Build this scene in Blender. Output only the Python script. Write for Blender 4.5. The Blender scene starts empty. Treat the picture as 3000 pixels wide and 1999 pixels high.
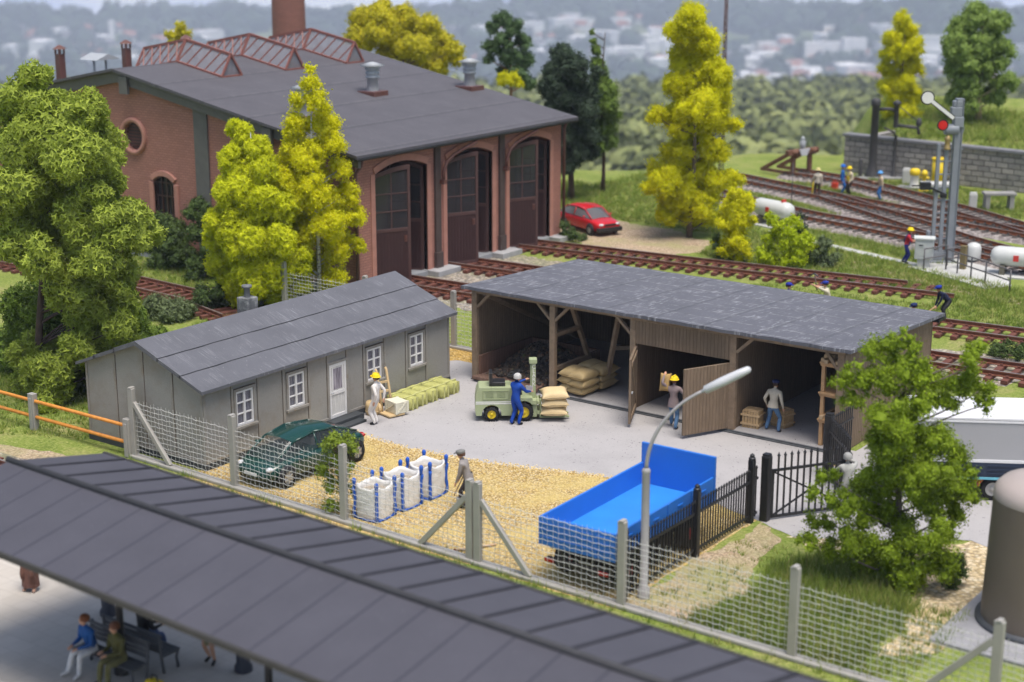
import bpy, bmesh, math, random
import numpy as np
from mathutils import Vector, Matrix, Euler
RAD = math.radians
PI = math.pi
sc = bpy.context.scene
COL = sc.collection
rnd = random.Random(7)
npr = np.random.default_rng(11)

# ------------------------------------------------------------------ materials
class NT:
    def __init__(s, name):
        s.m = bpy.data.materials.new(name); s.m.use_nodes = True
        s.t = s.m.node_tree; s.t.nodes.clear()
        s.out = s.t.nodes.new('ShaderNodeOutputMaterial')
    def n(s, typ, props=None, **ins):
        nd = s.t.nodes.new('ShaderNode' + typ)
        for k, v in (props or {}).items(): setattr(nd, k, v)
        for k, v in ins.items():
            key = int(k[1:]) if k[0] == 'i' and k[1:].isdigit() else k.replace('_', ' ')
            sock = nd.inputs[key]
            if isinstance(v, bpy.types.NodeSocket): s.t.links.new(v, sock)
            else:
                if sock.type == 'RGBA' and len(v) == 3: v = (*v, 1)
                sock.default_value = v
        return nd
    def coord(s): return s.n('TexCoord').outputs['Object']
    def scaled(s, vec, x, y, z): return s.n('Mapping', i0=vec, Scale=(x, y, z)).outputs[0]
    def noise(s, vec, scale, detail=3, rough=.55): return s.n('TexNoise', i0=vec, Scale=scale, Detail=detail, Roughness=rough).outputs['Fac']
    def ramp(s, fac, stops):
        nd = s.n('ValToRGB', i0=fac); cr = nd.color_ramp
        while len(cr.elements) > 2: cr.elements.remove(cr.elements[-1])
        for i, (p, c) in enumerate(stops):
            e = cr.elements[i] if i < 2 else cr.elements.new(p)
            e.position = p; e.color = (c, c, c, 1) if isinstance(c, (int, float)) else (*c, 1)
        return nd.outputs[0]
    def mix(s, fac, a, b, mode='MIX'):
        nd = s.n('Mix', {'data_type': 'RGBA', 'blend_type': mode})
        for idx, v in ((0, fac), (6, a), (7, b)):
            if isinstance(v, bpy.types.NodeSocket): s.t.links.new(v, nd.inputs[idx])
            else: nd.inputs[idx].default_value = v if not hasattr(v, '__len__') else ((*v, 1) if len(v) == 3 else v)
        return nd.outputs[2]
    def math(s, op, a, b=0.): return s.n('Math', {'operation': op}, i0=a, i1=b).outputs[0]
    def bsdf(s, col, rough=.6, spec=.3, bump=None, bstr=.3, bdist=.02, metal=0., **kw):
        b = s.n('BsdfPrincipled', Base_Color=col, Roughness=rough, Metallic=metal, **{'Specular_IOR_Level': spec}, **kw)
        if bump is not None:
            bn = s.n('Bump', Strength=bstr, Distance=bdist, Height=bump); s.t.links.new(bn.outputs[0], b.inputs['Normal'])
        s.t.links.new(b.outputs[0], s.out.inputs[0])
        return s.m

def k3(c, k): return tuple(max(0., min(1., v * k)) for v in c)
def plain(name, c, rough=.55, spec=.3, var=.14, vs=2.5, bump=.25, bs=60, metal=0., dirt=None, ds=1.2, bd=.01):
    t = NT(name); v = t.coord()
    col = t.ramp(t.noise(v, vs, 4), [(.3, k3(c, 1 - var)), (.7, k3(c, 1 + var))])
    fine = t.noise(v, bs, 3)
    col = t.mix(.25, col, t.ramp(fine, [(.3, k3(c, .75)), (.7, k3(c, 1.2))]))
    if dirt is not None: col = t.mix(t.ramp(t.noise(v, ds, 6, .7), [(.5, 0.), (.72, .8)]), col, dirt)
    return t.bsdf(col, rough, spec, fine, bump, bd, metal)

def planks(name, c, width=.12, dark=.5, rough=.75, along='z', bstr=.6):
    t = NT(name); v = t.coord(); x = t.n('SeparateXYZ', i0=v)
    u = t.math('ADD', x.outputs[0], x.outputs[1]) if along == 'z' else x.outputs[2]
    f = t.math('FRACT', t.math('DIVIDE', u, width))
    groove = t.ramp(f, [(0., 0.), (.1, 1.), (.9, 1.), (1., 0.)])
    cell = t.n('TexWhiteNoise', {'noise_dimensions': '1D'}, W=t.math('FLOOR', t.math('DIVIDE', u, width))).outputs['Value']
    sc3 = (9, 9, .7) if along == 'z' else (.7, .7, 9)
    grain = t.noise(t.scaled(v, *sc3), 3.5, 5, .65)
    col = t.ramp(grain, [(.3, k3(c, .72)), (.55, c), (.75, k3(c, 1.25))])
    col = t.mix(t.math('MULTIPLY', cell, .35), col, k3(c, .62))
    scratch = t.ramp(t.noise(t.scaled(v, 30, 30, .8) if along == 'z' else t.scaled(v, .8, .8, 30), 2.2, 2, .5), [(.66, 0.), (.74, .55)])
    col = t.mix(scratch, col, k3(c, 1.6))
    col = t.mix(groove, k3(c, dark), col)
    h = t.math('ADD', groove, t.math('MULTIPLY', grain, .5))
    return t.bsdf(col, rough, .2, h, bstr, .02)

def brick(name, c, mortar, rough=.8):
    t = NT(name); v = t.coord(); x = t.n('SeparateXYZ', i0=v)
    uv = t.n('CombineXYZ', i0=t.math('ADD', x.outputs[0], x.outputs[1]), i1=x.outputs[2]).outputs[0]
    b = t.n('TexBrick', i0=uv, Color1=k3(c, .88), Color2=k3(c, 1.12), Mortar=mortar, Scale=1., **{'Mortar_Size': .02, 'Mortar_Smooth': .3, 'Brick_Width': .3, 'Row_Height': .12})
    n1 = t.noise(v, .9, 5, .65)
    col = t.mix(.3, b.outputs[0], t.ramp(n1, [(.3, k3(c, .82)), (.7, k3(c, 1.15))]), 'MIX')
    return t.bsdf(col, rough, .2, t.math('SUBTRACT', 1., b.outputs['Fac']), .5, .015)

def felt(name, c, streak=.5, sdir=(1, 14, 14), seams=None, rough=.7, specks=.3):
    """roofing felt: mottled, fine grain, dry-brushed pale scuffs; seams = (axis, spacing)"""
    t = NT(name); v = t.coord()
    col = t.ramp(t.noise(v, .7, 5, .6), [(.3, k3(c, .85)), (.7, k3(c, 1.12))])
    fine = t.noise(v, 45, 3, .7)
    col = t.mix(.4, col, t.ramp(fine, [(.25, k3(c, .65)), (.75, k3(c, 1.4))]))
    st = t.ramp(t.noise(t.scaled(v, *sdir), 1.1, 6, .72), [(.52, 0.), (.62, streak)])
    brk = t.ramp(t.noise(v, 1.3, 4, .6), [(.45, 0.), (.58, 1.)])
    pale = (.5, .51, .54)
    col = t.mix(t.math('MULTIPLY', st, brk), col, pale)
    sp = t.ramp(t.n('TexVoronoi', i0=v, Scale=4.).outputs['Distance'], [(.03, specks), (.09, 0.)])
    col = t.mix(sp, col, pale)
    h = fine
    if seams:
        x = t.n('SeparateXYZ', i0=v)
        for ax, spc, strength in seams:
            f = t.math('FRACT', t.math('DIVIDE', t.math('ADD', x.outputs[ax], t.math('MULTIPLY', t.noise(v, 1.5, 2), .06)), spc))
            line = t.ramp(f, [(0., 1.), (.06, 0.), (.96, 0.), (1., .7)])
            wear = t.ramp(t.noise(v, 3, 4, .7), [(.42, 0.), (.58, 1.)])
            col = t.mix(t.math('MULTIPLY', t.math('MULTIPLY', line, wear), strength), col, (.6, .6, .62))
            col = t.mix(t.math('MULTIPLY', t.ramp(f, [(.06, .5), (.1, 0.)]), .8), col, k3(c, .45))
            h = t.math('ADD', h, t.math('MULTIPLY', line, 1.5))
    return t.bsdf(col, rough, .25, h, .35, .012)

def grains(name, cols, scale, rough=.85, bstr=.8, patch=None, pscale=.5, bd=.03):
    """loose stones: one colour per voronoi cell"""
    t = NT(name); v = t.coord()
    vo = t.n('TexVoronoi', i0=v, Scale=scale); w = t.n('SeparateColor', i0=vo.outputs['Color']).outputs[0]
    stops = [(i / max(1, len(cols) - 1), c) for i, c in enumerate(cols)]
    col = t.ramp(w, stops)
    col = t.mix(t.ramp(vo.outputs['Distance'], [(.35, 0.), (.75, .7)]), col, k3(cols[0], .35))
    if patch is not None:
        col = t.mix(t.ramp(t.noise(v, pscale, 5, .65), [(.45, 0.), (.68, .85)]), col, patch)
    return t.bsdf(col, rough, .2, t.math('SUBTRACT', 1., vo.outputs['Distance']), bstr, bd)

def leafmat(name, c, trans=.25, var=.35, rough=.65):
    t = NT(name)
    a = t.n('Attribute', {'attribute_name': 'tone'}).outputs['Fac']
    col = t.ramp(a, [(0., k3(c, 1 - var)), (.5, c), (1., k3((c[0] * 1.05, c[1], c[2]), 1 + var))])
    b = t.n('BsdfPrincipled', Base_Color=col, Roughness=rough, **{'Specular_IOR_Level': .15})
    tr = t.n('BsdfTranslucent', Color=col)
    mx = t.n('MixShader', i0=trans, i1=b.outputs[0], i2=tr.outputs[0])
    t.t.links.new(mx.outputs[0], t.out.inputs[0])
    return t.m

def glassmat(name, c, rough=.08, alpha=.35):
    t = NT(name)
    return t.bsdf(c, rough, .6, Alpha=alpha)

# ------------------------------------------------------------------ mesh building
class MB:
    def __init__(s): s.v = []; s.f = []; s.mi = []; s.sm = []
    def add(s, vs, fs, mi=0, smooth=False, xf=None):
        o = len(s.v)
        if xf is not None: vs = [xf @ Vector(p) for p in vs]
        s.v += [tuple(p) for p in vs]
        for f in fs: s.f.append(tuple(i + o for i in f)); s.mi.append(mi); s.sm.append(smooth)
        return s
    def box(s, x0, x1, y0, y1, z0, z1, mi=0, xf=None):
        vs = [(x, y, z) for z in (z0, z1) for y in (y0, y1) for x in (x0, x1)]
        return s.add(vs, [(0, 2, 3, 1), (4, 5, 7, 6), (0, 1, 5, 4), (2, 6, 7, 3), (0, 4, 6, 2), (1, 3, 7, 5)], mi, False, xf)
    def beam(s, p, q, w, h, mi=0, up=(0, 0, 1)):
        p, q = Vector(p), Vector(q); d = (q - p).normalized(); u = Vector(up)
        if abs(d.dot(u)) > .98: u = Vector((1, 0, 0))
        a = d.cross(u).normalized() * w / 2; b = a.cross(d).normalized() * h / 2
        vs = [c + i * a + j * b for c in (p, q) for i, j in ((-1, -1), (1, -1), (1, 1), (-1, 1))]
        return s.add(vs, [(0, 1, 2, 3), (7, 6, 5, 4), (0, 4, 5, 1), (1, 5, 6, 2), (2, 6, 7, 3), (3, 7, 4, 0)], mi)
    def cyl(s, p, q, r0, r1=None, n=12, mi=0, cap=True, smooth=True):
        return s.tube([p, q], [r0, r0 if r1 is None else r1], n, mi, cap, smooth)
    def tube(s, pts, r, n=8, mi=0, cap=True, smooth=True):
        pts = [Vector(p) for p in pts]; rs = r if hasattr(r, '__len__') else [r] * len(pts)
        ref = None; vs = []; fs = []
        for i, p in enumerate(pts):
            d = (pts[min(i + 1, len(pts) - 1)] - pts[max(i - 1, 0)]).normalized()
            if ref is None: ref = Vector((0, 0, 1)) if abs(d.z) < .9 else Vector((1, 0, 0))
            a = d.cross(ref).normalized(); b = d.cross(a).normalized(); ref = a.cross(d) if a.length else ref
            for k in range(n):
                t = 2 * PI * k / n; vs.append(p + (a * math.cos(t) + b * math.sin(t)) * rs[i])
        for i in range(len(pts) - 1):
            for k in range(n): fs.append((i * n + k, i * n + (k + 1) % n, (i + 1) * n + (k + 1) % n, (i + 1) * n + k))
        s.add(vs, fs, mi, smooth)
        if cap:
            o = len(s.v) - len(vs); s.f += [tuple(o + k for k in range(n))[::-1], tuple(o + (len(pts) - 1) * n + k for k in range(n))]
            s.mi += [mi, mi]; s.sm += [False, False]
        return s
    def lathe(s, prof, n=20, mi=0, c=(0, 0, 0), smooth=True, xf=None, sx=1., sy=1.):
        vs = []; fs = []; m = len(prof)
        for k in range(n):
            t = 2 * PI * k / n
            for r, z in prof: vs.append((c[0] + r * math.cos(t) * sx, c[1] + r * math.sin(t) * sy, c[2] + z))
        for k in range(n):
            for i in range(m - 1): fs.append((k * m + i, ((k + 1) % n) * m + i, ((k + 1) % n) * m + i + 1, k * m + i + 1))
        return s.add(vs, fs, mi, smooth, xf)
    def prism(s, poly, d0, d1, axis='y', mi=0, xf=None):
        """poly of 2-D points; axis y: (x,z) pushed along y; x: (y,z) along x; z: (x,y) along z"""
        def pt(p, d): return (p[0], d, p[1]) if axis == 'y' else ((d, p[0], p[1]) if axis == 'x' else (p[0], p[1], d))
        n = len(poly); vs = [pt(p, d0) for p in poly] + [pt(p, d1) for p in poly]
        fs = [tuple(range(n)), tuple(range(2 * n - 1, n - 1, -1))] + [((i + 1) % n, i, n + i, n + (i + 1) % n) for i in range(n)]
        return s.add(vs, fs, mi, False, xf)
    def ball(s, c, r, n=10, m=7, mi=0, sq=(1, 1, 1)):
        prof = [(math.sin(PI * i / m), -math.cos(PI * i / m)) for i in range(m + 1)]
        vs = []; fs = []
        for k in range(n):
            t = 2 * PI * k / n
            for q, z in prof: vs.append((c[0] + q * math.cos(t) * r * sq[0], c[1] + q * math.sin(t) * r * sq[1], c[2] + z * r * sq[2]))
        w = m + 1
        for k in range(n):
            for i in range(m): fs.append((k * w + i, ((k + 1) % n) * w + i, ((k + 1) % n) * w + i + 1, k * w + i + 1))
        return s.add(vs, fs, mi, True)
    def build(s, name, mats, parent=None, bevel=0., segs=2, fix=True, loc=None, rz=0.):
        me = bpy.data.meshes.new(name); me.from_pydata(s.v, [], s.f)
        for m in (mats if isinstance(mats, (list, tuple)) else [mats]): me.materials.append(m)
        me.polygons.foreach_set('material_index', s.mi); me.polygons.foreach_set('use_smooth', s.sm)
        if fix:
            b = bmesh.new(); b.from_mesh(me); bmesh.ops.remove_doubles(b, verts=b.verts, dist=1e-5)
            bmesh.ops.recalc_face_normals(b, faces=b.faces); b.to_mesh(me); b.free()
        me.update()
        o = bpy.data.objects.new(name, me); COL.objects.link(o)
        if parent: o.parent = parent
        if loc: o.location = loc
        o.rotation_euler = (0, 0, rz)
        if bevel:
            m = o.modifiers.new('bevel', 'BEVEL'); m.width = bevel; m.segments = segs; m.limit_method = 'ANGLE'; m.angle_limit = RAD(40)
        return o

def tag(o, label, cat, group=None):
    o['label'] = label; o['category'] = cat
    if group: o['group'] = group
    return o
def thing(name, label, cat, loc=(0, 0, 0), rz=0., group=None):
    o = bpy.data.objects.new(name, None); COL.objects.link(o); o.empty_display_size = .3
    o.location = loc; o.rotation_euler = (0, 0, rz)
    return tag(o, label, cat, group)
def struct(o): o['kind'] = 'structure'; return o
def stuff(o, label, cat): o['kind'] = 'stuff'; o['label'] = label; o['category'] = cat; return o
def copy_tree(o, parent=None):
    c = o.copy(); COL.objects.link(c)
    if parent: c.parent = parent
    for ch in [x for x in bpy.data.objects if x.parent == o]: copy_tree(ch, c)
    return c
def dup(o, loc, rz=0., label=None, scale=None):
    c = copy_tree(o); c.location = loc; c.rotation_euler = (0, 0, rz)
    if label: c['label'] = label
    if scale: c.scale = (scale,) * 3 if not hasattr(scale, '__len__') else scale
    return c
def rawmesh(name, V, F, mat, tone=None, parent=None, smooth=False, extra=None):
    """fast mesh from numpy arrays; F is (n,k)"""
    me = bpy.data.meshes.new(name); n, k = F.shape
    me.vertices.add(len(V)); me.vertices.foreach_set('co', V.astype(np.float32).ravel())
    idx = F.astype(np.int32).ravel(); ls = np.arange(0, n * k, k, dtype=np.int32)
    if extra is not None: ls = np.concatenate([ls, len(idx) + np.arange(0, extra.size, 3, dtype=np.int32)]); idx = np.concatenate([idx, extra.astype(np.int32).ravel()]); n += len(extra)
    me.loops.add(len(idx)); me.loops.foreach_set('vertex_index', idx)
    me.polygons.add(n); me.polygons.foreach_set('loop_start', ls)
    me.polygons.foreach_set('use_smooth', np.full(n, smooth))
    if tone is not None:
        at = me.attributes.new('tone', 'FLOAT', 'POINT'); at.data.foreach_set('value', tone.astype(np.float32))
    me.materials.append(mat); me.update(calc_edges=True)
    o = bpy.data.objects.new(name, me); COL.objects.link(o)
    if parent: o.parent = parent
    return o
RIGHT = np.array([.808, .589]); DEEP = np.array([-.589, .808])   # plan directions used when sketching crowns

def inpoly(P, poly):
    x, y = P[:, 0], P[:, 1]; r = np.zeros(len(P), bool); n = len(poly)
    for i in range(n):
        (x0, y0), (x1, y1) = poly[i], poly[(i + 1) % n]
        if y0 == y1: continue
        r ^= ((y0 > y) != (y1 > y)) & (x < (x1 - x0) * (y - y0) / (y1 - y0) + x0)
    return r
# ------------------------------------------------------------------ camera, light, air
CAM = Vector((34.466, -44.847, 16.46))
fw = Vector((-.56934, .78088, -.25706)).normalized()
rt = fw.cross(Vector((0, 0, 1))).normalized(); up = rt.cross(fw)
cam = bpy.data.cameras.new('camera'); co = bpy.data.objects.new('camera', cam); COL.objects.link(co)
co.matrix_world = Matrix(((rt.x, up.x, -fw.x, CAM.x), (rt.y, up.y, -fw.y, CAM.y), (rt.z, up.z, -fw.z, CAM.z), (0, 0, 0, 1)))
cam.sensor_width = 36; cam.lens = 57.0; cam.clip_start = .5; cam.clip_end = 20000
cam.dof.use_dof = True; cam.dof.focus_distance = 54.; cam.dof.aperture_fstop = .057 / .18; cam.dof.aperture_blades = 0
sc.camera = co

SUN_EL, SUN_AZ = 72., 120.       # elevation; azimuth of the sun, degrees clockwise from +Y
w = bpy.data.worlds.new('World'); sc.world = w; w.use_nodes = True
wt = w.node_tree; bg = wt.nodes['Background']
sky = wt.nodes.new('ShaderNodeTexSky'); sky.sky_type = 'NISHITA'; sky.sun_disc = False
sky.sun_elevation = RAD(SUN_EL); sky.sun_rotation = RAD(SUN_AZ); sky.air_density = 1.; sky.dust_density = 3.; sky.ozone_density = 1.
wt.links.new(sky.outputs[0], bg.inputs[0]); bg.inputs[1].default_value = .11
sl = bpy.data.lights.new('sun', 'SUN'); so = bpy.data.objects.new('sun', sl); COL.objects.link(so)
sl.energy = 2.6; sl.angle = RAD(30); sl.color = (1., .95, .88)
a = RAD(SUN_AZ); sd = Vector((math.sin(a) * math.cos(RAD(SUN_EL)), math.cos(a) * math.cos(RAD(SUN_EL)), math.sin(RAD(SUN_EL))))
so.rotation_euler = (-sd).to_track_quat('-Z', 'Y').to_euler(); so.location = (0, 0, 60)
sc.view_settings.view_transform = 'Standard'; sc.view_settings.look = 'None'; sc.view_settings.exposure = .48; sc.view_settings.gamma = 1
sc.cycles.use_denoising = True
try: sc.cycles.denoiser = 'OPENIMAGEDENOISE'
except Exception: pass
sc.cycles.max_bounces = 6; sc.cycles.diffuse_bounces = 3; sc.cycles.glossy_bounces = 3; sc.cycles.transmission_bounces = 4
sc.cycles.transparent_max_bounces = 12; sc.cycles.volume_bounces = 0; sc.cycles.caustics_reflective = False; sc.cycles.caustics_refractive = False
sc.cycles.sample_clamp_indirect = 6

# ------------------------------------------------------------------ shared colours
GREY_POST = plain('grey_plastic', (.36, .345, .32), .5, .35, .1, 1.5)
MESH_WIRE = plain('fence_wire', (.62, .62, .6), .45, .5, .12, 5)
ASPHALT_GREY = (.40, .385, .385)
BLACK = plain('black_paint', (.018, .018, .02), .45, .4)
DARKGREY = plain('dark_grey_paint', (.07, .075, .085), .5, .35)
RUST = plain('rusty_rail', (.2, .075, .045), .7, .3, .35, 6)
RUST2 = plain('orange_rust', (.27, .095, .045), .7, .3, .3, 5)
RAILTOP = plain('polished_rail', (.34, .29, .26), .35, .6, .2, 3, metal=.5)
TIE_RED = plain('red_brown_tie', (.15, .06, .045), .8, .2, .4, 3)
TIE_GREY = plain('grey_tie', (.085, .075, .07), .85, .2, .4, 3)
YELLOW = plain('yellow_paint', (.8, .58, .02), .4, .4, .06)
WHITE = plain('white_paint', (.78, .77, .74), .45, .35, .05)
CONCRETE = plain('pale_concrete', (.5, .5, .48), .8, .2, .12, 1.2)
GLASS_DARK = plain('dark_glass', (.03, .03, .035), .1, .6, .3, 2)
WOOD = planks('weathered_boards', (.235, .172, .118), .13, .45)
WOOD_BEAM = plain('grey_brown_beam', (.26, .19, .13), .75, .2, .25, 4, .4, 30)
WOOD_LIGHT = plain('light_wood', (.5, .31, .16), .7, .25, .2, 6)

# ------------------------------------------------------------------ ground
def smooth(x): x = np.clip(x, 0, 1); return x * x * (3 - 2 * x)
def lowfreq(x, y, k, seed=0):
    r = np.random.default_rng(seed); s = 0
    for i in range(7):
        an = r.uniform(0, 2 * PI); f = k * r.uniform(.5, 2.2); s = s + np.sin((x * np.cos(an) + y * np.sin(an)) * f + r.uniform(0, 6.28)) / (1 + i * .25)
    return s / 3.
CX, CY = CAM.x, CAM.y
RIDGES = [  # bearing, distance, half-width in bearing, depth, height
    (-.29, 4750, .16, 420, 50), (-.05, 4850, .2, 420, 44), (.12, 4720, .14, 380, 52), (.33, 4750, .12, 360, 46),
    (.2, 4180, .045, 200, 40), (.255, 4150, .05, 220, 66), (.3, 4200, .06, 240, 46), (-.14, 4350, .06, 200, 20), (.06, 4400, .07, 180, 22)]
def ground_z(x, y):
    dx, dy = x - CX, y - CY
    d = dx * DEEP[0] + dy * DEEP[1]; l = dx * RIGHT[0] + dy * RIGHT[1]; rho = np.hypot(d, l)
    edge = 104 + 9 * smooth((l - 8) / 10) + 13 * smooth((l - 24) / 6) + 25 * smooth((-l - 8) / 10)
    edge = np.where(d < 20, 150, edge)
    t = smooth((rho - edge) / 70)
    z = -46 * t - .07 * np.clip(rho - 380, 0, 600) - 265 * smooth((rho - 950) / 900) + t * 4 * lowfreq(x, y, 1 / 120., 3) * smooth((rho - 300) / 300)
    b = l / np.maximum(d, 1)
    for (b0, d0, bw, dw, h) in RIDGES:
        z = z + np.where(d > 100, h * np.exp(-((b - b0) / bw) ** 2 - ((d - d0) / dw) ** 2) * (1 + .12 * lowfreq(x, y, 1 / 150., 5)), 0)
    # the grassy bank held up by the stone wall
    hill = smooth((l - 23.2) / 3.5) * smooth((d - 103.2 + (l - 24) * .33) / 1.6) * (1 - t)
    return z + hill * (2.3 + .9 * smooth((d - 104) / 14))
rings = np.concatenate([np.arange(4, 96, 6), np.arange(96, 124, 1.), np.arange(124, 300, 8), np.geomspace(310, 6000, 90)])
angs = np.concatenate([np.linspace(-24, 24, 161), np.linspace(27, 333, 40)])
V = [(CX, CY, 0.)]
R, A = np.meshgrid(rings, np.radians(angs), indexing='ij')
dirx = np.cos(A) * DEEP[0] + np.sin(A) * RIGHT[0]; diry = np.cos(A) * DEEP[1] + np.sin(A) * RIGHT[1]
X = CX + R * dirx; Y = CY + R * diry; Z = ground_z(X, Y)
V = np.vstack([np.array(V), np.stack([X.ravel(), Y.ravel(), Z.ravel()], 1)])
na = len(angs); F = []
for i in range(len(rings) - 1):
    for j in range(na):
        a0 = 1 + i * na + j; b0 = 1 + i * na + (j + 1) % na; F.append((a0, b0, b0 + na, a0 + na))
F += [(0, 1 + (j + 1) % na, 1 + j, 1 + j) for j in range(0)]
t = NT('ground'); v = t.coord(); z = t.n('SeparateXYZ', i0=v).outputs[2]
g1 = t.ramp(t.noise(v, .45, 8, .72), [(.36, (.1, .15, .025)), (.48, (.19, .25, .05)), (.56, (.27, .28, .09)), (.66, (.38, .3, .17))])
g1 = t.mix(.55, g1, t.ramp(t.noise(v, 9, 6, .8), [(.38, (.05, .085, .015)), (.5, (.2, .26, .05)), (.62, (.42, .4, .16))]))
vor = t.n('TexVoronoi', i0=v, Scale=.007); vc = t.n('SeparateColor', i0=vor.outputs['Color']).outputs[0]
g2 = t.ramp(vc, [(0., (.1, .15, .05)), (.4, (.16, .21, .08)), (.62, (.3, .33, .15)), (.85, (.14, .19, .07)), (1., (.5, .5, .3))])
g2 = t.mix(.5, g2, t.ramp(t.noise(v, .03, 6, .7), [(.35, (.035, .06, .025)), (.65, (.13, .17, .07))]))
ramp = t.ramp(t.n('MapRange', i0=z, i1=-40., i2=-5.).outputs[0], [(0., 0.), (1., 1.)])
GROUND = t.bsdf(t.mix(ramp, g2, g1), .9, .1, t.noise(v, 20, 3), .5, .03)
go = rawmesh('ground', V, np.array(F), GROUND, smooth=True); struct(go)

def jag(poly, amp, step, seed):
    r = random.Random(seed); out = []
    for i, p in enumerate(poly):
        q = poly[(i + 1) % len(poly)]; L = math.dist(p, q); n = max(1, int(L / step)); ph = r.uniform(0, 6)
        for k in range(n):
            f = k / n; e = min(1, min(f, 1 - f) * 6)
            nx, ny = -(q[1] - p[1]) / L, (q[0] - p[0]) / L
            o = amp * e * (.6 * math.sin(ph + f * L * 1.7) + r.uniform(-.7, .7))
            out.append((p[0] + (q[0] - p[0]) * f + nx * o, p[1] + (q[1] - p[1]) * f + ny * o))
    return out
def sheet(name, poly, z, mat, amp=.1, step=.25, seed=1):
    p = jag(poly, amp, step, seed) if amp else poly
    m = MB(); m.add([(x, y, z) for x, y in p], [tuple(range(len(p)))]); o = m.build(name, mat)
    if o.data.polygons[0].normal.z < 0: o.data.flip_normals()
    return struct(o)
t = NT('asphalt'); v = t.coord()
c = t.ramp(t.noise(v, .5, 7, .65), [(.3, k3(ASPHALT_GREY, .84)), (.5, ASPHALT_GREY), (.7, k3(ASPHALT_GREY, 1.07))])
c = t.mix(.3, c, t.ramp(t.noise(v, 18, 4, .75), [(.3, k3(ASPHALT_GREY, .8)), (.7, k3(ASPHALT_GREY, 1.15))]))
dots = t.math('MULTIPLY', t.ramp(t.noise(v, 11, 2, .6), [(.655, 0.), (.69, 1.)]), t.ramp(t.noise(v, .9, 3, .6), [(.42, .1), (.6, 1.)]))
c = t.mix(dots, c, (.05, .05, .055))
ASPHALT = t.bsdf(c, .75, .2, t.noise(v, 40, 3), .3, .01)
GRAVEL = grains('yellow_gravel', [(.42, .25, .06), (.72, .56, .27), (.6, .4, .1), (.82, .7, .46), (.3, .19, .06), (.72, .58, .28)], 20, patch=(.58, .45, .17), pscale=.6)
GRAVEL2 = grains('mustard_gravel', [(.4, .24, .05), (.6, .42, .16), (.5, .3, .06), (.66, .5, .25)], 14)
SAND = grains('sandy_path', [(.5, .37, .25), (.62, .5, .37), (.42, .3, .2), (.58, .44, .3)], 16, patch=(.3, .3, .12), pscale=.35)
PEBBLE = grains('pebble_ballast', [(.5, .42, .33), (.2, .19, .2), (.62, .56, .46), (.32, .27, .22), (.1, .1, .11), (.55, .45, .35)], 9, patch=(.22, .23, .1), pscale=.35)
BALLAST = grains('grey_ballast', [(.36, .31, .29), (.2, .18, .18), (.5, .45, .42), (.28, .23, .2), (.12, .11, .11)], 9)

sheet('yard_gravel', [(-.6, -13.6), (15.0, -13.9), (15.0, -5.6), (9.5, -5.4), (4, -6.8), (-.6, -6.6)], .004, GRAVEL, .05)
sheet('verge_gravel', [(16.2, -7.2), (18.6, -6.0), (20.6, -4.4), (22.2, -4.9), (22.6, -8.2), (22.3, -11.5), (21.2, -12.6), (20.9, -9.5), (19.2, -6.9), (17.4, -7.6)], .004, grains('pale_gravel', [(.6, .46, .26), (.75, .62, .42), (.5, .38, .2), (.8, .7, .52)], 9), .2)
sheet('fence_path', [(14.95, -13.8), (16.6, -13.8), (17.2, -11.2), (16.5, -9.4), (16.2, -7.4), (15.2, -6.4)], .008, SAND, .2)
sheet('yard_asphalt', [(-.5, -7.25), (1, -7.35), (3, -7.55), (5.1, -7.3), (7.5, -6.75), (9.5, -6.1), (12.5, -5.8), (15.2, -6.6), (16.4, -7.1), (18.2, -6.1), (20.4, -4.5), (23, -5.4), (34, -4), (34, 8), (15, 8), (14.7, .6), (0, .6), (0, 1.5), (-2, 1.6), (-3, .8), (-3.4, -.6), (-.5, -.6)], .012, ASPHALT, .07)
sheet('dry_gravel_strip', [(-4, -.5), (-3, .6), (-2, 1.5), (-.02, 1.5), (-.02, 3.1), (-8, 3.1), (-8, -.5)], .008, GRAVEL2, .04)
sheet('garden_path', [(-14, -15.2), (-9, -14.9), (-6.5, -14.6), (-3.3, -13.7), (-2, -13.7), (-2, -15.6), (-14, -17)], .004, SAND, .15)
sheet('car_park_sand', [(-18, 26), (-12.2, 23.6), (-8.5, 22.3), (-5.2, 23.2), (-4.5, 24.4), (-5.2, 26.8), (-8, 28.6), (-12, 29.2), (-17, 29.5)], .004, SAND, .3)
sheet('dirt_trail', [(1.5, 26.6), (4.5, 25.3), (9, 23.8), (16, 21.4), (16, 22.3), (9.2, 24.6), (5, 26.2), (2, 27.2)], .004, SAND, .2)
sheet('cable_path', [(-4.4, 31.4), (-1.2, 30.0), (5.6, 27.7), (5.8, 28.2), (-1.0, 30.5), (-4.2, 31.9)], .012, CONCRETE, 0)
sheet('engine_shed_apron', [(-12.4, 8.0), (-5, 8.3), (16, 10.4), (16, 14.3), (1, 13.2), (1, 18.4), (-12.4, 18.7)], .004, PEBBLE, .25)
PAVE = NT('paving'); v = PAVE.coord()
br = PAVE.n('TexBrick', i0=v, Color1=(.46, .42, .37), Color2=(.52, .48, .43), Mortar=(.36, .33, .29), Scale=1., **{'Mortar_Size': .012, 'Brick_Width': .5, 'Row_Height': .5})
PAVE = PAVE.bsdf(PAVE.mix(.5, br.outputs[0], PAVE.ramp(PAVE.noise(v, 1.2, 5), [(.3, (.42, .385, .34)), (.7, (.54, .5, .45))])), .8, .2)
m = MB(); m.box(-6, 40, -34, -20.2, 0., .4); struct(m.build('station_platform', PAVE, bevel=.03))

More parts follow.
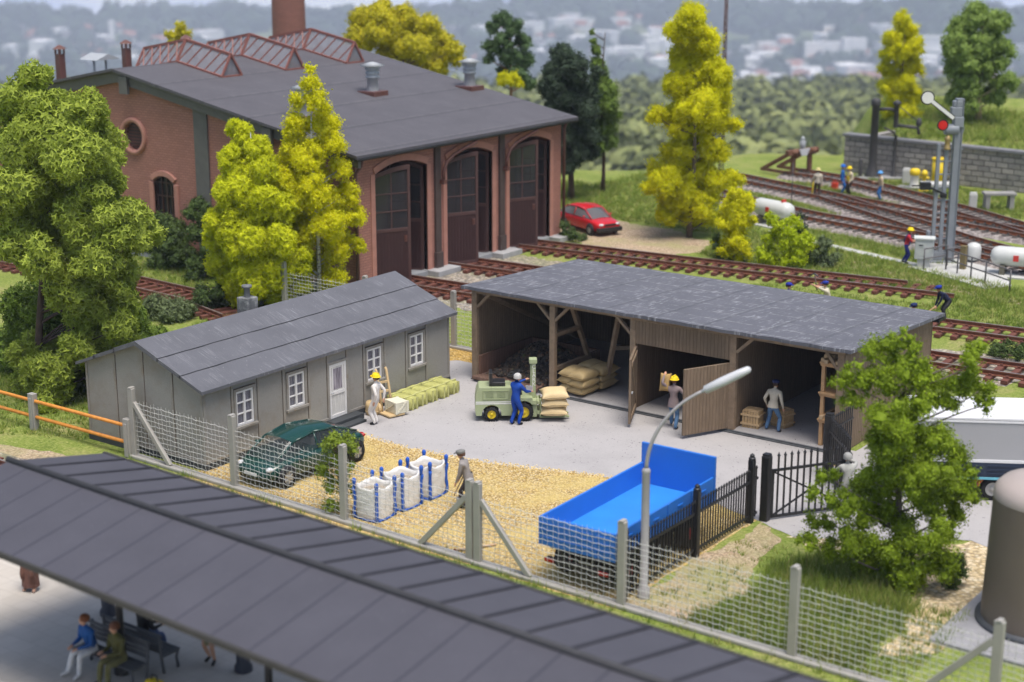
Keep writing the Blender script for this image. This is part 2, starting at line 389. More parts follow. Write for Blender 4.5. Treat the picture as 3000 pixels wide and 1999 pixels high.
# the valley: fields, woods, far town
def VP(b, d, z=None):
    x = CX + DEEP[0] * d + RIGHT[0] * b * d; y = CY + DEEP[1] * d + RIGHT[1] * b * d
    return (x, y, float(ground_z(np.array(x), np.array(y))) if z is None else z)
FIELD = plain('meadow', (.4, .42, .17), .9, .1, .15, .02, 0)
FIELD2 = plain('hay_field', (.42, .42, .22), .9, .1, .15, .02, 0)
FIELDS = [[(.135, 408), (.2, 404), (.215, 440), (.2, 480), (.165, 496), (.14, 470)], [(.225, 590), (.34, 590), (.34, 690), (.27, 690), (.225, 640)]]
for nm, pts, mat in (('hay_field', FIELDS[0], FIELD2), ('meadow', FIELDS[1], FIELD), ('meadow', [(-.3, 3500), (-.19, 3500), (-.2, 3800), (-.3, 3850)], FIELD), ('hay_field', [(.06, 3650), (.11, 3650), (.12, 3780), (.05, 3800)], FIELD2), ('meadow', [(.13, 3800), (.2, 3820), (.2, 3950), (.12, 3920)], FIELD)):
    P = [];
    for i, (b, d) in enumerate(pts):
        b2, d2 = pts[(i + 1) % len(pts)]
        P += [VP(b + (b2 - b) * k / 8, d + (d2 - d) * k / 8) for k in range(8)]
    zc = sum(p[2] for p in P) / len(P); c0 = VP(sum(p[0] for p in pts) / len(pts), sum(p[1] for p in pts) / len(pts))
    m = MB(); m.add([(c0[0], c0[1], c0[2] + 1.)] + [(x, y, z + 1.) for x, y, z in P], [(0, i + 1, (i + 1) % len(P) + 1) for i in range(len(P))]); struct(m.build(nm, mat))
ico = bmesh.new(); bmesh.ops.create_icosphere(ico, subdivisions=2, radius=1.)
IV = np.array([v_.co[:] for v_ in ico.verts]); IF = np.array([[v_.index for v_ in f.verts] for f in ico.faces]); ico.free()
def blobs(centers, radii, squash, rough=.22):
    Vs = []; Fs = []; T = []
    for i, (c, r) in enumerate(zip(centers, radii)):
        n = 1 + npr.normal(0, rough, len(IV)); Vs.append(IV * (n * r)[:, None] * np.array([1, 1, squash]) + np.array(c)); Fs.append(IF + i * len(IV)); T.append(np.full(len(IV), npr.uniform(0, 1)))
    return np.vstack(Vs), np.vstack(Fs), np.concatenate(T)
def woods(name, label, boxes, mat, r0, r1):
    C = []; Rr = []
    for (b0, b1, d0, d1, n) in boxes:
        for _ in range(n):
            b, d = rnd.uniform(b0, b1), rnd.uniform(d0, d1); p = VP(b, d)
            if any(inpoly(np.array([[b, d]]), q)[0] for q in FIELDS): continue
            r = rnd.uniform(r0, r1); C.append((p[0], p[1], p[2] + r * .5)); Rr.append(r)
    Vv, Ff, T = blobs(C, [r * .8 for r in Rr], .85, .12)
    n = 46; c = np.repeat(np.array(C), n, 0); r = np.repeat(np.array(Rr), n); d = npr.normal(size=(len(c), 3)); d /= np.linalg.norm(d, axis=1)[:, None]; d[:, 2] = np.abs(d[:, 2]) * 1.1 - .15
    P = c + d * (r * npr.uniform(.75, 1.15, len(r)))[:, None] * np.array([1, 1, .9]); u = npr.normal(size=P.shape); u -= (u * d).sum(1)[:, None] * d; u /= np.linalg.norm(u, axis=1)[:, None]; w_ = np.cross(d, u); sz = (r * npr.uniform(.16, .34, len(r)))[:, None]
    LV = np.stack([P - u * sz, P + w_ * sz * .8 + d * sz * .4, P + u * sz, P - w_ * sz * .8 + d * sz * .3], 1).reshape(-1, 3); LT = np.clip(np.repeat(np.repeat(T[::len(IV)], n) + npr.normal(0, .2, len(r)), 4), 0, 1)
    o = rawmesh(name, np.vstack([LV, Vv]), np.arange(len(LV)).reshape(-1, 4), mat, np.concatenate([LT, T]), None, True, extra=Ff + len(LV)); stuff(o, label, 'woods'); return o
WOODG = leafmat('valley_woods', (.16, .185, .065), 0., .55)
WOODB = leafmat('ridge_woods', (.05, .08, .045), 0., .4)
woods('valley_woods', 'mixed green woods covering the slopes beyond the railway yard', [(-.36, .36, 330, 560, 560), (-.36, .36, 540, 960, 1300), (.04, .14, 340, 420, 60)], WOODG, 3.2, 8.5)
woods('valley_copses', 'scattered dark copses between the houses of the far valley', [(-.36, .36, 3250, 4400, 420)], WOODB, 16, 40)
woods('ridge_woods', 'dark blue green forest on the far hill ridges', [(-.36, .36, 4450, 4900, 620), (.2, .33, 3980, 4300, 260)], WOODB, 18, 44)
TW = [plain('town_white', (.88, .87, .86), .8, .2, .05, .05, 0), plain('town_cream', (.66, .6, .5), .8, .2, .05, .05, 0), plain('town_pink', (.6, .42, .38), .8, .2, .05, .05, 0)]
TR = [plain('town_tile', (.36, .17, .12), .8, .2, .1, .05, 0), plain('town_slate', (.2, .19, .2), .8, .2, .1, .05, 0), TW[0]]
def town_house(w_, d_, h_, rf, mw, mr, flat):
    e = thing('house', 'x', 'house', group='houses of the far valley town')
    m = MB(); m.box(-w_ / 2, w_ / 2, -d_ / 2, d_ / 2, -4, h_); m.build('wall', mw, e)
    m = MB()
    if flat: m.box(-w_ / 2 - .4, w_ / 2 + .4, -d_ / 2 - .4, d_ / 2 + .4, h_ + .01, h_ + .9)
    else: m.prism([(-d_ / 2 - .6, h_ + .01), (d_ / 2 + .6, h_ + .01), (0, h_ + rf)], -w_ / 2 - .5, w_ / 2 + .5, 'x')
    m.build('roof', mr, e)
    return e
protos = [town_house(14, 10, 7, 4.5, TW[0], TR[0], False), town_house(18, 11, 9, 5, TW[1], TR[1], False), town_house(30, 14, 14, 1, TW[0], TR[2], True), town_house(12, 12, 6, 4, TW[2], TR[0], False), town_house(40, 18, 9, 1, TW[0], TR[2], True)]
PLAB = ['white house with a red tiled roof in the far valley town', 'cream house with a dark roof in the far valley town', 'white flat roofed block in the far valley town', 'pink walled house with a red tiled roof in the far valley town', 'long low white hall in the far valley town']
zones = [(-.31, -.16, 3950, 4550, 52), (-.02, .1, 3950, 4600, 76), (.11, .235, 3380, 4150, 100), (.24, .33, 3500, 4050, 36), (-.1, .0, 4250, 4600, 20)]
first = [True] * 5
for (b0, b1, d0, d1, n) in zones:
    for i in range(n):
        k = rnd.choice([0, 0, 1, 2, 2, 3, 4, 0]); p = VP(rnd.uniform(b0, b1), rnd.uniform(d0, d1)); rz = rnd.uniform(0, 3.1)
        if first[k]: o = protos[k]; first[k] = False; o.location = p; o.rotation_euler = (0, 0, rz)
        else: o = dup(protos[k], p, rz)
        s = rnd.uniform(1.6, 3.0); o.scale = (s, s, s); o['label'] = PLAB[k]
for lab, b, d, w_, d_, h_, mw, mr, flat in (('broad white slab block, tallest in the middle of the far town', .189, 3920, 84, 30, 50, TW[0], TR[2], True), ('white high rise tower beside the broad slab block in the far town', .2055, 3880, 34, 34, 64, TW[0], TR[2], True),
        ('pale high rise tower just right of the white tower in the far town', .2115, 3900, 28, 28, 58, TW[0], TR[2], True), ('long cream block stepping up the foot of the right hand hill', .203, 4080, 110, 26, 30, TW[1], TR[2], True), ('low brown roofed farmhouse among the valley trees, left one of two', .1515, 605, 10, 6, 2.2, TW[0], TR[1], False),
        ('large grey brown roofed farmhouse among the valley trees, nearer the wall', .186, 575, 10, 6.5, 3, TW[0], TR[1], False), ('thin white tower standing in the valley behind the engine shed chimneys', -.243, 4300, 13, 13, 72, TW[0], TR[2], True)):
    o = town_house(w_, d_, h_, 2.6, mw, mr, flat); o.location = VP(b, d); o.rotation_euler = (0, 0, .63); o['label'] = lab; del o['group']
    if h_ > 30 and w_ < 10: o['category'] = 'tower'

# pale cloudy sky closing the view beyond the far ridges
t = NT('cloudy_sky'); v = t.coord()
c = t.ramp(t.noise(t.scaled(v, 1, 1, 7), .0007, 6, .6), [(.36, (.5, .6, .92)), (.5, (.74, .8, 1.)), (.62, (.96, .97, 1.))])
em = t.n('Emission', Color=c, Strength=1.15); t.t.links.new(em.outputs[0], t.out.inputs[0])
m = MB(); n = 72; m.add([(CX + 9000 * math.cos(2 * PI * i / n), CY + 9000 * math.sin(2 * PI * i / n), z) for z in (-1300, 150) for i in range(n)], [(i, (i + 1) % n, n + (i + 1) % n, n + i) for i in range(n)], 0, True); struct(m.build('sky', t.m))
# ------------------------------------------------------------------ engine shed
BRICK = brick('red_brick', (.39, .185, .145), (.25, .125, .1))
BRICK_TRIM = plain('brick_trim', (.46, .225, .175), .8, .2, .12, 3)
SLATE = felt('shed_felt', (.098, .094, .106), .05, (1, 10, 10), [(0, 3.0, .12)], specks=.25)
FASCIA = plain('grey_fascia', (.135, .13, .125), .6, .25, .1)
GATEBROWN = planks('gate_boards', (.06, .03, .03), .16, .6, .55, bstr=.35)
GATEFRAME = plain('gate_frame', (.09, .047, .044), .5, .3, .12)
PIPE = plain('brown_pipe', (.13, .055, .045), .4, .4, .15)
PILASTER = plain('brown_pilaster', (.085, .06, .055), .6, .3, .15)
SKYFRAME = plain('brown_glazing_bars', (.25, .1, .08), .5, .35, .1)
VENTM = plain('grey_vent_metal', (.38, .4, .42), .45, .5, .1)
PANE = glassmat('window_glass', (.05, .05, .055), .06, .55)
SKYPANE = glassmat('skylight_glass', (.3, .3, .33), .12, .6)
X0, X1, YA, YB = -41.8, -12.2, 7.6, 23.4
RX = (X0 + X1) / 2
def rz_(x, off=0): return 6.27 + .185 * (X1 - x if x > RX else x - X0) + off
es = thing('engine_shed', 'long red brick engine shed with dark felt roof, three tall arched gates and roof lights', 'engine shed', (RX, 15.5, 0))
def ep(mb, name, mat, bevel=0., parent=None):     # engine-shed part: mesh given in yard coordinates
    o = mb.build(name, mat, parent or es, bevel)
    if parent is None: o.location = (-RX, -15.5, 0)
    return o
OPEN = [(8.85, 12.5), (13.95, 17.5), (18.9, 22.4)]
def arch(y0, y1, spring, rise, n=14, grow=0.):
    c = (y0 + y1) / 2; h = (y1 - y0) / 2; R = (h * h + rise * rise) / (2 * rise); zc = spring + rise - R; a = math.asin(h / R)
    return [(c + (R + grow) * math.sin(-a + 2 * a * i / n), zc + (R + grow) * math.cos(-a + 2 * a * i / n)) for i in range(n + 1)]
poly = [(YA, 0)]
for y0, y1 in OPEN: poly += [(y0, 0)] + arch(y0, y1, 5.2, .38) + [(y1, 0)]
poly += [(YB, 0), (YB, 6.2), (YA, 6.2)]
m = MB(); m.prism(poly, X1 - .35, X1, 'x'); ep(m, 'gate_wall', BRICK)
m = MB()
for y0, y1 in OPEN:                                     # raised brick arches and jambs
    inn = arch(y0, y1, 5.2, .38); out = arch(y0, y1, 5.2, .38, grow=.3)
    for i in range(len(inn) - 1): m.prism([inn[i], inn[i + 1], out[i + 1], out[i]], X1 - .2, X1 + .06, 'x')
    m.box(X1 - .2, X1 + .05, y0 - .28, y0 + .0, 0.1, 5.2); m.box(X1 - .2, X1 + .05, y1, y1 + .28, 0.1, 5.2)
ep(m, 'gate_surround', BRICK_TRIM)
# gable wall with real openings
g = [(X0, 0), (X1 - .36, 0), (X1 - .36, 6.24), (RX, rz_(RX, -.08)), (X0, 6.18)]
m = MB(); m.prism(g, YA, YA + .35, 'y'); gw = ep(m, 'gable_wall', BRICK)
cut = MB(); WX = [-20.2, -24.4, -28.35, -33.8, -38]
WX = [-18.6, -24.4, -28.35, -35.4]
for cx in WX: cut.prism([(cx - .72, 1.3)] + arch(cx - .72, cx + .72, 3.85, .28) + [(cx + .72, 1.3)], YA - .3, YA + .8, 'y')
cut.prism([(-26.35 + .68 * math.cos(t), 5.9 + .68 * math.sin(t)) for t in np.linspace(0, 2 * PI, 25)[:-1]], YA - .3, YA + .8, 'y')
cu = cut.build('cutter', BRICK); cu.location = (0, 0, 0)
bpy.context.view_layer.update()
bo = gw.modifiers.new('b', 'BOOLEAN'); bo.object = cu; bo.operation = 'DIFFERENCE'; bo.solver = 'EXACT'
bpy.context.view_layer.update()
nm = bpy.data.meshes.new_from_object(gw.evaluated_get(bpy.context.evaluated_depsgraph_get())); gw.modifiers.clear(); gw.data = nm
bpy.data.objects.remove(cu)
m = MB(); m.box(X0, X1 - .36, YB - .35, YB, 0, 6.18); m.prism([(X0, 6.181), (X1 - .36, 6.181), (RX, rz_(RX, -.08))], YB - .35, YB, 'y'); m.box(X0 - .35, X0 - .001, YA, YB, 0, 6.16); ep(m, 'rear_wall', BRICK)
m = MB(); m.box(X0 + .1, X1 - .4, YA + .4, YB - .4, .01, .05); ep(m, 'floor', plain('soot_floor', (.05, .048, .045), .9, .1))
for cx in WX:
    m = MB()
    inn = arch(cx - .72, cx + .72, 3.85, .28); out = arch(cx - .72, cx + .72, 3.85, .28, grow=.27)
    for i in range(len(inn) - 1): m.prism([inn[i], inn[i + 1], out[i + 1], out[i]], YA - .12, YA + .2, 'y')
    m.box(cx - .99, cx - .72, YA - .1, YA + .2, 1.2, 3.8); m.box(cx + .72, cx + .99, YA - .1, YA + .2, 1.2, 3.8); m.box(cx - .99, cx + .99, YA - .14, YA + .2, 1.1, 1.3)
    ep(m, 'window_surround', BRICK_TRIM, .03)
for cx in WX:
    f = MB(); pg = [(cx - .72, 1.3)] + arch(cx - .72, cx + .72, 3.85, .28) + [(cx + .72, 1.3)]
    for k in range(5): f.box(cx - .72 + k * .34, cx - .72 + k * .34 + .07, YA + .14, YA + .2, 1.3, 4.05)
    for z in (1.3, 2.2, 3.1, 3.75): f.box(cx - .72, cx + .72, YA + .13, YA + .19, z, z + .07)
    wo = ep(f, 'window', plain('window_iron', (.07, .035, .03), .5, .3))
    p = MB(); p.prism(pg, YA + .24, YA + .25, 'y'); p.build('pane', GLASS_DARK, wo)
    b_ = MB(); b_.box(cx - .5, cx - .33, YA + .3, YA + .31, 1.4, 3.9); b_.box(cx + .12, cx + .3, YA + .3, YA + .31, 1.4, 3.9)
m = MB(); m.lathe([(.68, -.05), (.7, -.14), (.87, -.16), (.9, -.08), (.9, .05)], 32, xf=Matrix.Translation((-26.35, YA, 5.9)) @ Matrix.Rotation(PI / 2, 4, 'X') @ Matrix.Scale(-1, 4, (0, 0, 1))); ov = ep(m, 'round_louvre_window', BRICK_TRIM)
m = MB()
for i in range(9):
    z = 5.9 - .62 + i * .155; h = math.sqrt(max(.01, .66 ** 2 - (z - 5.9) ** 2)); m.box(-26.35 - h, -26.35 + h, YA + .1, YA + .14, z - .05, z + .05, xf=None)
m.build('louvre', plain('louvre_brown', (.1, .045, .04), .6, .3), ov); m = MB(); m.lathe([(0, 0), (.67, 0)], 24, xf=Matrix.Translation((-26.35, YA + .2, 5.9)) @ Matrix.Rotation(PI / 2, 4, 'X')); m.build('backing', BLACK, ov)
for a_, b_ in ((-22.1, -21.2), (-32.8, -31.9)):
    m = MB(); m.prism([(a_, 0), (b_, 0), (b_, rz_(b_, -.1)), (a_, rz_(a_, -.1))], YA - .1, YA - .001, 'y'); ep(m, 'grey_pilaster', FASCIA, .02)
m = MB(); m.box(X0 - .1, X1 + .08, YA - .08, YB + .05, 0, .22); ep(m, 'plinth', plain('grey_plinth', (.3, .31, .33), .7, .2))
for y in (13.22, 18.22):
    m = MB(); m.box(X1 + .001, X1 + .13, y - .2, y + .2, 1.0, 6.19); m.box(X1 + .001, X1 + .2, y - .24, y + .24, .2, 1.0); ep(m, 'gate_pilaster', PILASTER, .02)
for y0, y1 in ((12.5, 13.95), (17.5, 18.9), (22.4, 23.5), (7.5, 8.85)):
    m = MB(); m.box(X1 - .3, X1 + .75, y0 - .1, y1 + .12, 0, .26); ep(m, 'pier_base', plain('pier_concrete', (.36, .36, .37), .75, .2), .02)
# roof
m = MB()
for s in (1, -1):
    xe = X1 + .65 if s > 0 else X0 - .65
    z_e = 6.27 - .185 * .65
    m.prism([(xe, z_e), (RX, rz_(RX)), (RX, rz_(RX) + .13), (xe, z_e + .12)], YA - .6, YB + .6, 'y')
ep(m, 'roof', SLATE)
m = MB()
for s in (1, -1):
    xe = X1 + .45 if s > 0 else X0 - .45; z_e = 6.27 - .185 * .45
    m.prism([(xe, z_e - .5), (RX, rz_(RX) - .55), (RX, rz_(RX) - .01), (xe, z_e - .01)], YA - .3, YA - .12, 'y')
ep(m, 'bargeboard', FASCIA)
m = MB(); m.box(X1 + .45, X1 + .7, YA - .6, YB + .6, 6.03, 6.17); ep(m, 'eaves_gutter', BLACK, .05)
for x in (-26.4, -17.0, -36.6):
    m = MB(); m.box(x - .28, x + .28, YA - .5, YA - .31, rz_(x, -.95), rz_(x, -.1)); ep(m, 'purlin_end', FASCIA, .02)
for y, x in ((16.6, -18.9), (23.0, -17.75), (9.5, -16.9), (15.6, -16.7)):
    if y == 15.6: continue
    zb = rz_(x, .12); v_ = MB(); v_.box(x - .55, x + .55, y - .55, y + .55, zb - .15, zb + .14); vo_ = ep(v_, 'roof_vent_base', PIPE, .02); vo_.name = 'roof_vent'
    v_ = MB(); v_.lathe([(.3, .1), (.27, .75), (.36, .78), (.36, .86), (.28, .9), (.36, .98), (.36, 1.06), (.28, 1.1), (.38, 1.18), (.38, 1.28), (.3, 1.3), (.62, 1.38), (.1, 1.55), (0, 1.56)], 18, c=(x, y, zb)); v_.build('cowl', VENTM, vo_)
for y in (9.6, 14.0, 18.3):
    x = -34; zb = rz_(x); v_ = MB(); v_.box(x - .19, x + .19, y - .19, y + .19, zb, 9.3); vo_ = ep(v_, 'smoke_stack', PIPE, .03)
    c_ = MB(); c_.lathe([(.44, 9.55), (.4, 9.6), (.1, 9.74), (0, 9.75)], 4, c=(x, y, 0), smooth=False)
    for a_ in (-.15, .15):
        for b_ in (-.15, .15): c_.box(x + a_ - .04, x + a_ + .04, y + b_ - .04, y + b_ + .04, 9.3, 9.57)
    c_.build('cap', PIPE, vo_)
m = MB(); m.cyl((-35, 12.6, rz_(-35)), (-35, 12.6, 8.75), .06, .06, 8); m.cyl((-35, 13.4, rz_(-35)), (-35, 13.4, 8.75), .06, .06, 8); m.prism([(12.2, 8.75), (13.8, 8.75), (13.0, 9.05)], -35.7, -34.3, 'x'); ep(m, 'roof_hood', VENTM)
# roof lights: three glazed ridges that run down both slopes
for yc in (11.85, 16.3, 20.95):
    e0 = MB(); gl = MB(); hw = .68; hh = 1.05; nb = 5
    for s in (1, -1):
        xs = [RX + s * (.02 + (3.1) * i / nb) for i in range(nb + 1)]
        zb = [rz_(x, .15) for x in xs]
        for i in range(nb + 1):
            if i in (0, nb): 
                e0.beam((xs[i], yc - hw, zb[i]), (xs[i], yc, zb[i] + hh), .09, .1); e0.beam((xs[i], yc + hw, zb[i]), (xs[i], yc, zb[i] + hh), .09, .1)
        for i in range(nb):
            for sg in (-1, 1):
                e0.beam((xs[i], yc + sg * hw, zb[i]), (xs[i + 1], yc, zb[i + 1] + hh), .05, .06)
                e0.beam((xs[i + 1], yc + sg * hw, zb[i + 1]), (xs[i], yc, zb[i] + hh), .05, .06) if s < 0 else None
        e0.beam((xs[0], yc, zb[0] + hh), (xs[-1], yc, zb[-1] + hh), .12, .12)
        for sg in (-1, 1):
            e0.beam((xs[0], yc + sg * hw, zb[0]), (xs[-1], yc + sg * hw, zb[-1]), .12, .14)
            gl.add([(xs[0], yc + sg * (hw - .03), zb[0] + .03), (xs[-1], yc + sg * (hw - .03), zb[-1] + .03), (xs[-1], yc, zb[-1] + hh - .05), (xs[0], yc, zb[0] + hh - .05)], [(0, 1, 2, 3)])
        gl.add([(xs[-1] - s * .04, yc - hw + .05, zb[-1] + .03), (xs[-1] - s * .04, yc + hw - .05, zb[-1] + .03), (xs[-1] - s * .04, yc, zb[-1] + hh - .06)], [(0, 1, 2)])
        e0.beam((xs[-1], yc - hw, zb[-1]), (xs[-1], yc + hw, zb[-1]), .1, .1)
    so_ = ep(e0, 'roof_light', SKYFRAME); gl.build('glazing', SKYPANE, so_)
# gate leaves: hinged on both jambs; the left leaf of each pair stands ajar outwards, the right one is folded in
def leaf(width, flip):
    m = MB(); g = MB(); b = MB(); top = lambda u: 5.12 + .36 * math.sin(u / width * PI / 2)
    us = np.linspace(0, width, 7)
    b.prism([(0, .12), (width, .12), (width, 2.55), (0, 2.55)], -.035, .035, 'y')
    m.box(0, .14, -.05, .05, .12, top(0)); m.box(width - .14, width, -.05, .05, .12, top(width) - .02)
    for i in range(6): m.prism([(us[i], top(us[i]) - .2), (us[i + 1], top(us[i + 1]) - .2), (us[i + 1], top(us[i + 1])), (us[i], top(us[i]))], -.055, .055, 'y')
    m.box(.14, width - .14, -.052, .052, 2.5, 2.66); m.box(.14, width - .14, -.052, .052, .12, .3)
    for z in (3.4, 4.2): m.box(.14, width - .14, -.03, .03, z, z + .06)
    m.box(width / 2 - .03, width / 2 + .03, -.032, .032, 2.66, top(width / 2) - .15)
    g.prism([(.14, 2.66), (width - .14, 2.66), (width - .14, top(width) - .2), (.14, top(0) - .1)], -.008, .008, 'y')
    h = MB(); h.box(width - .34, width - .2, -.09, -.05, 2.0, 2.3); h.box(width - .29, width - .25, -.14, -.09, 2.05, 2.25)
    return b, m, g, h
for y0, y1 in OPEN:
    for (hy, ang, w_) in ((y0 + .02, 90 - 24, (y1 - y0) / 2 + .05), (y1 - .02, 180 + 22, (y1 - y0) / 2 - .1)):
        b, f, g, h = leaf(w_, False)
        lo = b.build('gate', GATEBROWN, es); lo.location = (X1 - .18 - RX, hy - 15.5, 0); lo.rotation_euler = (0, 0, RAD(ang))
        f.build('frame', GATEFRAME, lo, .012); g.build('pane', PANE, lo); h.build('handle', PIPE, lo)
# curved downpipes beside the gates
for yp in (13.3, 18.25):
    m = MB(); m.tube([(X1 + .3, yp + .1, 4.3), (X1 + .3, yp + .1, 4.75), (X1 + .33, yp + .3, 5.2), (X1 + .4, yp + .75, 5.5), (X1 + .5, yp + 1.4, 5.72), (X1 + .6, yp + 2.2, 5.95)], [.08, .08, .08, .08, .09, .1], 8); m.box(X1 + .14, X1 + .4, yp - .02, yp + .22, 4.2, 4.4); ep(m, 'bracket_pipe', PIPE)
m = MB(); m.tube([(X1 + .35, YA + .1, 6.1), (X1 + .25, YA + .1, 5.7), (X1 + .12, YA - .1, 5.4), (X1 + .12, YA - .1, .2)], .08, 8); ep(m, 'downpipe', PIPE); m = MB(); m.tube([(X1 + .3, YB + .12, 6.1), (X1 + .12, YB + .12, 5.7), (X1 + .12, YB + .12, .2)], .08, 8); ep(m, 'downpipe', PIPE)

# tall brick chimney behind the engine shed
ch = thing('factory_chimney', 'round brown brick factory chimney rising behind the engine shed roof', 'chimney', (-42.4, 35.3, 0))
m = MB(); m.lathe([(1.5, 0), (1.25, 2.5), (1.14, 6.9), (1.02, 19)], 28); m.build('shaft', brick('chimney_brick', (.26, .12, .1), (.2, .1, .085)), ch)
m = MB(); m.lathe([(1.17, 6.9), (1.24, 6.95), (1.24, 7.25), (1.15, 7.3)], 28); m.lathe([(1.08, 18.4), (1.2, 18.6), (1.2, 19.2), (.8, 19.2), (.8, 18.4)], 28); m.build('iron_band', PIPE, ch)

# ------------------------------------------------------------------ the grey office hut
HUTW = plain('hut_grey_board', (.29, .282, .262), .65, .25, .07, .9, .3, 22, dirt=(.235, .205, .165), ds=.8)
HUTB = plain('hut_batten', (.29, .275, .25), .6, .25, .1, 2, dirt=(.2, .15, .1), ds=1.5)
HUTROOF = felt('hut_roof_felt', (.122, .124, .14), .25, (1.2, 26, 1.2), None, .6, .45)
HX0, HX1, HY0, HY1 = -5.75, -.44, -12.72, -.8; HRX = (HX0 + HX1) / 2
def hz(x): return 2.62 + (3.62 - 2.62) * (1 - abs(x - HRX) / (HX1 - HRX))
hut = thing('office_hut', 'grey panelled office hut with felt gable roof, white windows and white door', 'hut', (HRX, (HY0 + HY1) / 2, 0))
def hp(mb, name, mat, bevel=0., parent=None):
    o = mb.build(name, mat, parent or hut, bevel)
    if parent is None: o.location = (-HRX, -(HY0 + HY1) / 2, 0)
    return o
m = MB(); m.prism([(HX0, .2), (HX1, .2), (HX1, 2.6), (HRX, 3.6), (HX0, 2.6)], HY0, HY1, 'y')
wall = hp(m, 'wall', HUTW)
WIN = [-11.0, -8.7, -4.9, -2.65]; DOOR = (-7.16, -6.32)
c_ = MB()
for y in WIN: c_.box(HX1 - .14, HX1 + .1, y - .37, y + .37, 1.05, 2.17)
c_.box(HX1 - .14, HX1 + .1, DOOR[0], DOOR[1], .205, 2.06)
cu = c_.build('cutter', HUTW); bpy.context.view_layer.update()
bo = wall.modifiers.new('b', 'BOOLEAN'); bo.object = cu; bo.operation = 'DIFFERENCE'; bo.solver = 'EXACT'; bpy.context.view_layer.update()
nm = bpy.data.meshes.new_from_object(wall.evaluated_get(bpy.context.evaluated_depsgraph_get())); wall.modifiers.clear(); wall.data = nm; bpy.data.objects.remove(cu)
m = MB(); m.box(HX0 - .03, HX1 + .03, HY0 - .03, HY1 + .03, 0, .199); hp(m, 'plinth', plain('hut_plinth', (.055, .06, .066), .7, .25, .2, 2), .01)
m = MB(); P = .028
for y in (-12.72 + .05, -11.52, -10.4, -9.28, -8.12, -7.21, -6.27, -5.42, -4.35, -3.2, -2.1, -.85):
    m.box(HX1 + .001, HX1 + P, y - .045, y + .045, .29, 2.55)
m.box(HX1 + .001, HX1 + P + .004, HY0, DOOR[0] - .09, .2, .29); m.box(HX1 + .001, HX1 + P + .004, DOOR[1] + .09, HY1, .2, .29)
for y in WIN:
    m.box(HX1 + .001, HX1 + .04, y - .46, y - .37, 1.0, 2.2); m.box(HX1 + .001, HX1 + .04, y + .37, y + .46, 1.0, 2.2); m.box(HX1 + .001, HX1 + .042, y - .46, y + .46, 2.17, 2.26); m.box(HX1 - .05, HX1 + .09, y - .5, y + .5, .96, 1.045)
m.box(HX1 + .001, HX1 + .04, DOOR[0] - .09, DOOR[0], .2, 2.15); m.box(HX1 + .001, HX1 + .04, DOOR[1], DOOR[1] + .09, .2, 2.15); m.box(HX1 + .001, HX1 + .042, DOOR[0] - .09, DOOR[1] + .09, 2.06, 2.15)
hp(m, 'wall_battens', HUTB, .008)
m = MB(); JN = plain('joint_brown', (.1, .075, .055), .8, .1, .3, 4)
for y in (-11.52, -10.4, -9.28, -8.12, -7.21, -6.27, -5.42, -4.35, -3.2, -2.1): m.box(HX1 + .001, HX1 + .008, y - .062, y - .046, .29, 2.5)
hp(m, 'panel_joint', JN); m = MB()
for x in (-4.35, -3.05, -1.76): m.box(x + .046, x + .066, HY0 - .008, HY0 - .001, .29, hz(x) - .1)
hp(m, 'panel_joint', JN); m = MB()
for y in WIN: m = MB(); m.box(HX1 + .001, HX1 + .05, y - .46, y + .46, 2.262, 2.28); hp(m, 'window_head_joint', JN)
m = MB()
for x in (HX0 + .05, -4.35, -3.05, -1.76, HX1 - .05): m.box(x - .045, x + .045, HY0 - P, HY0 - .001, .29, hz(x) - .06)
m.box(HX0, HX1, HY0 - P - .004, HY0 - .001, .2, .29)
hp(m, 'gable_battens', HUTB, .008)
HUTWIN = plain('window_white', (.74, .73, .72), .45, .35, .05)
CURTAIN = NT('net_curtain'); v = CURTAIN.coord(); x = CURTAIN.n('SeparateXYZ', i0=v)
CURTAIN = CURTAIN.bsdf(CURTAIN.ramp(CURTAIN.noise(CURTAIN.scaled(v, 14, 14, 1), 2, 2), [(.35, (.16, .14, .17)), (.65, (.42, .39, .43))]), .7, .3)
for y in WIN:
    f = MB(); xx = HX1 - .02
    f.box(xx - .04, xx + .03, y - .37, y - .31, 1.05, 2.17); f.box(xx - .04, xx + .03, y + .31, y + .37, 1.05, 2.17); f.box(xx - .04, xx + .032, y - .31, y + .31, 1.05, 1.12); f.box(xx - .04, xx + .032, y - .31, y + .31, 2.1, 2.17)
    f.box(xx - .03, xx + .034, y - .04, y + .04, 1.12, 2.1)
    for z in (1.43, 1.78): f.box(xx - .025, xx + .022, y - .31, y + .31, z - .022, z + .022)
    wo = hp(f, 'window', HUTWIN, .006)
    p = MB(); p.box(xx - .09, xx - .085, y - .33, y + .33, 1.1, 2.12); p.build('curtain', CURTAIN, wo)
    p = MB(); p.box(xx - .018, xx - .014, y - .32, y + .32, 1.11, 2.11); p.build('pane', glassmat('hut_pane', (.3, .3, .34), .05, .18), wo)
yd = (DOOR[0] + DOOR[1]) / 2
f = MB(); f.box(HX1 - .06, HX1 - .015, DOOR[0], DOOR[1], .21, 2.05)
do = hp(f, 'door', planks('door_boards', (.74, .73, .7), .075, .7, .5, bstr=.4))
f = MB(); xx = HX1 - .012
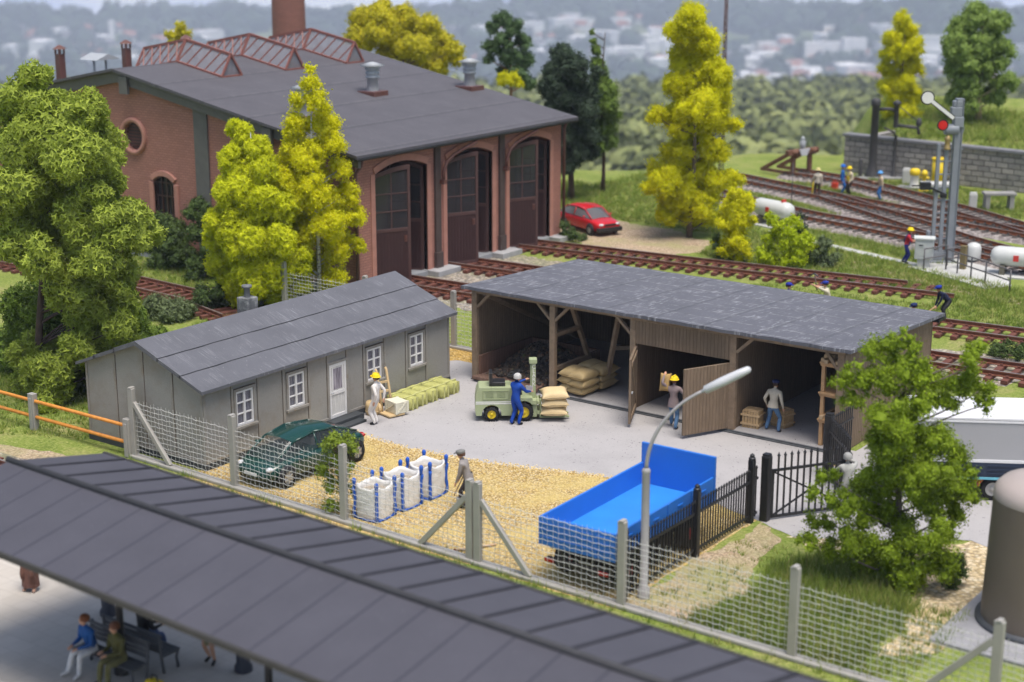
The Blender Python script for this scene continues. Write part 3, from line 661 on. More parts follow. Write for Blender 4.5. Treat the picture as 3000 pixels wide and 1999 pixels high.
for a_, b_, c0, d0 in ((DOOR[0], DOOR[0] + .1, .21, 2.05), (DOOR[1] - .1, DOOR[1], .21, 2.05), (DOOR[0] + .1, DOOR[1] - .1, 1.95, 2.05), (DOOR[0] + .1, DOOR[1] - .1, 1.0, 1.12), (DOOR[0] + .1, DOOR[1] - .1, .21, .32), (yd - .28, yd - .22, 1.12, 1.95), (yd + .22, yd + .28, 1.12, 1.95)): f.box(xx, xx + .025, a_, b_, c0, d0)
f.build('frame', HUTWIN, do, .005)
f = MB(); f.box(xx - .001, xx + .006, yd - .22, yd + .22, 1.17, 1.88); f.build('pane', CURTAIN, do)
f = MB(); f.tube([(xx + .02, DOOR[0] + .07, 1.08), (xx + .06, DOOR[0] + .07, 1.08), (xx + .06, DOOR[0] + .18, 1.08)], .014, 6); f.build('handle', VENTM, do)
m = MB(); ns = 3
for s in (1, -1):
    for k in range(ns):                                  # three overlapping strips of felt on each slope
        t0 = 1 - k / ns; t1 = 1 - (k + 1) / ns
        xa = HRX + s * (HX1 - HRX + .22) * (1 - t0); xb = HRX + s * (HX1 - HRX + .22) * (1 - t1) + s * (.05 if k < ns - 1 else 0)
        za = 3.62 - (3.62 - 2.62) * abs(xa - HRX) / (HX1 - HRX); zb = 3.62 - (3.62 - 2.62) * abs(xb - HRX) / (HX1 - HRX); o_ = .022 * (ns - 1 - k)
        n = 34; ya, yb = HY0 - .22, HY1 + .22
        for i in range(n):                               # slightly uneven laps
            w0 = .012 * math.sin(i * 1.7 + k) + .01 * math.sin(i * .53); w1 = .012 * math.sin((i + 1) * 1.7 + k) + .01 * math.sin((i + 1) * .53)
            y0, y1 = ya + (yb - ya) * i / n, ya + (yb - ya) * (i + 1) / n; e0, e1 = (w0, w1) if k < ns - 1 else (0, 0)
            V_ = [(xa, y0, za - .05), (xa, y1, za - .05), (xb + e1 * s, y1, zb - .05), (xb + e0 * s, y0, zb - .05), (xa, y0, za + .05 + o_), (xa, y1, za + .05 + o_), (xb + e1 * s, y1, zb + .05 + o_), (xb + e0 * s, y0, zb + .05 + o_)]
            Fs = [(0, 1, 2, 3), (4, 7, 6, 5), (3, 2, 6, 7), (0, 4, 5, 1)] + ([(0, 3, 7, 4)] if i == 0 else []) + ([(1, 5, 6, 2)] if i == n - 1 else [])
            m.add(V_, Fs)
hp(m, 'roof', HUTROOF)
m = MB()
for s in (1, -1):
    for k in range(1, ns):
        t1 = k / ns; xb = HRX + s * (HX1 - HRX + .22) * t1 + s * .05; zb = 3.62 - abs(xb - HRX) / (HX1 - HRX) + .0
        pts = [(xb + s * (.012 * math.sin(i * 1.7 + k - 1) + .01 * math.sin(i * .53)) + s * .006, HY0 - .22 + (HY1 - HY0 + .44) * i / 34, zb + .05 + .022 * (ns - 1 - (k - 1)) - .012) for i in range(35)]
        m.tube(pts, .009, 4)
hp(m, 'felt_lap', plain('tar_lap', (.03, .03, .035), .5, .3))
m = MB(); m.box(-3.95, -3.45, -7.75, -7.25, 3.1, 3.98); ck = hp(m, 'chimney', plain('chimney_grey', (.13, .135, .14), .6, .3, .3, 4, dirt=(.55, .55, .53), ds=3), .025)
f = MB(); f.lathe([(.1, 3.98), (.1, 4.27), (.17, 4.3), (.17, 4.38), (0, 4.39)], 16, c=(-3.7, -7.5, 0)); f.build('chimney_pot', plain('pot_grey', (.16, .165, .17), .5, .3), ck)
m = MB(); m.box(HX1 + .035, HX1 + .4, -7.35, -5.9, .011, .2); m.box(HX1 + .4, HX1 + .72, -7.5, -6.15, .011, .1); hp(m, 'door_step', plain('step_black', (.05, .055, .06), .7, .25, .2, 3), .012)

# ------------------------------------------------------------------ the open timber shed
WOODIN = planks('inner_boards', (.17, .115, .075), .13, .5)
SHEDROOF = felt('shed_roof_felt', (.12, .122, .142), .5, (9, 1.5, 1.1), [(1, 1.02, .8), (0, 1.9, .2)], .6, .3)
ts = thing('timber_shed', 'open fronted brown timber shed with four bays, double door and scuffed felt roof', 'shed', (7.2, 3.5, 0))
def tp(mb, name, mat, bevel=0., parent=None):
    o = mb.build(name, mat, parent or ts, bevel)
    if parent is None: o.location = (-7.2, -3.5, 0)
    return o
rzs = lambda y: 3.36 - .043 * y
m = MB(); m.box(.02, 14.45, .0, 7.0, .02, .1); tp(m, 'floor', ASPHALT)
m = MB(); m.box(.0, 14.47, -.05, .0, .015, .085); m.box(.0, 14.47, -.12, -.051, .014, .05); tp(m, 'sill_kerb', plain('kerb_dark', (.09, .095, .1), .6, .3, .3, 5), .008)
m = MB(); m.prism([(0, .02), (6.9, .02), (6.9, rzs(6.9) - .02), (0, rzs(0) - .02)], .0, .1, 'x'); tp(m, 'side_wall', WOOD)
m = MB(); m.prism([(0, .02), (6.9, .02), (6.9, rzs(6.9) - .02), (0, rzs(0) - .02)], 14.36, 14.46, 'x'); tp(m, 'side_wall', WOOD)
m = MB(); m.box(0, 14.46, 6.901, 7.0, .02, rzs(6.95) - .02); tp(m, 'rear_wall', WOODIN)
m = MB(); m.prism([(.16, .1), (6.89, .1), (6.89, rzs(6.9) - .03), (.16, rzs(.1) - .03)], 10.52, 10.64, 'x'); tp(m, 'partition', WOOD)
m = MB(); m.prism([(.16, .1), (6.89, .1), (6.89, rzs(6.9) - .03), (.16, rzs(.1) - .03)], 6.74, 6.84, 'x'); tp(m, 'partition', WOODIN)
for x in (.1, 3.5, 6.79, 10.58, 14.32):
    m = MB(); m.box(x - .11, x + .11, -.03, .15, .1, 3.22); tp(m, 'post', WOOD_BEAM, .012)
m = MB(); m.box(0, 14.46, -.035, .155, 3.221, 3.34); m.box(0, 14.46, 3.3, 3.45, 3.04, 3.2); tp(m, 'top_beam', WOOD_BEAM, .012)
for x0, x1, in ((.22, .75), (3.39, 2.85), (3.61, 4.15), (6.68, 6.1), (10.69, 11.25), (14.21, 13.8)):
    m = MB(); m.beam((x0, .05, 2.72), (x1, .05, 3.24), .12, .1); tp(m, 'knee_brace', WOOD_BEAM, .01)
m = MB(); m.box(6.9, 10.47, .0, .08, 2.42, 3.22); tp(m, 'door_header', WOOD)
for nm_, pts in (('strut', ((3.5, 1.1, 3.2), (3.5, 2.38, .75))), ('rail', ((3.5, .1, 2.16), (3.5, 1.7, 2.13))), ('rail', ((3.5, .1, .93), (3.5, 2.3, .9))), ('strut', ((5.55, 1.1, 3.1), (4.95, 1.35, .7))), ('rail', ((4.4, 2.6, 1.3), (6.7, 3.6, 1.5))), ('strut', ((.14, 6.6, .2), (.14, .5, 3.1)))):
    m = MB(); m.beam(*pts, .15, .15); tp(m, nm_, WOOD_BEAM, .01)
m = MB(); n = 60
def eave(i): return .018 * math.sin(i * 1.3) + .012 * math.sin(i * .41)
for i in range(n):
    xa, xb = -.3 + 15.05 * i / n, -.3 + 15.05 * (i + 1) / n
    V_ = []
    for (y, dz) in ((-.27, -.0), (7.3, 0)):
        for x, e in ((xa, eave(i)), (xb, eave(i + 1))):
            yy = y + (e if y < 0 else -e); V_ += [(x, yy, rzs(y) + .0), (x, yy, rzs(y) + .11 + .15 * (e if y < 0 else 0))]
    # order: front a lo, front a hi, front b lo, front b hi, back ...
    Fs = [(0, 2, 3, 1), (1, 3, 7, 5), (0, 4, 6, 2), (4, 5, 7, 6)] + ([(0, 1, 5, 4)] if i == 0 else []) + ([(2, 6, 7, 3)] if i == n - 1 else [])
    m.add(V_, Fs)
tp(m, 'roof', SHEDROOF)
m = MB(); m.box(14.3, 14.72, 6.9, 7.5, 2.88, 3.02); tp(m, 'rear_gutter', BLACK, .02)
for hx, ang, s in ((6.92, -64, 1), (10.45, -116, -1)):
    m = MB(); m.box(0, 1.74, -.04, .04, .13, 2.34); d_ = m.build('door', WOOD, ts, .01); d_.location = (hx - 7.2, -.02 - 3.5, 0); d_.rotation_euler = (0, 0, RAD(ang))
    f = MB(); yy = .041 * s
    for z in (.3, 2.1): f.box(.06, 1.68, min(yy, yy + .03 * s), max(yy, yy + .03 * s), z, z + .12)
    f.beam((.15, yy + .015 * s, .42), (1.6, yy + .015 * s, 2.1), .1, .03, up=(0, 1, 0)); f.build('ledge', WOOD_BEAM, d_)
    f = MB(); f.box(1.5, 1.66, min(yy, yy + .045 * s), max(yy, yy + .045 * s), 1.15, 1.2); f.build('handle', VENTM, d_)
# ------------------------------------------------------------------ railway tracks
def sweep(m, pts, prof, mi=0):
    P = [Vector((p[0], p[1])) for p in pts]; n = len(prof); vs = []; fs = []
    for i, p in enumerate(P):
        d = (P[min(i + 1, len(P) - 1)] - P[max(i - 1, 0)]).normalized(); nn = Vector((-d.y, d.x))
        for o, z in prof: q = p + nn * o; vs.append((q.x, q.y, z))
    for i in range(len(P) - 1):
        for k in range(n): fs.append((i * n + k, i * n + (k + 1) % n, (i + 1) * n + (k + 1) % n, (i + 1) * n + k))
    fs += [tuple(range(n)), tuple(range((len(P) - 1) * n + n - 1, (len(P) - 1) * n - 1, -1))]
    m.add(vs, fs, mi)
def resample(pts, step):
    out = []; acc = 0
    L = [math.dist(pts[i], pts[i + 1]) for i in range(len(pts) - 1)]; tot = sum(L); n = int(tot / step)
    for k in range(n + 1):
        s = k * step; i = 0
        while i < len(L) - 1 and s > L[i]: s -= L[i]; i += 1
        f = min(1, s / L[i]); p, q = pts[i], pts[i + 1]
        out.append((p[0] + (q[0] - p[0]) * f, p[1] + (q[1] - p[1]) * f, math.atan2(q[1] - p[1], q[0] - p[0])))
    return out
def offset(pts, o):
    P = [Vector(p) for p in pts]; r = []
    for i, p in enumerate(P):
        d = (P[min(i + 1, len(P) - 1)] - P[max(i - 1, 0)]).normalized(); r.append((p.x - d.y * o, p.y + d.x * o))
    return r
tie_mesh = {}
def track(pts, label, tie_mat, rail_mat, bed=None, zt=.16, spacing=.64, cut=(0, 0), ties=True, tw=.24):
    t = thing('railway_track', label, 'railway track', (pts[0][0], pts[0][1], 0), group='tracks of the railway yard')
    off = Vector((-pts[0][0], -pts[0][1], 0))
    G = .76
    if bed:
        b = MB(); sweep(b, pts, [(-1.75, .0), (-1.35, zt - .05), (1.35, zt - .05), (1.75, .0)]); o = b.build('ballast_bed', bed, t); o.location = off
    for s, c in ((1, cut[0]), (-1, cut[1])):
        q = offset(pts, s * G)
        if c: q[-1] = (q[-1][0] + c, q[-1][1] + c * .1)
        m = MB(); z = zt
        sweep(m, q, [(-.075, z), (-.075, z + .03), (-.02, z + .045), (-.02, z + .135), (-.045, z + .145), (-.045, z + .185), (.045, z + .185), (.045, z + .145), (.02, z + .135), (.02, z + .045), (.075, z + .03), (.075, z)])
        r = m.build('rail', [rail_mat], t); r.location = off
        h = MB(); sweep(h, q, [(-.04, z + .1855), (-.04, z + .19), (.04, z + .19), (.04, z + .1855)]); hh = h.build('rail_head', RAILTOP, r)
    if ties:
        key = (tie_mat.name, tw)
        for (x, y, a_) in resample(pts, spacing):
            if key not in tie_mesh:
                m = MB(); m.box(-tw / 2, tw / 2, -1.28, 1.28, -.13, 0); 
                for s in (1, -1): m.box(-tw / 2 - .02, tw / 2 + .02, s * G - .17, s * G + .17, .001, .03); m.box(-.05, .05, s * G - .15, s * G + .15, .03, .075)
                o = m.build('sleeper', tie_mat, t, .015); tie_mesh[key] = o.data
            else:
                o = bpy.data.objects.new('sleeper', tie_mesh[key]); COL.objects.link(o); o.parent = t
            o.location = (x - pts[0][0], y - pts[0][1], zt - .002); o.rotation_euler = (0, 0, a_ + rnd.uniform(-.015, .015))
    return t
track([(-20, 9.9), (-11.5, 10.2), (-4, 10.45), (6, 11.15), (24, 12.4)], 'red brown spur track leading out of the nearest gate of the engine shed', TIE_RED, RUST)
track([(-20, 14.6), (-11.5, 14.95), (-4, 15.4), (6, 16.2), (24, 17.9)], 'red brown spur track leading out of the middle gate of the engine shed', TIE_RED, RUST)
track([(-20, 20.0), (-11.5, 20.35), (-4, 21.1), (2, 21.8), (8.6, 22.55)], 'red brown spur track from the farthest gate, its rails ending in the grass', TIE_RED, RUST, cut=(-1.6, .9))
track([(-11.7, 49.2), (-8, 48.2), (-5.5, 47), (-2, 44.9), (.6, 43.0), (2.0, 42.2), (6, 39.4), (14, 33.5)], 'rusty track running up to the wooden buffer stop beside the stone wall', TIE_GREY, RUST2, BALLAST, .2)
track([(-14.3, 45.3), (-9.6, 43.4), (-6.1, 42.0), (-2.2, 40.7), (.4, 39.85), (2.4, 39.1), (6, 38.1), (14, 35.8)], 'rusty through track behind the signal, passing the four track workers', TIE_GREY, RUST2, BALLAST, .2)
track([(-5.6, 41.75), (-3, 39.85), (0, 37.75), (3, 35.65), (5.3, 34.0), (8.2, 32.3), (14, 29.0)], 'diverging track of the turnout, crossing from the through track towards the signal', TIE_GREY, RUST2, BALLAST, .205)
track([(-13, 39.5), (-8, 37.3), (-4.3, 35.7), (-1.2, 34.85), (1.8, 33.9), (4.6, 32.75), (8.5, 31.0), (14, 28.2)], 'rusty track nearest the signal mast, running behind the white tanks', TIE_GREY, RUST2, BALLAST, .2)
track([(-46, 2.0), (-22, 2.7), (-17, 2.35), (-13.2, 1.3)], 'short red brown siding in the bushes below the engine shed gable', TIE_RED, RUST)
track([(-14, -17.0), (6, -17.0)], 'red brown track between the platform roof and the garden path', TIE_RED, RUST, PEBBLE, .1)
m = MB(); m.box(-.12, .12, -1.2, 1.2, .55, .85); 
bs = thing('buffer_beam', 'short brown timber buffer beam at the end of the bush siding', 'buffer stop', (-15.4, 3.4, 0), RAD(-15)); m.build('beam', plain('old_beam', (.2, .11, .07), .8, .2, .3, 4), bs, .04)
m = MB(); m.box(-.1, .1, -.9, -.7, 0, 1.5); m.box(-.1, .1, .7, .9, 0, .55); m.build('post', RUST, bs, .02)

# ------------------------------------------------------------------ wire mesh fences
def wire_panel(x0, x1, z0, z1, parent, y=0.):
    m = MB(); r = .0085; sp = .17; sh = .15
    nx = int((x1 - x0) / sp); nz = int((z1 - z0) / sh)
    jx = [x0 + sp * (i + .5) + rnd.uniform(-.012, .012) for i in range(nx)]
    for i, x in enumerate(jx):
        lean = rnd.uniform(-.02, .02); pts = [(x + lean * k / nz + .012 * math.sin(k * 2.1 + i), y + (.013 if (i + k) % 2 else -.013), z0 + sh * k) for k in range(nz + 1)]
        pts.append((x + lean, y, z1 + rnd.uniform(.03, .09))); m.tube(pts, r * .72, 4, 0, False)
    for k in range(nz + 1):
        pts = [(x0, y, z0 + sh * k)] + [(x, y + (-.013 if (i + k) % 2 else .013), z0 + sh * k + .01 * math.sin(i * .9 + k * 1.3) + (.008 if i % 2 else -.008)) for i, x in enumerate(jx)] + [(x1, y, z0 + sh * k)]
        m.tube(pts, r, 4, 0, False)
    return m.build('wire_mesh', MESH_WIRE, parent, fix=False)
def fence_post(parent, x, h=2.25, brace=0):
    m = MB(); m.prism([(x - .11, -.09), (x + .11, -.09), (x + .11, .05), (x + .05, .05), (x + .05, .12), (x - .05, .12), (x - .05, .05), (x - .11, .05)], 0, h, 'z')
    m.box(x - .06, x + .06, -.11, .09, h, h + .04)
    m.build('post', GREY_POST, parent, .018)
    if brace:
        m = MB(); m.beam((x + brace * .1, -.02, h * .8), (x + brace * 1.7, -.05, .1), .12, .15); m.build('brace', GREY_POST, parent, .015)
def kerb(parent, x0, x1):
    m = MB(); m.box(x0, x1, -.16, .14, 0, .11); m.build('base_kerb', GREY_POST, parent, .03)
def mesh_fence(label, loc, rz, xs, braces, h=2.25, double=()):
    f = thing('mesh_fence', label, 'fence', loc, rz, 'grey wire mesh fences')
    for i, x in enumerate(xs): fence_post(f, x, h, braces.get(i, 0))
    for a_, b_ in zip(xs[:-1], xs[1:]): wire_panel(a_ + .1, b_ - .1, .14, h - .42, f)
    kerb(f, xs[0] - .15, xs[-1] + .15)
    return f
mesh_fence('grey post and wire mesh fence running past the hut gable, green car and white bags', (-3.15, -13.12, 0), RAD(-2.0), [0, 4.52, 8.97, 13.5], {0: 1, 3: -1})
mesh_fence('grey post and wire mesh fence past the blue trailer and grass to the right corner', (10.62, -13.62, 0), RAD(-1.2), [0, 4.46, 9.1, 13.8, 16.9], {0: 1, 3: -1})
mesh_fence('grey post and wire mesh fence between the back of the hut and the timber shed', (-12.2, 3.0, 0), 0, [0, 4.5, 9.0, 12.0], {})
rf = thing('rail_fence', 'low fence of grey posts with two orange wooden rails left of the hut', 'fence', (-12.6, -13.18, 0))
for x in (0, 4.63, 9.24):
    m = MB(); m.box(x - .13, x + .13, -.1, .1, 0, 1.24); m.box(x - .06, x + .06, -.13, -.1, .02, 1.1); m.build('post', GREY_POST, rf, .04, 3)
OR = plain('orange_wood', (.62, .25, .045), .55, .3, .22, 5)
for z in (1.0, .46):
    m = MB(); m.tube([(-2, 0, z + .02), (0, 0, z), (4.6, .01, z - .01), (9.25, 0, z)], .058, 10); m.build('rail', OR, rf)

# ------------------------------------------------------------------ black iron fence and the two gate leaves
IRON = plain('black_iron', (.016, .016, .018), .45, .45, .2, 4)
def iron_bars(m, L, sp, z0, z1, fin=.1, r=.017):
    n = int(L / sp); o = (L - (n - 1) * sp) / 2
    for i in range(n):
        x = o + sp * i; m.box(x - r, x + r, -r, r, z0, z1)
        m.lathe([(r * 1.2, z1 - .02), (r * 2.4, z1 + .025), (r * 1.5, z1 + .05), (0, z1 + fin)], 6, c=(x, 0, 0), smooth=False)
iff = thing('iron_fence', 'black spiked iron railing fence beside the blue trailer', 'fence', (14.92, -13.45, 0), RAD(90))
for x in (.05, 3.6, 6.62):
    m = MB(); m.box(x - .085, x + .085, -.085, .085, 0, 1.86); m.lathe([(.1, 1.86), (.11, 1.9), (.06, 1.93), (.08, 1.98), (.0, 2.04)], 8, c=(x, 0, 0)); m.build('post', IRON, iff, .02)
m = MB(); iron_bars(m, 7.0, .142, .1, 1.52); m.build('spiked_bars', IRON, iff)
for z in (.2, 1.22):
    m = MB(); m.box(0, 7.0, -.022, .022, z - .035, z + .035); m.build('rail', IRON, iff)
for x, y, nm in ((15.18, -6.45, 'left'), (14.95, -2.0, 'right')):
    g = thing('gate_post', 'square black iron gate post at the end of the spiked fence' if nm == 'left' else 'square black iron gate post near the timber shed corner', 'gate post', (x, y, 0))
    m = MB(); m.box(-.12, .12, -.12, .12, 0, 1.92); m.build('shaft', IRON, g, .03); m = MB(); m.prism([(-.1, -.1), (.1, -.1), (.1, .1), (-.1, .1)], 1.92, 1.98, 'z'); m.build('cap', IRON, g, .02)
def iron_gate(label, loc, rz, L=2.45):
    g = thing('iron_gate', label, 'gate', loc, rz)
    m = MB(); iron_bars(m, L, .205, .06, 1.86, .13, .022); m.build('spiked_bars', IRON, g)
    m = MB()
    for z in (.1, 1.46): m.box(0, L, -.03, .03, z - .035, z + .035)
    m.box(0, .07, -.03, .03, .1, 1.5); m.box(L - .07, L, -.03, .03, .1, 1.5); m.build('frame', IRON, g)
    m = MB(); m.beam((.05, -.03, .15), (L - .05, -.03, 1.42), .03, .05); m.beam((.05, .03, 1.42), (L - .05, .03, .15), .03, .05); m.build('cross_brace', IRON, g)
    return g
iron_gate('black spiked iron gate leaf pushed open beside the square gate post', (15.28, -6.32, 0), math.atan2(2.0, 1.32))
iron_gate('black spiked iron gate leaf seen nearly edge on beside the man in grey overalls', (15.02, -2.1, 0), math.atan2(-1.72, 1.5), 2.25)
g = thing('iron_fence', 'short black iron fence panel between the gate and the timber shed corner', 'fence', (14.95, -1.9, 0), RAD(90))
m = MB(); iron_bars(m, 1.6, .142, .1, 1.75); m.build('spiked_bars', IRON, g); m = MB()
for z in (.2, 1.4): m.box(0, 1.6, -.022, .022, z - .03, z + .03)
m.build('rail', IRON, g)

# ------------------------------------------------------------------ street lamp
LAMPG = plain('lamp_grey', (.34, .33, .33), .4, .45, .08)
lp = thing('street_lamp', 'grey curved street lamp with long pale head standing behind the wire fence', 'street lamp', (15.2, -12.9, 0))
m = MB(); m.lathe([(.16, 0), (.16, .25), (.105, .3), (.1, 3.26), (.11, 3.3), (.1, 3.36), (.06, 3.4)], 14); m.build('pole', LAMPG, lp)
m = MB(); ar = []
for i in range(17):
    t = i / 16; ang = t * RAD(64); u = 2.35 * (1 - math.cos(ang)) / (1 - math.cos(RAD(64))) * .56; z = 3.34 + 2.0 * math.sin(ang) / math.sin(RAD(64)); ar.append((u * .808, u * .589, z))
m.tube(ar, [.052 - .016 * i / 16 for i in range(17)], 10); m.build('arm', LAMPG, lp)
e = Vector(ar[-1]); d = (Vector(ar[-1]) - Vector(ar[-2])).normalized(); d = Vector((.808 * .9, .589 * .9, .45)).normalized()
m = MB(); m.tube([e - d * .05, e + d * .03, e + d * .06, e + d * .55, e + d * .95, e + d * 1.2, e + d * 1.25], [.035, .05, .1, .115, .105, .085, .03], 14); m.build('lamp_head', plain('lamp_head', (.55, .56, .58), .35, .4, .04), lp)
# ------------------------------------------------------------------ platform roof
CANROOF = felt('platform_roof_felt', (.074, .073, .09), .0, (1, 5, 5), None, .65, .12)
pc = thing('platform_canopy', 'long dark felt platform roof on black cast iron columns in front of the fence', 'platform roof', (5.05 + 14.95 * math.cos(RAD(2.4)), -23.65 - 14.95 * math.sin(RAD(2.4)), 0), RAD(-2.4))
ox, oy = -20, 23.65
def cp(mb, name, mat, bevel=0.):
    o = mb.build(name, mat, pc, bevel); o.location = (ox, oy, 0); return o
E0, E1, RID = 4.0, 4.0, 4.52
m = MB(); m.prism([(-26.25, 3.92), (-23.65, 4.42), (-21.05, 3.92), (-21.05, 4.0), (-23.65, RID), (-26.25, 4.0)], 5.05, 36, 'x'); cp(m, 'roof', CANROOF)
BAT = plain('roof_batten', (.033, .033, .042), .7, .25, .12)
m = MB()
for i in range(31):
    x = 5.8 + i * .985; m.beam((x, -23.7, RID + .012), (x, -21.03, 4.015), .09, .035)
cp(m, 'felt_batten', BAT)
m = MB()
for i in range(31):
    x = 5.8 + i * .985; m.beam((x, -23.6, RID + .004), (x, -26.2, 4.006), .045, .012)
cp(m, 'felt_seam', plain('felt_seam', (.04, .041, .056), .7, .25, .12))
m = MB(); m.tube([(5.0, -23.65, RID + .02), (36, -23.65, RID + .02)], .075, 10); cp(m, 'ridge_roll', plain('ridge_grey', (.055, .055, .06), .7, .25))
m = MB(); m.box(5.0, 36, -26.3, -26.22, 3.9, 4.03); m.box(5.0, 36, -21.08, -21.0, 3.9, 4.03); cp(m, 'fascia', plain('canopy_fascia', (.05, .048, .045), .6, .3), .015)
m = MB(); m.box(5.0, 36, -26.2, -26.13, 3.84, 3.91); m.box(5.0, 36, -21.15, -21.085, 3.8, 3.9); m.box(5.3, 36, -23.75, -23.55, 4.1, 4.3); cp(m, 'eaves_timber', plain('cream_valance', (.42, .36, .22), .7, .2, .15, 4))
for x in (8.6, 13.25, 17.9, 22.6, 27.3):
    m = MB(); m.lathe([(.2, .4), (.2, .7), (.12, .8), (.085, 1.0), (.075, 3.2), (.1, 3.25), (.1, 3.4)], 12, c=(x, -23.6, 0))
    for s in (1, -1):
        m.beam((x, -23.6, 3.25), (x, -23.6 + s * 1.1, 4.05), .07, .12); m.beam((x, -23.6, 3.25), (x + s * .8, -23.6, 4.15), .07, .12)
    cp(m, 'column', BLACK)
NAVY = plain('navy_iron', (.025, .03, .05), .45, .4, .2)
for x in (5.92, 10.58, 15.25, 19.9, 24.6):
    m = MB(); m.lathe([(.2, .4), (.2, .52), (.15, .6), (.16, .9), (.11, .98), (.1, 1.5), (.13, 1.54), (.13, 1.62), (.095, 1.66), (.09, 3.4), (.16, 3.5), (.16, 3.95)], 14, c=(x, -21.9, 0)); cp(m, 'column', NAVY)

# ------------------------------------------------------------------ semaphore signal
SIGG = plain('signal_grey', (.24, .26, .29), .45, .4, .08)
sg = thing('semaphore_signal', 'grey lattice semaphore signal with raised white arm and red lamp disc', 'railway signal', (6.15, 29.2, 0), math.atan2(.589, .808))
m = MB()
m.box(-.62, -.46, -.1, .1, 0, 5.75); m.box(-.25, -.07, -.08, .08, .2, 5.6)
m.box(.16, .44, -.14, .14, 0, 7.9); m.box(.44, .48, -.2, .2, 0, 7.9); m.box(.12, .16, -.2, .2, 0, 7.9)
m.build('mast', SIGG, sg, .015)
for k in range(9):
    z = .55 + k * .62; m = MB(); m.box(-.46, .12, -.035, .035, z, z + .07); m.build('cross_bar', SIGG, sg, .01)
    if k % 2 == 0: m = MB(); m.beam((.49, 0, z), (.62, 0, z), .04, .04); m.build('step_iron', SIGG, sg)
m = MB(); m.box(-.7, .6, -.3, .3, 0, .14); m.build('base_plate', SIGG, sg, .01)
m = MB(); m.box(-.46, .12, -.09, .09, .14, .55); m.build('web_plate', SIGG, sg, .01)
m = MB(); m.box(-.92, -.64, -.16, .16, .0, .95); m.box(-.86, -.68, -.12, .12, .95, 1.6); m.build('drive_box', SIGG, sg, .05)
m = MB(); m.box(.05, .5, -.24, .24, 6.55, 7.05); m.cyl((-.35, -.05, 6.45), (.3, -.05, 6.45), .26, .26, 16); m.box(-.1, .4, -.2, .18, 7.05, 7.5); m.box(-.02, .42, -.16, .16, 7.5, 7.8); m.build('mechanism_head', SIGG, sg, .04)
pv = Vector((-.02, -.3, 7.0)); ad = Vector((-.8, 0, .6))
m = MB(); m.beam(pv, pv + ad * 1.42, .03, .24); m.cyl(pv + ad * 1.6 + Vector((0, .015, 0)), pv + ad * 1.6 - Vector((0, .015, 0)), .33, .33, 24); sa = m.build('signal_arm', BLACK, sg)
m = MB(); m.beam(pv - Vector((0, .02, 0)), pv + ad * 1.42 - Vector((0, .02, 0)), .03, .16); m.cyl(pv + ad * 1.6 + Vector((0, -.01, 0)), pv + ad * 1.6 - Vector((0, .04, 0)), .275, .275, 24); m.build('white_face', WHITE, sa)
m = MB(); m.cyl((-.5, -.26, 6.68), (-.5, -.3, 6.68), .27, .27, 20); sp_ = m.build('spectacle_ring', BLACK, sg); m = MB(); m.cyl((-.5, -.29, 6.68), (-.5, -.315, 6.68), .21, .21, 20); m.build('red_glass', plain('red_glass', (.62, .012, .015), .2, .5, .05), sp_)
m = MB(); m.lathe([(.12, 5.5), (.17, 5.52), (.13, 5.6), (.13, 5.95), (.17, 5.98), (.1, 6.15), (0, 6.2)], 12, c=(-.18, -.12, 0)); m.build('brass_lamp', plain('brass', (.5, .36, .16), .35, .5, .1, metal=.4), sg)
m = MB(); m.beam((-.1, -.15, 3.35), (-1.0, -.15, 3.75), .08, .1); m.box(-1.35, -.85, -.3, .0, 3.6, 3.95); m.box(-1.75, -1.35, -.18, -.12, 3.75, 3.82); m.box(-.35, -.05, -.2, .0, 3.2, 3.4); m.build('counterweight', BLACK, sg, .02)
m = MB(); m.tube([(.53, .05, .1), (.53, .05, 6.2), (.6, .05, 6.5), (.5, .05, 6.7)], .025, 6); m.build('cable', SIGG, sg)

# ------------------------------------------------------------------ stone retaining wall, water crane, buffer stop
t = NT('grey_stone_blocks'); v = t.coord(); x = t.n('SeparateXYZ', i0=v); uv = t.n('CombineXYZ', i0=x.outputs[0], i1=x.outputs[2]).outputs[0]
b_ = t.n('TexBrick', i0=uv, Color1=(.2, .19, .19), Color2=(.42, .385, .36), Mortar=(.035, .035, .04), Scale=1., **{'Mortar_Size': .04, 'Mortar_Smooth': .5, 'Brick_Width': .78, 'Row_Height': .34, 'Bias': 0.})
STONE = t.bsdf(t.mix(.35, b_.outputs[0], t.ramp(t.noise(v, 2.2, 5, .7), [(.3, (.12, .115, .12)), (.7, (.5, .46, .43))])), .85, .2, t.math('SUBTRACT', t.noise(v, 6, 4), b_.outputs['Fac']), .8, .05)
wl = thing('stone_wall', 'grey stone block retaining wall with flat coping holding up the grassy bank', 'retaining wall', (-9.85, 52.5, 0), math.atan2(-1.2, 11))
m = MB(); m.box(0, 22, 0, .5, -.3, 2.3); m.box(-.02, .55, .5, 9, -.3, 2.1); m.build('wall', STONE, wl)
m = MB(); m.box(-.12, 22, -.12, .62, 2.301, 2.5); m.build('coping', plain('coping_grey', (.2, .2, .215), .75, .25, .15, 2), wl, .03)
wc = thing('water_crane', 'tall black railway water crane with jointed spout in front of the stone wall', 'water crane', (-7.3, 51.25, 0), math.atan2(.589, .808))
CRN = plain('crane_black', (.05, .048, .05), .5, .4, .2)
m = MB(); m.lathe([(.5, 0), (.48, .2), (.32, .5), (.25, 1.0), (.23, 4.5), (.3, 4.55), (.3, 4.9), (.2, 5.0), (.05, 5.05)], 16); m.build('column', CRN, wc)
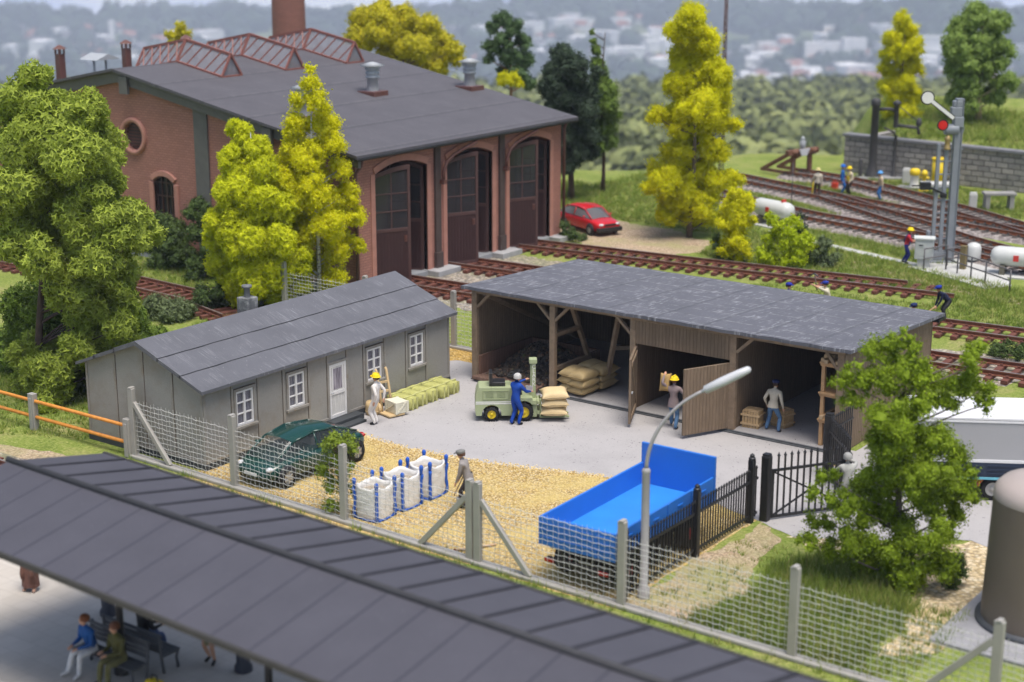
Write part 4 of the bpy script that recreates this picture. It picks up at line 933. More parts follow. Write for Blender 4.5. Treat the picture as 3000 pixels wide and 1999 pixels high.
m = MB(); m.tube([(.1, 0, 4.35), (.9, 0, 4.35), (1.25, -.1, 4.3)], .11, 10); m.lathe([(.16, 3.2), (.16, 4.6), (.26, 4.65), (.26, 4.8), (.0, 4.95)], 12, c=(1.3, -.1, 0)); m.tube([(1.3, -.1, 3.35), (2.3, -.25, 3.25), (2.65, -.3, 3.2), (2.75, -.32, 2.8)], .11, 10); m.lathe([(.13, 3.3), (.2, 3.5), (.1, 3.8), (0, 3.85)], 10, c=(2.7, -.3, 0)); m.tube([(1.5, -.1, 4.5), (2.65, -.3, 3.6)], .035, 6); m.build('spout', CRN, wc)
m = MB(); m.lathe([(.3, 0), (.1, .2), (.09, 2.6), (.12, 2.7)], 10, c=(1.35, -.1, 0)); m.tube([(1.35, -.1, 2.6), (1.2, -.05, 2.9), (.6, 0, 3.2)], .06, 8); m.lathe([(.12, 0), (.12, 1.1), (.06, 1.25), (0, 1.26)], 8, c=(-.75, 0, 0)); m.build('drain_post', CRN, wc)
m = MB(); m.box(-.9, 1.9, -.7, .7, 0, .1); m.build('base_slab', plain('slab_grey', (.3, .3, .31), .8, .2), wc, .02)
bf = thing('buffer_stop', 'brown timber buffer stop with grey lantern at the end of the far track', 'buffer stop', (-11.4, 49.15, .2), math.atan2(-1.0, 3.7))
OLD = plain('old_timber', (.17, .085, .055), .8, .2, .35, 4)
m = MB(); m.beam((.25, -1.45, 1.4), (.25, 1.45, 1.4), .3, .36)
m.build('beam', OLD, bf, .04)
for s in (1, -1):
    m = MB(); m.beam((.2, s * .78, 0), (.2, s * .78, 1.55), .26, .26); m.beam((.1, s * .78, 1.4), (-2.3, s * .78, .1), .22, .24); m.beam((-2.5, s * .78, .05), (1.0, s * .78, .05), .2, .2); m.build('strut', OLD, bf, .03)
    m = MB(); m.lathe([(.2, 0), (.2, .14), (.12, .2), (.1, .35)], 12, xf=Matrix.Translation((.4, s * .88, 1.4)) @ Matrix.Rotation(PI / 2, 4, 'Y')); m.build('buffer', OLD, bf)
m = MB(); m.prism([(-.5, 1.6), (.5, 1.6), (.25, 1.15), (-.25, 1.15)], .41, .45, 'x'); m.build('white_board', plain('grey_white', (.55, .55, .58), .5, .3), bf)
m = MB(); m.lathe([(.14, 1.6), (.2, 1.7), (.2, 2.05), (.12, 2.15), (.16, 2.2), (.0, 2.4)], 10, c=(.25, 0, 0)); m.build('lantern', VENTM, bf)

# ------------------------------------------------------------------ small railway furniture
CONCD = plain('old_concrete', (.3, .29, .28), .8, .2, .2, 2)
TANKW = plain('tank_white', (.6, .61, .59), .35, .45, .05)
def gas_tank(label, x, y, rz, L=2.6, r=.62):
    g = thing('gas_tank', label, 'gas tank', (x, y, 0), rz)
    for s in (-1, 1):
        m = MB(); m.box(s * L * .3 - .12, s * L * .3 + .12, -.45, .45, 0, .5); m.build('support', plain('tank_cradle', (.13, .12, .09), .7, .2), g, .02)
    m = MB(); pr = [(0, -L / 2 - .22), (r * .5, -L / 2 - .17), (r * .85, -L / 2 - .05), (r, -L / 2 + .15), (r, L / 2 - .15), (r * .85, L / 2 + .05), (r * .5, L / 2 + .17), (0, L / 2 + .22)]
    m.lathe(pr, 24, xf=Matrix.Translation((0, 0, .45 + r)) @ Matrix.Rotation(PI / 2, 4, 'Y')); m.build('tank', TANKW, g)
    m = MB(); m.box(-.12, .12, -r - .03, -r + .02, .45 + r * .7, .45 + r * 1.3); m.box(L * .3, L * .3 + .1, -.15, .15, .45 + 2 * r - .02, .45 + 2 * r + .12); m.build('red_label', plain('label_red', (.6, .05, .04), .5, .3), g)
    m = MB(); m.box(-L / 2 - .3, L / 2 + .3, -.8, .8, 0, .08); m.build('base_slab', CONCRETE, g, .01)
gas_tank('white horizontal gas tank half hidden behind the yellow and lime bushes', -4.9, 33.0, math.atan2(-.3, 1), 2.3, .47)
gas_tank('white horizontal gas tank with red label on legs at the right edge', 10.0, 28.5, math.atan2(.2, 1), 2.0, .45)
cb = thing('switch_cabinet', 'pale grey electrical cabinet on a narrow foot beside the man in red shirt', 'cabinet', (5.75, 27.75, 0), math.atan2(.589, .808) - .25); cb.scale = (.9, .9, .8)
m = MB(); m.box(-.3, .34, -.26, .26, 0, .7); m.build('foot', CONCRETE, cb, .02); m = MB(); m.box(-.46, .5, -.36, .36, .55, 1.72); bd = m.build('body', plain('cabinet_grey', (.53, .55, .54), .45, .35, .05), cb, .03); m = MB(); m.box(-.4, .06, -.375, -.361, .75, 1.6); m.box(-.3, .0, -.39, -.376, 1.28, 1.5); m.build('panel', plain('cabinet_panel', (.5, .52, .5), .45, .35, .05), bd, .01); m = MB(); m.box(-.26, -.04, -.4, -.391, 1.36, 1.44); m.build('slot', DARKGREY, bd)
m = MB(); m.box(-.52, .56, -.42, .42, 1.72, 1.82); m.prism([(-.42, 1.82), (.42, 1.82), (0, 1.9)], -.52, .56, 'x'); m.build('lid', plain('cabinet_lid', (.58, .6, .58), .45, .35, .05), cb, .02)
rb = thing('ventilator_box', 'rounded white ventilator box on an olive post by the handrail', 'ventilator', (7.35, 30.05, 0)); m = MB(); m.lathe([(.33, .2), (.35, .25), (.35, .78), (.28, .93), (.1, 1.0), (0, 1.01)], 20); m.build('hood', TANKW, rb); m = MB(); m.lathe([(.28, 0), (.28, .2)], 16); m.build('foot', DARKGREY, rb)
op = thing('marker_post', 'short olive brown wooden post in front of the white ventilator box', 'post', (7.55, 28.2, 0)); m = MB(); m.box(-.13, .13, -.13, .13, 0, 1.15); m.box(-.14, .14, -.14, .14, 1.15, 1.18); m.build('shaft', plain('olive_post', (.19, .15, .07), .7, .2), op, .04)
hr = thing('handrail', 'dark grey pipe handrail around the signal foundation', 'railing', (6.4, 26.9, 0)); RAILG = plain('handrail_grey', (.12, .115, .12), .5, .4)
def rail_run(pts, h=1.05):
    m = MB()
    for z in (h, h * .55): m.tube([(x, y, z) for x, y in pts], .035, 8)
    m.build('rail', RAILG, hr)
    for i, (x, y) in enumerate(pts):
        m = MB(); m.cyl((x, y, 0), (x, y, h + .02), .04, .04, 8); m.build('post', RAILG, hr)
rail_run([(-.3, .1), (.25, 1.6)]); rail_run([(.55, .7), (1.3, 0.2), (2.2, -.45), (3.1, -1.05), (4.6, -2.1)]); rail_run([(.55, .7), (1.1, 1.9)])
m = MB(); m.box(5.4, 8.4, 27.4, 30.2, .004, .06); 
m = MB(); m.prism([(5.2, 27.2), (6.6, 26.6), (9.9, 24.9), (10.6, 26.2), (9.4, 28.6), (7.5, 30.6), (5.6, 29.8)], .004, .07, 'z'); struct(m.build('signal_pavement', CONCRETE, bevel=.01))
def small(name, label, cat, loc, parts, rz=0., group=None):
    g = thing(name, label, cat, loc, rz, group)
    for pn, mb, mat, bev in parts: mb.build(pn, mat, g, bev)
    return g
small('pump', 'yellow topped white pump on a low slab near the stone wall', 'pump', (-3.45, 48.8, 0), [('base_slab', MB().box(-1., .6, -.4, .4, 0, .12), plain('pad', (.28, .28, .29)), .01), ('body', MB().lathe([(.3, .12), (.26, .3), (.26, .8), (.3, .85)], 14), WHITE, 0), ('cap', MB().lathe([(.28, .85), (.32, .9), (.32, 1.15), (.22, 1.24), (0, 1.25)], 14), YELLOW, 0)])
small('hydrant', 'slim yellow hydrant between the yellow pump and the yellow drum', 'hydrant', (-2.6, 48.2, 0), [('base', MB().lathe([(.32, 0), (.32, .12), (.12, .2)], 12), YELLOW, 0), ('shaft', MB().lathe([(.12, .2), (.12, .95), (.2, 1.0), (.2, 1.15), (.1, 1.3), (0, 1.32)], 12), YELLOW, 0), ('nozzle', MB().cyl((-.3, 0, .85), (.3, 0, .85), .08, .08, 10), YELLOW, 0)])
small('yellow_drum', 'upright yellow drum standing behind the concrete table near the stone wall', 'drum', (-2.5, 50.2, 0), [('drum', MB().lathe([(0, .2), (.42, .2), (.42, 1.75), (0, 1.75)], 18), YELLOW, 0), ('rim', MB().lathe([(.42, 1.7), (.48, 1.72), (.48, 1.8), (.4, 1.82), (.4, 1.76)], 18), YELLOW, 0), ('pad', MB().box(-.6, .6, -.6, .6, 0, .2), CONCRETE, .02)])
small('concrete_table', 'concrete slab on a pedestal beside the yellow drum', 'table', (-1.35, 47.3, 0), [('top', MB().box(-1.0, .9, -.55, .55, .62, .78), CONCRETE, .02), ('pedestal', MB().box(-.25, .25, -.3, .3, 0, .62), CONCRETE, .02)], .6)
small('concrete_table', 'concrete slab bench with two legs near the right edge of the far tracks', 'table', (3.2, 44.9, 0), [('top', MB().box(-.9, .9, -.4, .4, .85, 1.0), CONCD, .02), ('leg', MB().box(-.8, -.55, -.35, .35, 0, .85), CONCD, .02), ('leg', MB().box(.55, .8, -.35, .35, 0, .85), CONCD, .02)], .6)
small('stone_bollard', 'rough grey concrete block left of the two legged slab bench', 'block', (1.9, 44.4, 0), [('block', MB().box(-.22, .22, -.22, .22, 0, .85), CONCRETE, .05), ('cap', MB().box(-.18, .18, -.18, .18, .851, .92), CONCRETE, .03)], .4)
small('stone_bollard', 'pale grey stone bollard by the worker in blue trousers near the crane', 'block', (-4.6, 50.3, 0), [('block', MB().box(-.25, .25, -.25, .25, 0, .9), CONCRETE, .05), ('cap', MB().box(-.2, .2, -.2, .2, .901, .98), CONCRETE, .03)], .4)
small('fuel_can', 'small red fuel can standing between the far tracks', 'can', (-7.2, 45.6, 0), [('can', MB().box(-.2, .2, -.12, .12, 0, .45), plain('can_red', (.6, .06, .03)), .03), ('handle', MB().tube([(-.12, 0, .44), (-.1, 0, .56), (.1, 0, .56), (.12, 0, .44)], .025, 6), plain('can_red2', (.5, .05, .03)), 0)])
pm = thing('mast', 'thin rusty lattice mast rising behind the tall yellow tree', 'mast', (-14.2, 44.0, 0))
m = MB()
for a_ in range(3): m.cyl((.16 * math.cos(a_ * 2.09), .16 * math.sin(a_ * 2.09), 0), (.07 * math.cos(a_ * 2.09), .07 * math.sin(a_ * 2.09), 15), .04, .03, 6)
m.build('leg', plain('mast_brown', (.12, .075, .07), .7, .3), pm); m = MB()
for k in range(30):
    z = k * .5; r0 = .16 - .09 * z / 15; a_ = k * 2.09; m.cyl((r0 * math.cos(a_), r0 * math.sin(a_), z), (r0 * math.cos(a_ + 2.09), r0 * math.sin(a_ + 2.09), z + .5), .022, .022, 5)
m.build('lattice', plain('mast_brown2', (.13, .08, .07), .7, .3), pm)
dm = small('marker_rod', 'thin dark rod standing between the far tracks near the white tank', 'rod', (-6.5, 38.4, 0), [('rod', MB().cyl((0, 0, 0), (0, 0, 2.6), .03, .02, 6), DARKGREY, 0), ('foot', MB().lathe([(.12, 0), (.12, .06), (.04, .12)], 8), DARKGREY, 0)])
# ------------------------------------------------------------------ big brown tank at the right edge
tk = thing('storage_silo', 'large brown grey cylindrical silo at the right edge, side coloured as shaded, top as lit', 'silo', (23.62, -8.75, 0))
m = MB(); m.lathe([(1.33, .12), (1.24, 3.2), (1.24, 3.22)], 48); m.build('body', plain('silo_shaded_brown', (.16, .13, .105), .5, .35, .06, 1), tk)  # brown darkened so the shade on the side is in the colour
m = MB(); m.lathe([(1.245, 3.2), (1.25, 3.3), (1.2, 3.45), (1.05, 3.6), (.7, 3.72), (0, 3.78)], 48); m.build('dome', plain('silo_lit_top', (.42, .36, .335), .45, .35, .05, 1), tk)  # paler than the body: light on the top painted into the colour
m = MB(); m.box(-1.75, 1.9, -2.4, 1.5, 0, .09); m.build('base_slab', plain('silo_slab', (.3, .3, .32), .7, .2), tk, .03)
m = MB(); m.lathe([(1.45, .11), (1.45, .2), (1.3, .22)], 40); m.build('foot_ring', DARKGREY, tk)
# ------------------------------------------------------------------ sacks, bales, crates
t = NT('sack_cloth'); v = t.coord()
SACK = t.bsdf(t.mix(.4, t.ramp(t.noise(v, 2, 4), [(.3, (.6, .45, .23)), (.7, (.72, .57, .33))]), t.ramp(t.noise(v, 60, 2), [(.3, (.5, .38, .2)), (.7, (.78, .63, .38))])), .8, .2, t.noise(v, 50, 2), .3, .01)
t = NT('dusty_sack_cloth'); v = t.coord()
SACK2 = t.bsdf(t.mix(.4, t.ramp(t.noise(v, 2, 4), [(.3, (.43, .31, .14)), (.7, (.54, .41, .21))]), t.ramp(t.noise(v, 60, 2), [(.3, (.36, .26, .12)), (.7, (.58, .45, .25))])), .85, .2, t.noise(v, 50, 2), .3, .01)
def sack_mesh(w, d, h, seed, n=22):
    r = random.Random(seed); V_ = []; F_ = []; ph = [r.uniform(0, 6) for _ in range(6)]
    for side in (1, -1):
        o = len(V_)
        for j in range(n + 1):
            for i in range(n + 1):
                u = -1 + 2 * i / n; v_ = -1 + 2 * j / n
                pin = 1 - .10 * (1 - abs(u) ** 2) * abs(v_) ** 6 - .0; pin2 = 1 - .10 * (1 - abs(v_) ** 2) * abs(u) ** 6
                b = max(0, (1 - abs(u) ** 3.2)) ** .55 * max(0, (1 - abs(v_) ** 3.2)) ** .55
                wr = .05 * math.sin(u * 7 + ph[0]) * abs(v_) ** 3 + .05 * math.sin(v_ * 8 + ph[1]) * abs(u) ** 3 + .03 * math.sin(u * 3 + v_ * 4 + ph[2])
                z = h / 2 * (1 + side * b * (1 + wr) * (1. if side > 0 else .82)) + .01 * math.sin(u * 5 + ph[3]) * (abs(v_) > .98) + .01 * math.sin(v_ * 5 + ph[4]) * (abs(u) > .98)
                V_.append((u * w / 2 * pin2, v_ * d / 2 * pin, z))
        for j in range(n):
            for i in range(n):
                a_ = o + j * (n + 1) + i; q = (a_, a_ + 1, a_ + n + 2, a_ + n + 1); F_.append(q if side > 0 else q[::-1])
    m = MB(); m.add(V_, F_, 0, True); return m
def sack(label, x, y, z, rz, w, d, h, seed, group, mat=None):
    o = sack_mesh(w, d, h, seed).build('grain_sack', mat or SACK); o.location = (x, y, z); o.rotation_euler = (rnd.uniform(-.03, .03), rnd.uniform(-.03, .03), rz); tag(o, label, 'sack', group)
    s = MB(); pts = []
    for k in range(25): u = -1 + 2 * k / 24; pts.append((u * w / 2 * 1.0, -d / 2 * (1 - .10 * (1 - u * u)) - .012, h / 2 + .006 * math.sin(u * 9 + seed)))
    s.tube(pts, .013, 5); s.build('seam', mat or SACK, o); s = MB(); pts = [(p[0], -p[1], p[2]) for p in pts]; s.tube(pts, .018, 5); s.build('seam', mat or SACK, o)
    return o
LEV = ['bottom', 'middle', 'top']; k = 0
for (cx, cy, nm) in ((3.98, .62, 'left front'), (4.5, .5, 'right front'), (4.05, 1.62, 'left rear'), (4.6, 1.5, 'right rear')):
    for L in range(3):
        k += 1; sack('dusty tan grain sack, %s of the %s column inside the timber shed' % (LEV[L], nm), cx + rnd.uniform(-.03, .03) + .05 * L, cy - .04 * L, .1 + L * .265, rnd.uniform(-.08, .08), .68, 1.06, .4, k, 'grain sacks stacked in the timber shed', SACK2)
FA = math.atan2(.63, .79)
for L in range(3):
    sack('cream grain sack, %s of the three riding on the forklift forks' % LEV[L], 5.12 + .01 * L, -2.22, .15 + L * .285, FA + rnd.uniform(-.06, .06), .92, .92, .36, 40 + L, 'grain sacks on the forklift')
BALE = plain('olive_bale', (.46, .46, .16), .85, .15, .22, 6, .8, 35, bd=.03)
STRAP = plain('bale_strap', (.52, .52, .22), .7, .2, .1)
ORD = ['nearest the hand truck', 'second from the hand truck', 'middle one of five', 'second from the far end', 'farthest from the door']
for i, y in enumerate((-4.16, -3.6, -3.05, -2.45, -1.86)):
    b = thing('bale', 'olive green strapped bale along the hut wall, %s' % ORD[i], 'bale', (.16 + rnd.uniform(-.03, .03), y, .012), rnd.uniform(-.04, .04), 'bales lined up along the hut')
    m = MB(); n = 12                      # lumpy body
    for (axis) in range(1): pass
    vs = []; fs = []
    secs = np.linspace(-.53, .53, 12)
    for sx_ in secs:
        for kk_ in range(16):
            a_ = 2 * PI * kk_ / 16; ca, sa = math.cos(a_), math.sin(a_); q = 1 / max(abs(ca), abs(sa)) ** .8
            rr = (1 + .035 * math.sin(sx_ * 23 + kk_ * 1.9 + i) + .02 * math.sin(kk_ * 3.1 + i * 2)) * (1 if abs(sx_) < .5 else .93)
            vs.append((sx_, .25 * ca * q * rr, .21 + .2 * sa * q * rr))
    for s_ in range(11):
        for kk_ in range(16): fs.append((s_ * 16 + kk_, s_ * 16 + (kk_ + 1) % 16, (s_ + 1) * 16 + (kk_ + 1) % 16, (s_ + 1) * 16 + kk_))
    fs += [tuple(range(16)), tuple(range(11 * 16 + 15, 11 * 16 - 1, -1))]
    m.add(vs, fs, 0, True); m.build('bale', BALE, b)
    for sx_ in (-.32, .3):
        m = MB(); m.box(sx_ - .03, sx_ + .03, -.28, .28, .4, .44); m.box(sx_ - .03, sx_ + .03, -.285, -.25, .0, .42); m.box(sx_ - .03, sx_ + .03, .25, .285, .0, .42); m.build('strap', STRAP, b)
    m = MB(); m.box(.53, .56, -.13, -.08, .0, .42); m.box(.53, .56, .08, .13, .0, .42); m.build('end_strap', STRAP, b)
# hand truck and white crate beside the door
HT = plain('tan_plastic', (.56, .41, .22), .55, .3, .08, 4)
h = thing('hand_truck', 'tan two wheeled hand truck leaning back beside the hut wall', 'hand truck', (.1, -5.0, .012), RAD(-15))
m = MB(); m.tube([(.12, -.2, .12), (-.02, -.2, .8), (-.18, -.2, 1.42), (-.24, -.2, 1.5)], .045, 8); m.tube([(.12, .2, .12), (-.02, .2, .8), (-.18, .2, 1.42), (-.24, .2, 1.5)], .045, 8)
for z, x in ((.45, .05), (.75, -.01), (1.05, -.08)): m.beam((x, -.2, z), (x, .2, z), .06, .07)
m.build('frame', HT, h); m = MB(); m.box(.08, .72, -.32, .32, .03, .1); m.build('toe_plate', HT, h, .02)
for s in (-1, 1):
    m = MB(); m.cyl((-.02, s * .3 - .06, .2), (-.02, s * .3 + .06, .2), .2, .2, 20); m.build('wheel', HT, h, .02)
def crate(name, label, loc, rz, w, d, hh, mat, mat2, group=None, diag=True, z0=0):
    c = thing(name, label, 'crate', loc, rz, group); m = MB()
    n = 6
    for i in range(n):
        z = hh * i / n; m.box(-w / 2, w / 2, -d / 2, d / 2, z + .006, z + hh / n - .006)
    m.box(-w / 2 + .012, w / 2 - .012, -d / 2 + .012, d / 2 - .012, 0.01, hh - .01)
    m.build('boards', mat, c, .006); m = MB()
    for s in (1, -1):
        m.box(-w / 2 - .02, -w / 2 + .06, min(s * d / 2, s * d / 2 + .02 * s), max(s * d / 2, s * d / 2 + .02 * s), 0, hh); m.box(w / 2 - .06, w / 2 + .02, min(s * d / 2, s * d / 2 + .02 * s), max(s * d / 2, s * d / 2 + .02 * s), 0, hh)
        m.box(min(s * w / 2, s * (w / 2 + .02)), max(s * w / 2, s * (w / 2 + .02)), -d / 2, -d / 2 + .07, 0, hh); m.box(min(s * w / 2, s * (w / 2 + .02)), max(s * w / 2, s * (w / 2 + .02)), d / 2 - .07, d / 2, 0, hh)
        if diag: m.beam((-w / 2 + .06, s * (d / 2 + .01), .03), (w / 2 - .06, s * (d / 2 + .01), hh - .03), .02, .06, up=(0, 1, 0)); m.beam((s * (w / 2 + .01), -d / 2 + .07, .03), (s * (w / 2 + .01), d / 2 - .07, hh - .03), .02, .06)
    m.build('battens', mat2, c, .004); return c
WCR = plain('white_crate_wood', (.68, .65, .52), .7, .25, .08, 5)
crate('white_crate', 'white wooden crate with diagonal braces resting on the hand truck plate', (.55, -4.92, .115), RAD(-15), .62, .5, .4, WCR, WCR)
cs = small('barrel', 'tan round drum standing behind the hand truck by the white crate', 'drum', (-.1, -5.42, .012), [('body', MB().lathe([(0, 0), (.2, 0), (.24, .12), (.24, .34), (.2, .46), (0, .46)], 18), HT, 0), ('hoop', MB().lathe([(.235, .1), (.25, .12), (.25, .15), (.235, .16)], 18), HT, 0)])
CRW = plain('crate_wood', (.52, .36, .19), .7, .25, .2, 8); CRW2 = plain('crate_batten', (.58, .41, .23), .7, .25, .15, 8)
def slat_crate(label, loc, rz):
    c = thing('slatted_crate', label, 'crate', loc, rz); m = MB()
    for i in range(6):
        x = -.24 + i * .096
        for s in (1, -1): m.box(x - .04, x + .04, s * .23 - .012, s * .23 + .012, 0, .56)
    for i in range(5):
        y = -.19 + i * .095
        for s in (1, -1): m.box(s * .27 - .012, s * .27 + .012, y - .04, y + .04, 0, .56)
    m.build('slats', CRW, c, .004); m = MB()
    for z in (.1, .4):
        for s in (1, -1): m.box(-.33, .33, s * .255 - .012, s * .255 + .02 - .008, z, z + .07); m.box(s * .295 - .012, s * .295 + .012, -.27, .27, z, z + .07)
    m.build('battens', CRW2, c, .004); m = MB()
    for i in range(6): m.box(-.27 + i * .092, -.19 + i * .092, -.25, .25, .56, .585)
    m.box(-.2, .2, -.2, -.12, .586, .61); m.box(-.2, .2, .12, .2, .586, .61); m.build('lid', CRW2, c, .004)
    m = MB(); m.box(-.25, .25, -.2, .2, .02, .54); m.build('contents', plain('crate_dark', (.16, .1, .06), .8, .2), c)
slat_crate('slatted wooden crate on the shed floor left of the man in the cream pullover', (11.0, .72, .1), .1)
slat_crate('slatted wooden crate half hidden behind the man in the cream pullover', (11.75, 1.35, .1), -.25)
p = thing('pallet', 'pale yellow wooden pallet lying between the green car and the door step', 'pallet', (.2, -8.05, .008), 0)
PAL = plain('pale_pallet', (.72, .64, .42), .7, .25, .08, 5)
m = MB()
for i in range(7): m.box(-.6, .6, -.42 + i * .13, -.42 + i * .13 + .1, .12, .15)
m.build('deck', PAL, p, .006); m = MB()
for x in (-.55, 0, .55): m.box(x - .05, x + .05, -.42, .46, .0, .12)
m.build('bearer', PAL, p, .006)
# coal bunker and coal in the first bay
cbn = thing('coal_bunker', 'low brown plank coal bunker in the left bay of the timber shed', 'coal bunker', (1.75, 1.7, .1))
BUNK = planks('bunker_boards', (.2, .115, .085), .16, .5); BUNKH = planks('bunker_floor', (.2, .125, .095), .16, .5)
m = MB(); m.box(-1.56, -1.46, -1.6, 1.7, .0, .8); m.box(-1.46, 1.55, 1.6, 1.7, 0, .8); m.box(1.46, 1.55, .2, 1.599, 0, .8); m.build('side_board', BUNK, cbn, .015)
m = MB()
for i in range(14): m.box(-1.56 + i * .2, -1.56 + i * .2 + .19, -1.95, -.2, .06, .1)
m.box(-1.56, 1.3, -2.0, -1.9, .0, .12); m.build('apron', BUNKH, cbn, .01)
n = 34; V_ = []; F_ = []
gx = np.linspace(-1.44, 1.42, n); gy = np.linspace(-1.45, 1.58, n)
cz = lambda x, y: .12 + .85 * math.exp(-((x + .15) / 1.25) ** 2 - ((y - .6) / 1.05) ** 2) - .1 * (abs(x) / 1.4) ** 4
for y in gy:
    for x in gx: V_.append((x, y, max(.03, cz(x, y) - (.25 if y < -1.3 else 0)) + rnd.uniform(-.03, .03)))
for j in range(n - 1):
    for i in range(n - 1): F_.append((j * n + i, j * n + i + 1, (j + 1) * n + i + 1, (j + 1) * n + i))
C = []; Rr = []
for _ in range(1500):
    x, y = rnd.uniform(-1.42, 1.4), rnd.uniform(-1.5, 1.55); C.append((x, y, cz(x, y) + .0)); Rr.append(rnd.uniform(.03, .085))
ico1 = bmesh.new(); bmesh.ops.create_icosphere(ico1, subdivisions=1, radius=1.); I1 = np.array([q.co[:] for q in ico1.verts]); I1F = np.array([[q.index for q in f.verts] for f in ico1.faces]); ico1.free()
Vs = [np.array(V_)]; Fs = [np.vstack([np.array([f[:3] for f in F_]), np.array([(f[0], f[2], f[3]) for f in F_])])]; T = [np.full(len(V_), .2)]; o_ = len(V_)
for c0, r0 in zip(C, Rr):
    Vs.append(I1 * (r0 * (1 + npr.normal(0, .22, len(I1))))[:, None] + np.array(c0)); Fs.append(I1F + o_); T.append(np.full(len(I1), npr.uniform(0, 1))); o_ += len(I1)
t = NT('coal'); a_ = t.n('Attribute', {'attribute_name': 'tone'}).outputs['Fac']
COAL = t.bsdf(t.ramp(a_, [(0., (.02, .018, .017)), (.6, (.06, .05, .042)), (.86, (.13, .09, .06)), (.94, (.2, .1, .06)), (1., (.09, .1, .04))]), .55, .4)
co_ = rawmesh('coal_heap', np.vstack(Vs), np.vstack(Fs), COAL, np.concatenate(T)); co_.location = (1.75, 1.7, .14); stuff(co_, 'heap of black and brown coal lumps inside the plank bunker', 'coal')
# lumber rack in the right bay
sh = thing('lumber_rack', 'light brown wooden lumber rack at the right end of the timber shed', 'rack', (13.95, 1.4, .1))
for x in (-.3, .3):
    for y in (-1.15, 1.15):
        m = MB(); m.box(x - .06, x + .06, y - .06, y + .06, 0, 2.7); m.build('post', WOOD_LIGHT, sh, .01)
for z in (.85, 1.72, 2.7):
    m = MB(); m.box(-.4, .4, -1.3, 1.3, z, z + .06); m.box(-.4, .4, -1.22, -1.14, z - .09, z); m.build('shelf', WOOD_LIGHT, sh, .008)
LUM = plain('sawn_lumber', (.46, .33, .2), .75, .2, .25, 7)
for i, (x, z, y0) in enumerate(((-.3, 2.865, -1.3), (-.12, 2.86, -1.45), (.06, 2.865, -1.25), (.24, 2.86, -1.4), (-.2, 3.0, -1.3), (.02, 3.0, -1.2), (-.25, 1.01, -1.35), (-.02, 1.01, -1.2))):
    o = MB().box(-.06, .06, 0, 2.5, 0, .12).build('timber_beam', LUM, None, .01); o.location = (13.95 + x, 1.4 + y0, z + .001); tag(o, 'short sawn timber beam lying on the %s shelf of the lumber rack' % ('lowest' if z < 2 else 'top'), 'timber', 'timber beams on the %s shelf' % ('lowest' if z < 2 else 'top'))

# ------------------------------------------------------------------ white bulk bags
t = NT('woven_bag'); v = t.coord(); BAGW = t.bsdf(t.ramp(t.noise(v, 3, 4), [(.3, (.74, .73, .71)), (.7, (.84, .83, .81))]), .6, .3, t.math('ADD', t.noise(t.scaled(v, 2, 2, 9), 2.5, 4, .7), t.noise(v, 60, 2)), .5, .03)
STB = plain('strap_blue', (.015, .1, .5), .45, .4, .1)
SANDF = grains('bag_sand', [(.5, .42, .32), (.62, .54, .43), (.42, .35, .27), (.56, .5, .42)], 30)
for i, (x, y, rz, lab) in enumerate(((6.18, -12.58, .03, 'nearest the fence'), (6.22, -11.45, -.04, 'middle one of three'), (6.24, -10.32, .05, 'farthest from the fence'))):
    b = thing('bulk_bag', 'white bulk bag with blue straps and loops full of sand, %s' % lab, 'bulk bag', (x, y, .01), rz, 'white bulk bags on the gravel')
    m = MB(); vs = []; fs = []; nn = 40; zs = [0, .03, .12, .25, .4, .55, .7, .82, .9, .94, .93, .82, .7]; rs = [.40, .43, .45, .455, .462, .455, .465, .45, .455, .44, .41, .405, .4]
    for z, r in zip(zs, rs):
        for k in range(nn):
            a_ = 2 * PI * k / nn; ca, sa = math.cos(a_), math.sin(a_); q = (abs(ca) ** 3.2 + abs(sa) ** 3.2) ** (-1 / 3.2)
            cor = (abs(math.sin(2 * a_)) ** 6)
            rr = r * q * (1 + .02 * math.sin(z * 30 + k * .6 + i) + .012 * math.sin(z * 17 + k * 1.3)); vs.append((rr * ca, rr * sa, z + (.07 * cor if z > .8 else 0) + .01 * math.sin(k * 1.1 + i)))
    for j in range(len(zs) - 1):
        for k in range(nn): fs.append((j * nn + k, j * nn + (k + 1) % nn, (j + 1) * nn + (k + 1) % nn, (j + 1) * nn + k))
    fs.append(tuple(range(nn - 1, -1, -1))); m.add(vs, fs, 0, True); m.build('bag', BAGW, b)
    m = MB(); m.lathe([(0, .84), (.2, .82), (.47, .74)], 24); m.build('sand', SANDF, b)
    m = MB(); m.lathe([(.45, .0), (.47, .0), (.47, .035), (.45, .04)], 24); 
    for cxs, cys in ((1, 1), (1, -1), (-1, 1), (-1, -1)):
        s_ = MB(); e_ = .385
        pts = [(cxs * (e_ + .015 + .012 * math.sin(z * 9)), cys * (e_ + .015 + .012 * math.sin(z * 9)), z) for z in np.linspace(.02, .9, 10)]
        s_.tube(pts, [.045, .05, .044, .052, .044, .052, .046, .044, .05, .046], 6)
        top = [(cxs * .4, cys * .4, z) for z in (.88, .95, 1.0, 1.05, 1.1, 1.14, 1.165, 1.175)]
        s_.tube(top, [.046, .042, .05, .062, .064, .052, .03, .008], 10); s_.build('strap', STB, b)
    m = MB()
    for k in range(4):
        ca = [(1, -1), (1, 1), (-1, 1), (-1, -1)][k]; cb_ = [(1, 1), (-1, 1), (-1, -1), (1, -1)][k]
        m.tube([(ca[0] * .4, ca[1] * .4, .025), ((ca[0] + cb_[0]) * .22, (ca[1] + cb_[1]) * .22, .025), (cb_[0] * .4, cb_[1] * .4, .025)], .03, 6)
    m.build('base_strap', STB, b)

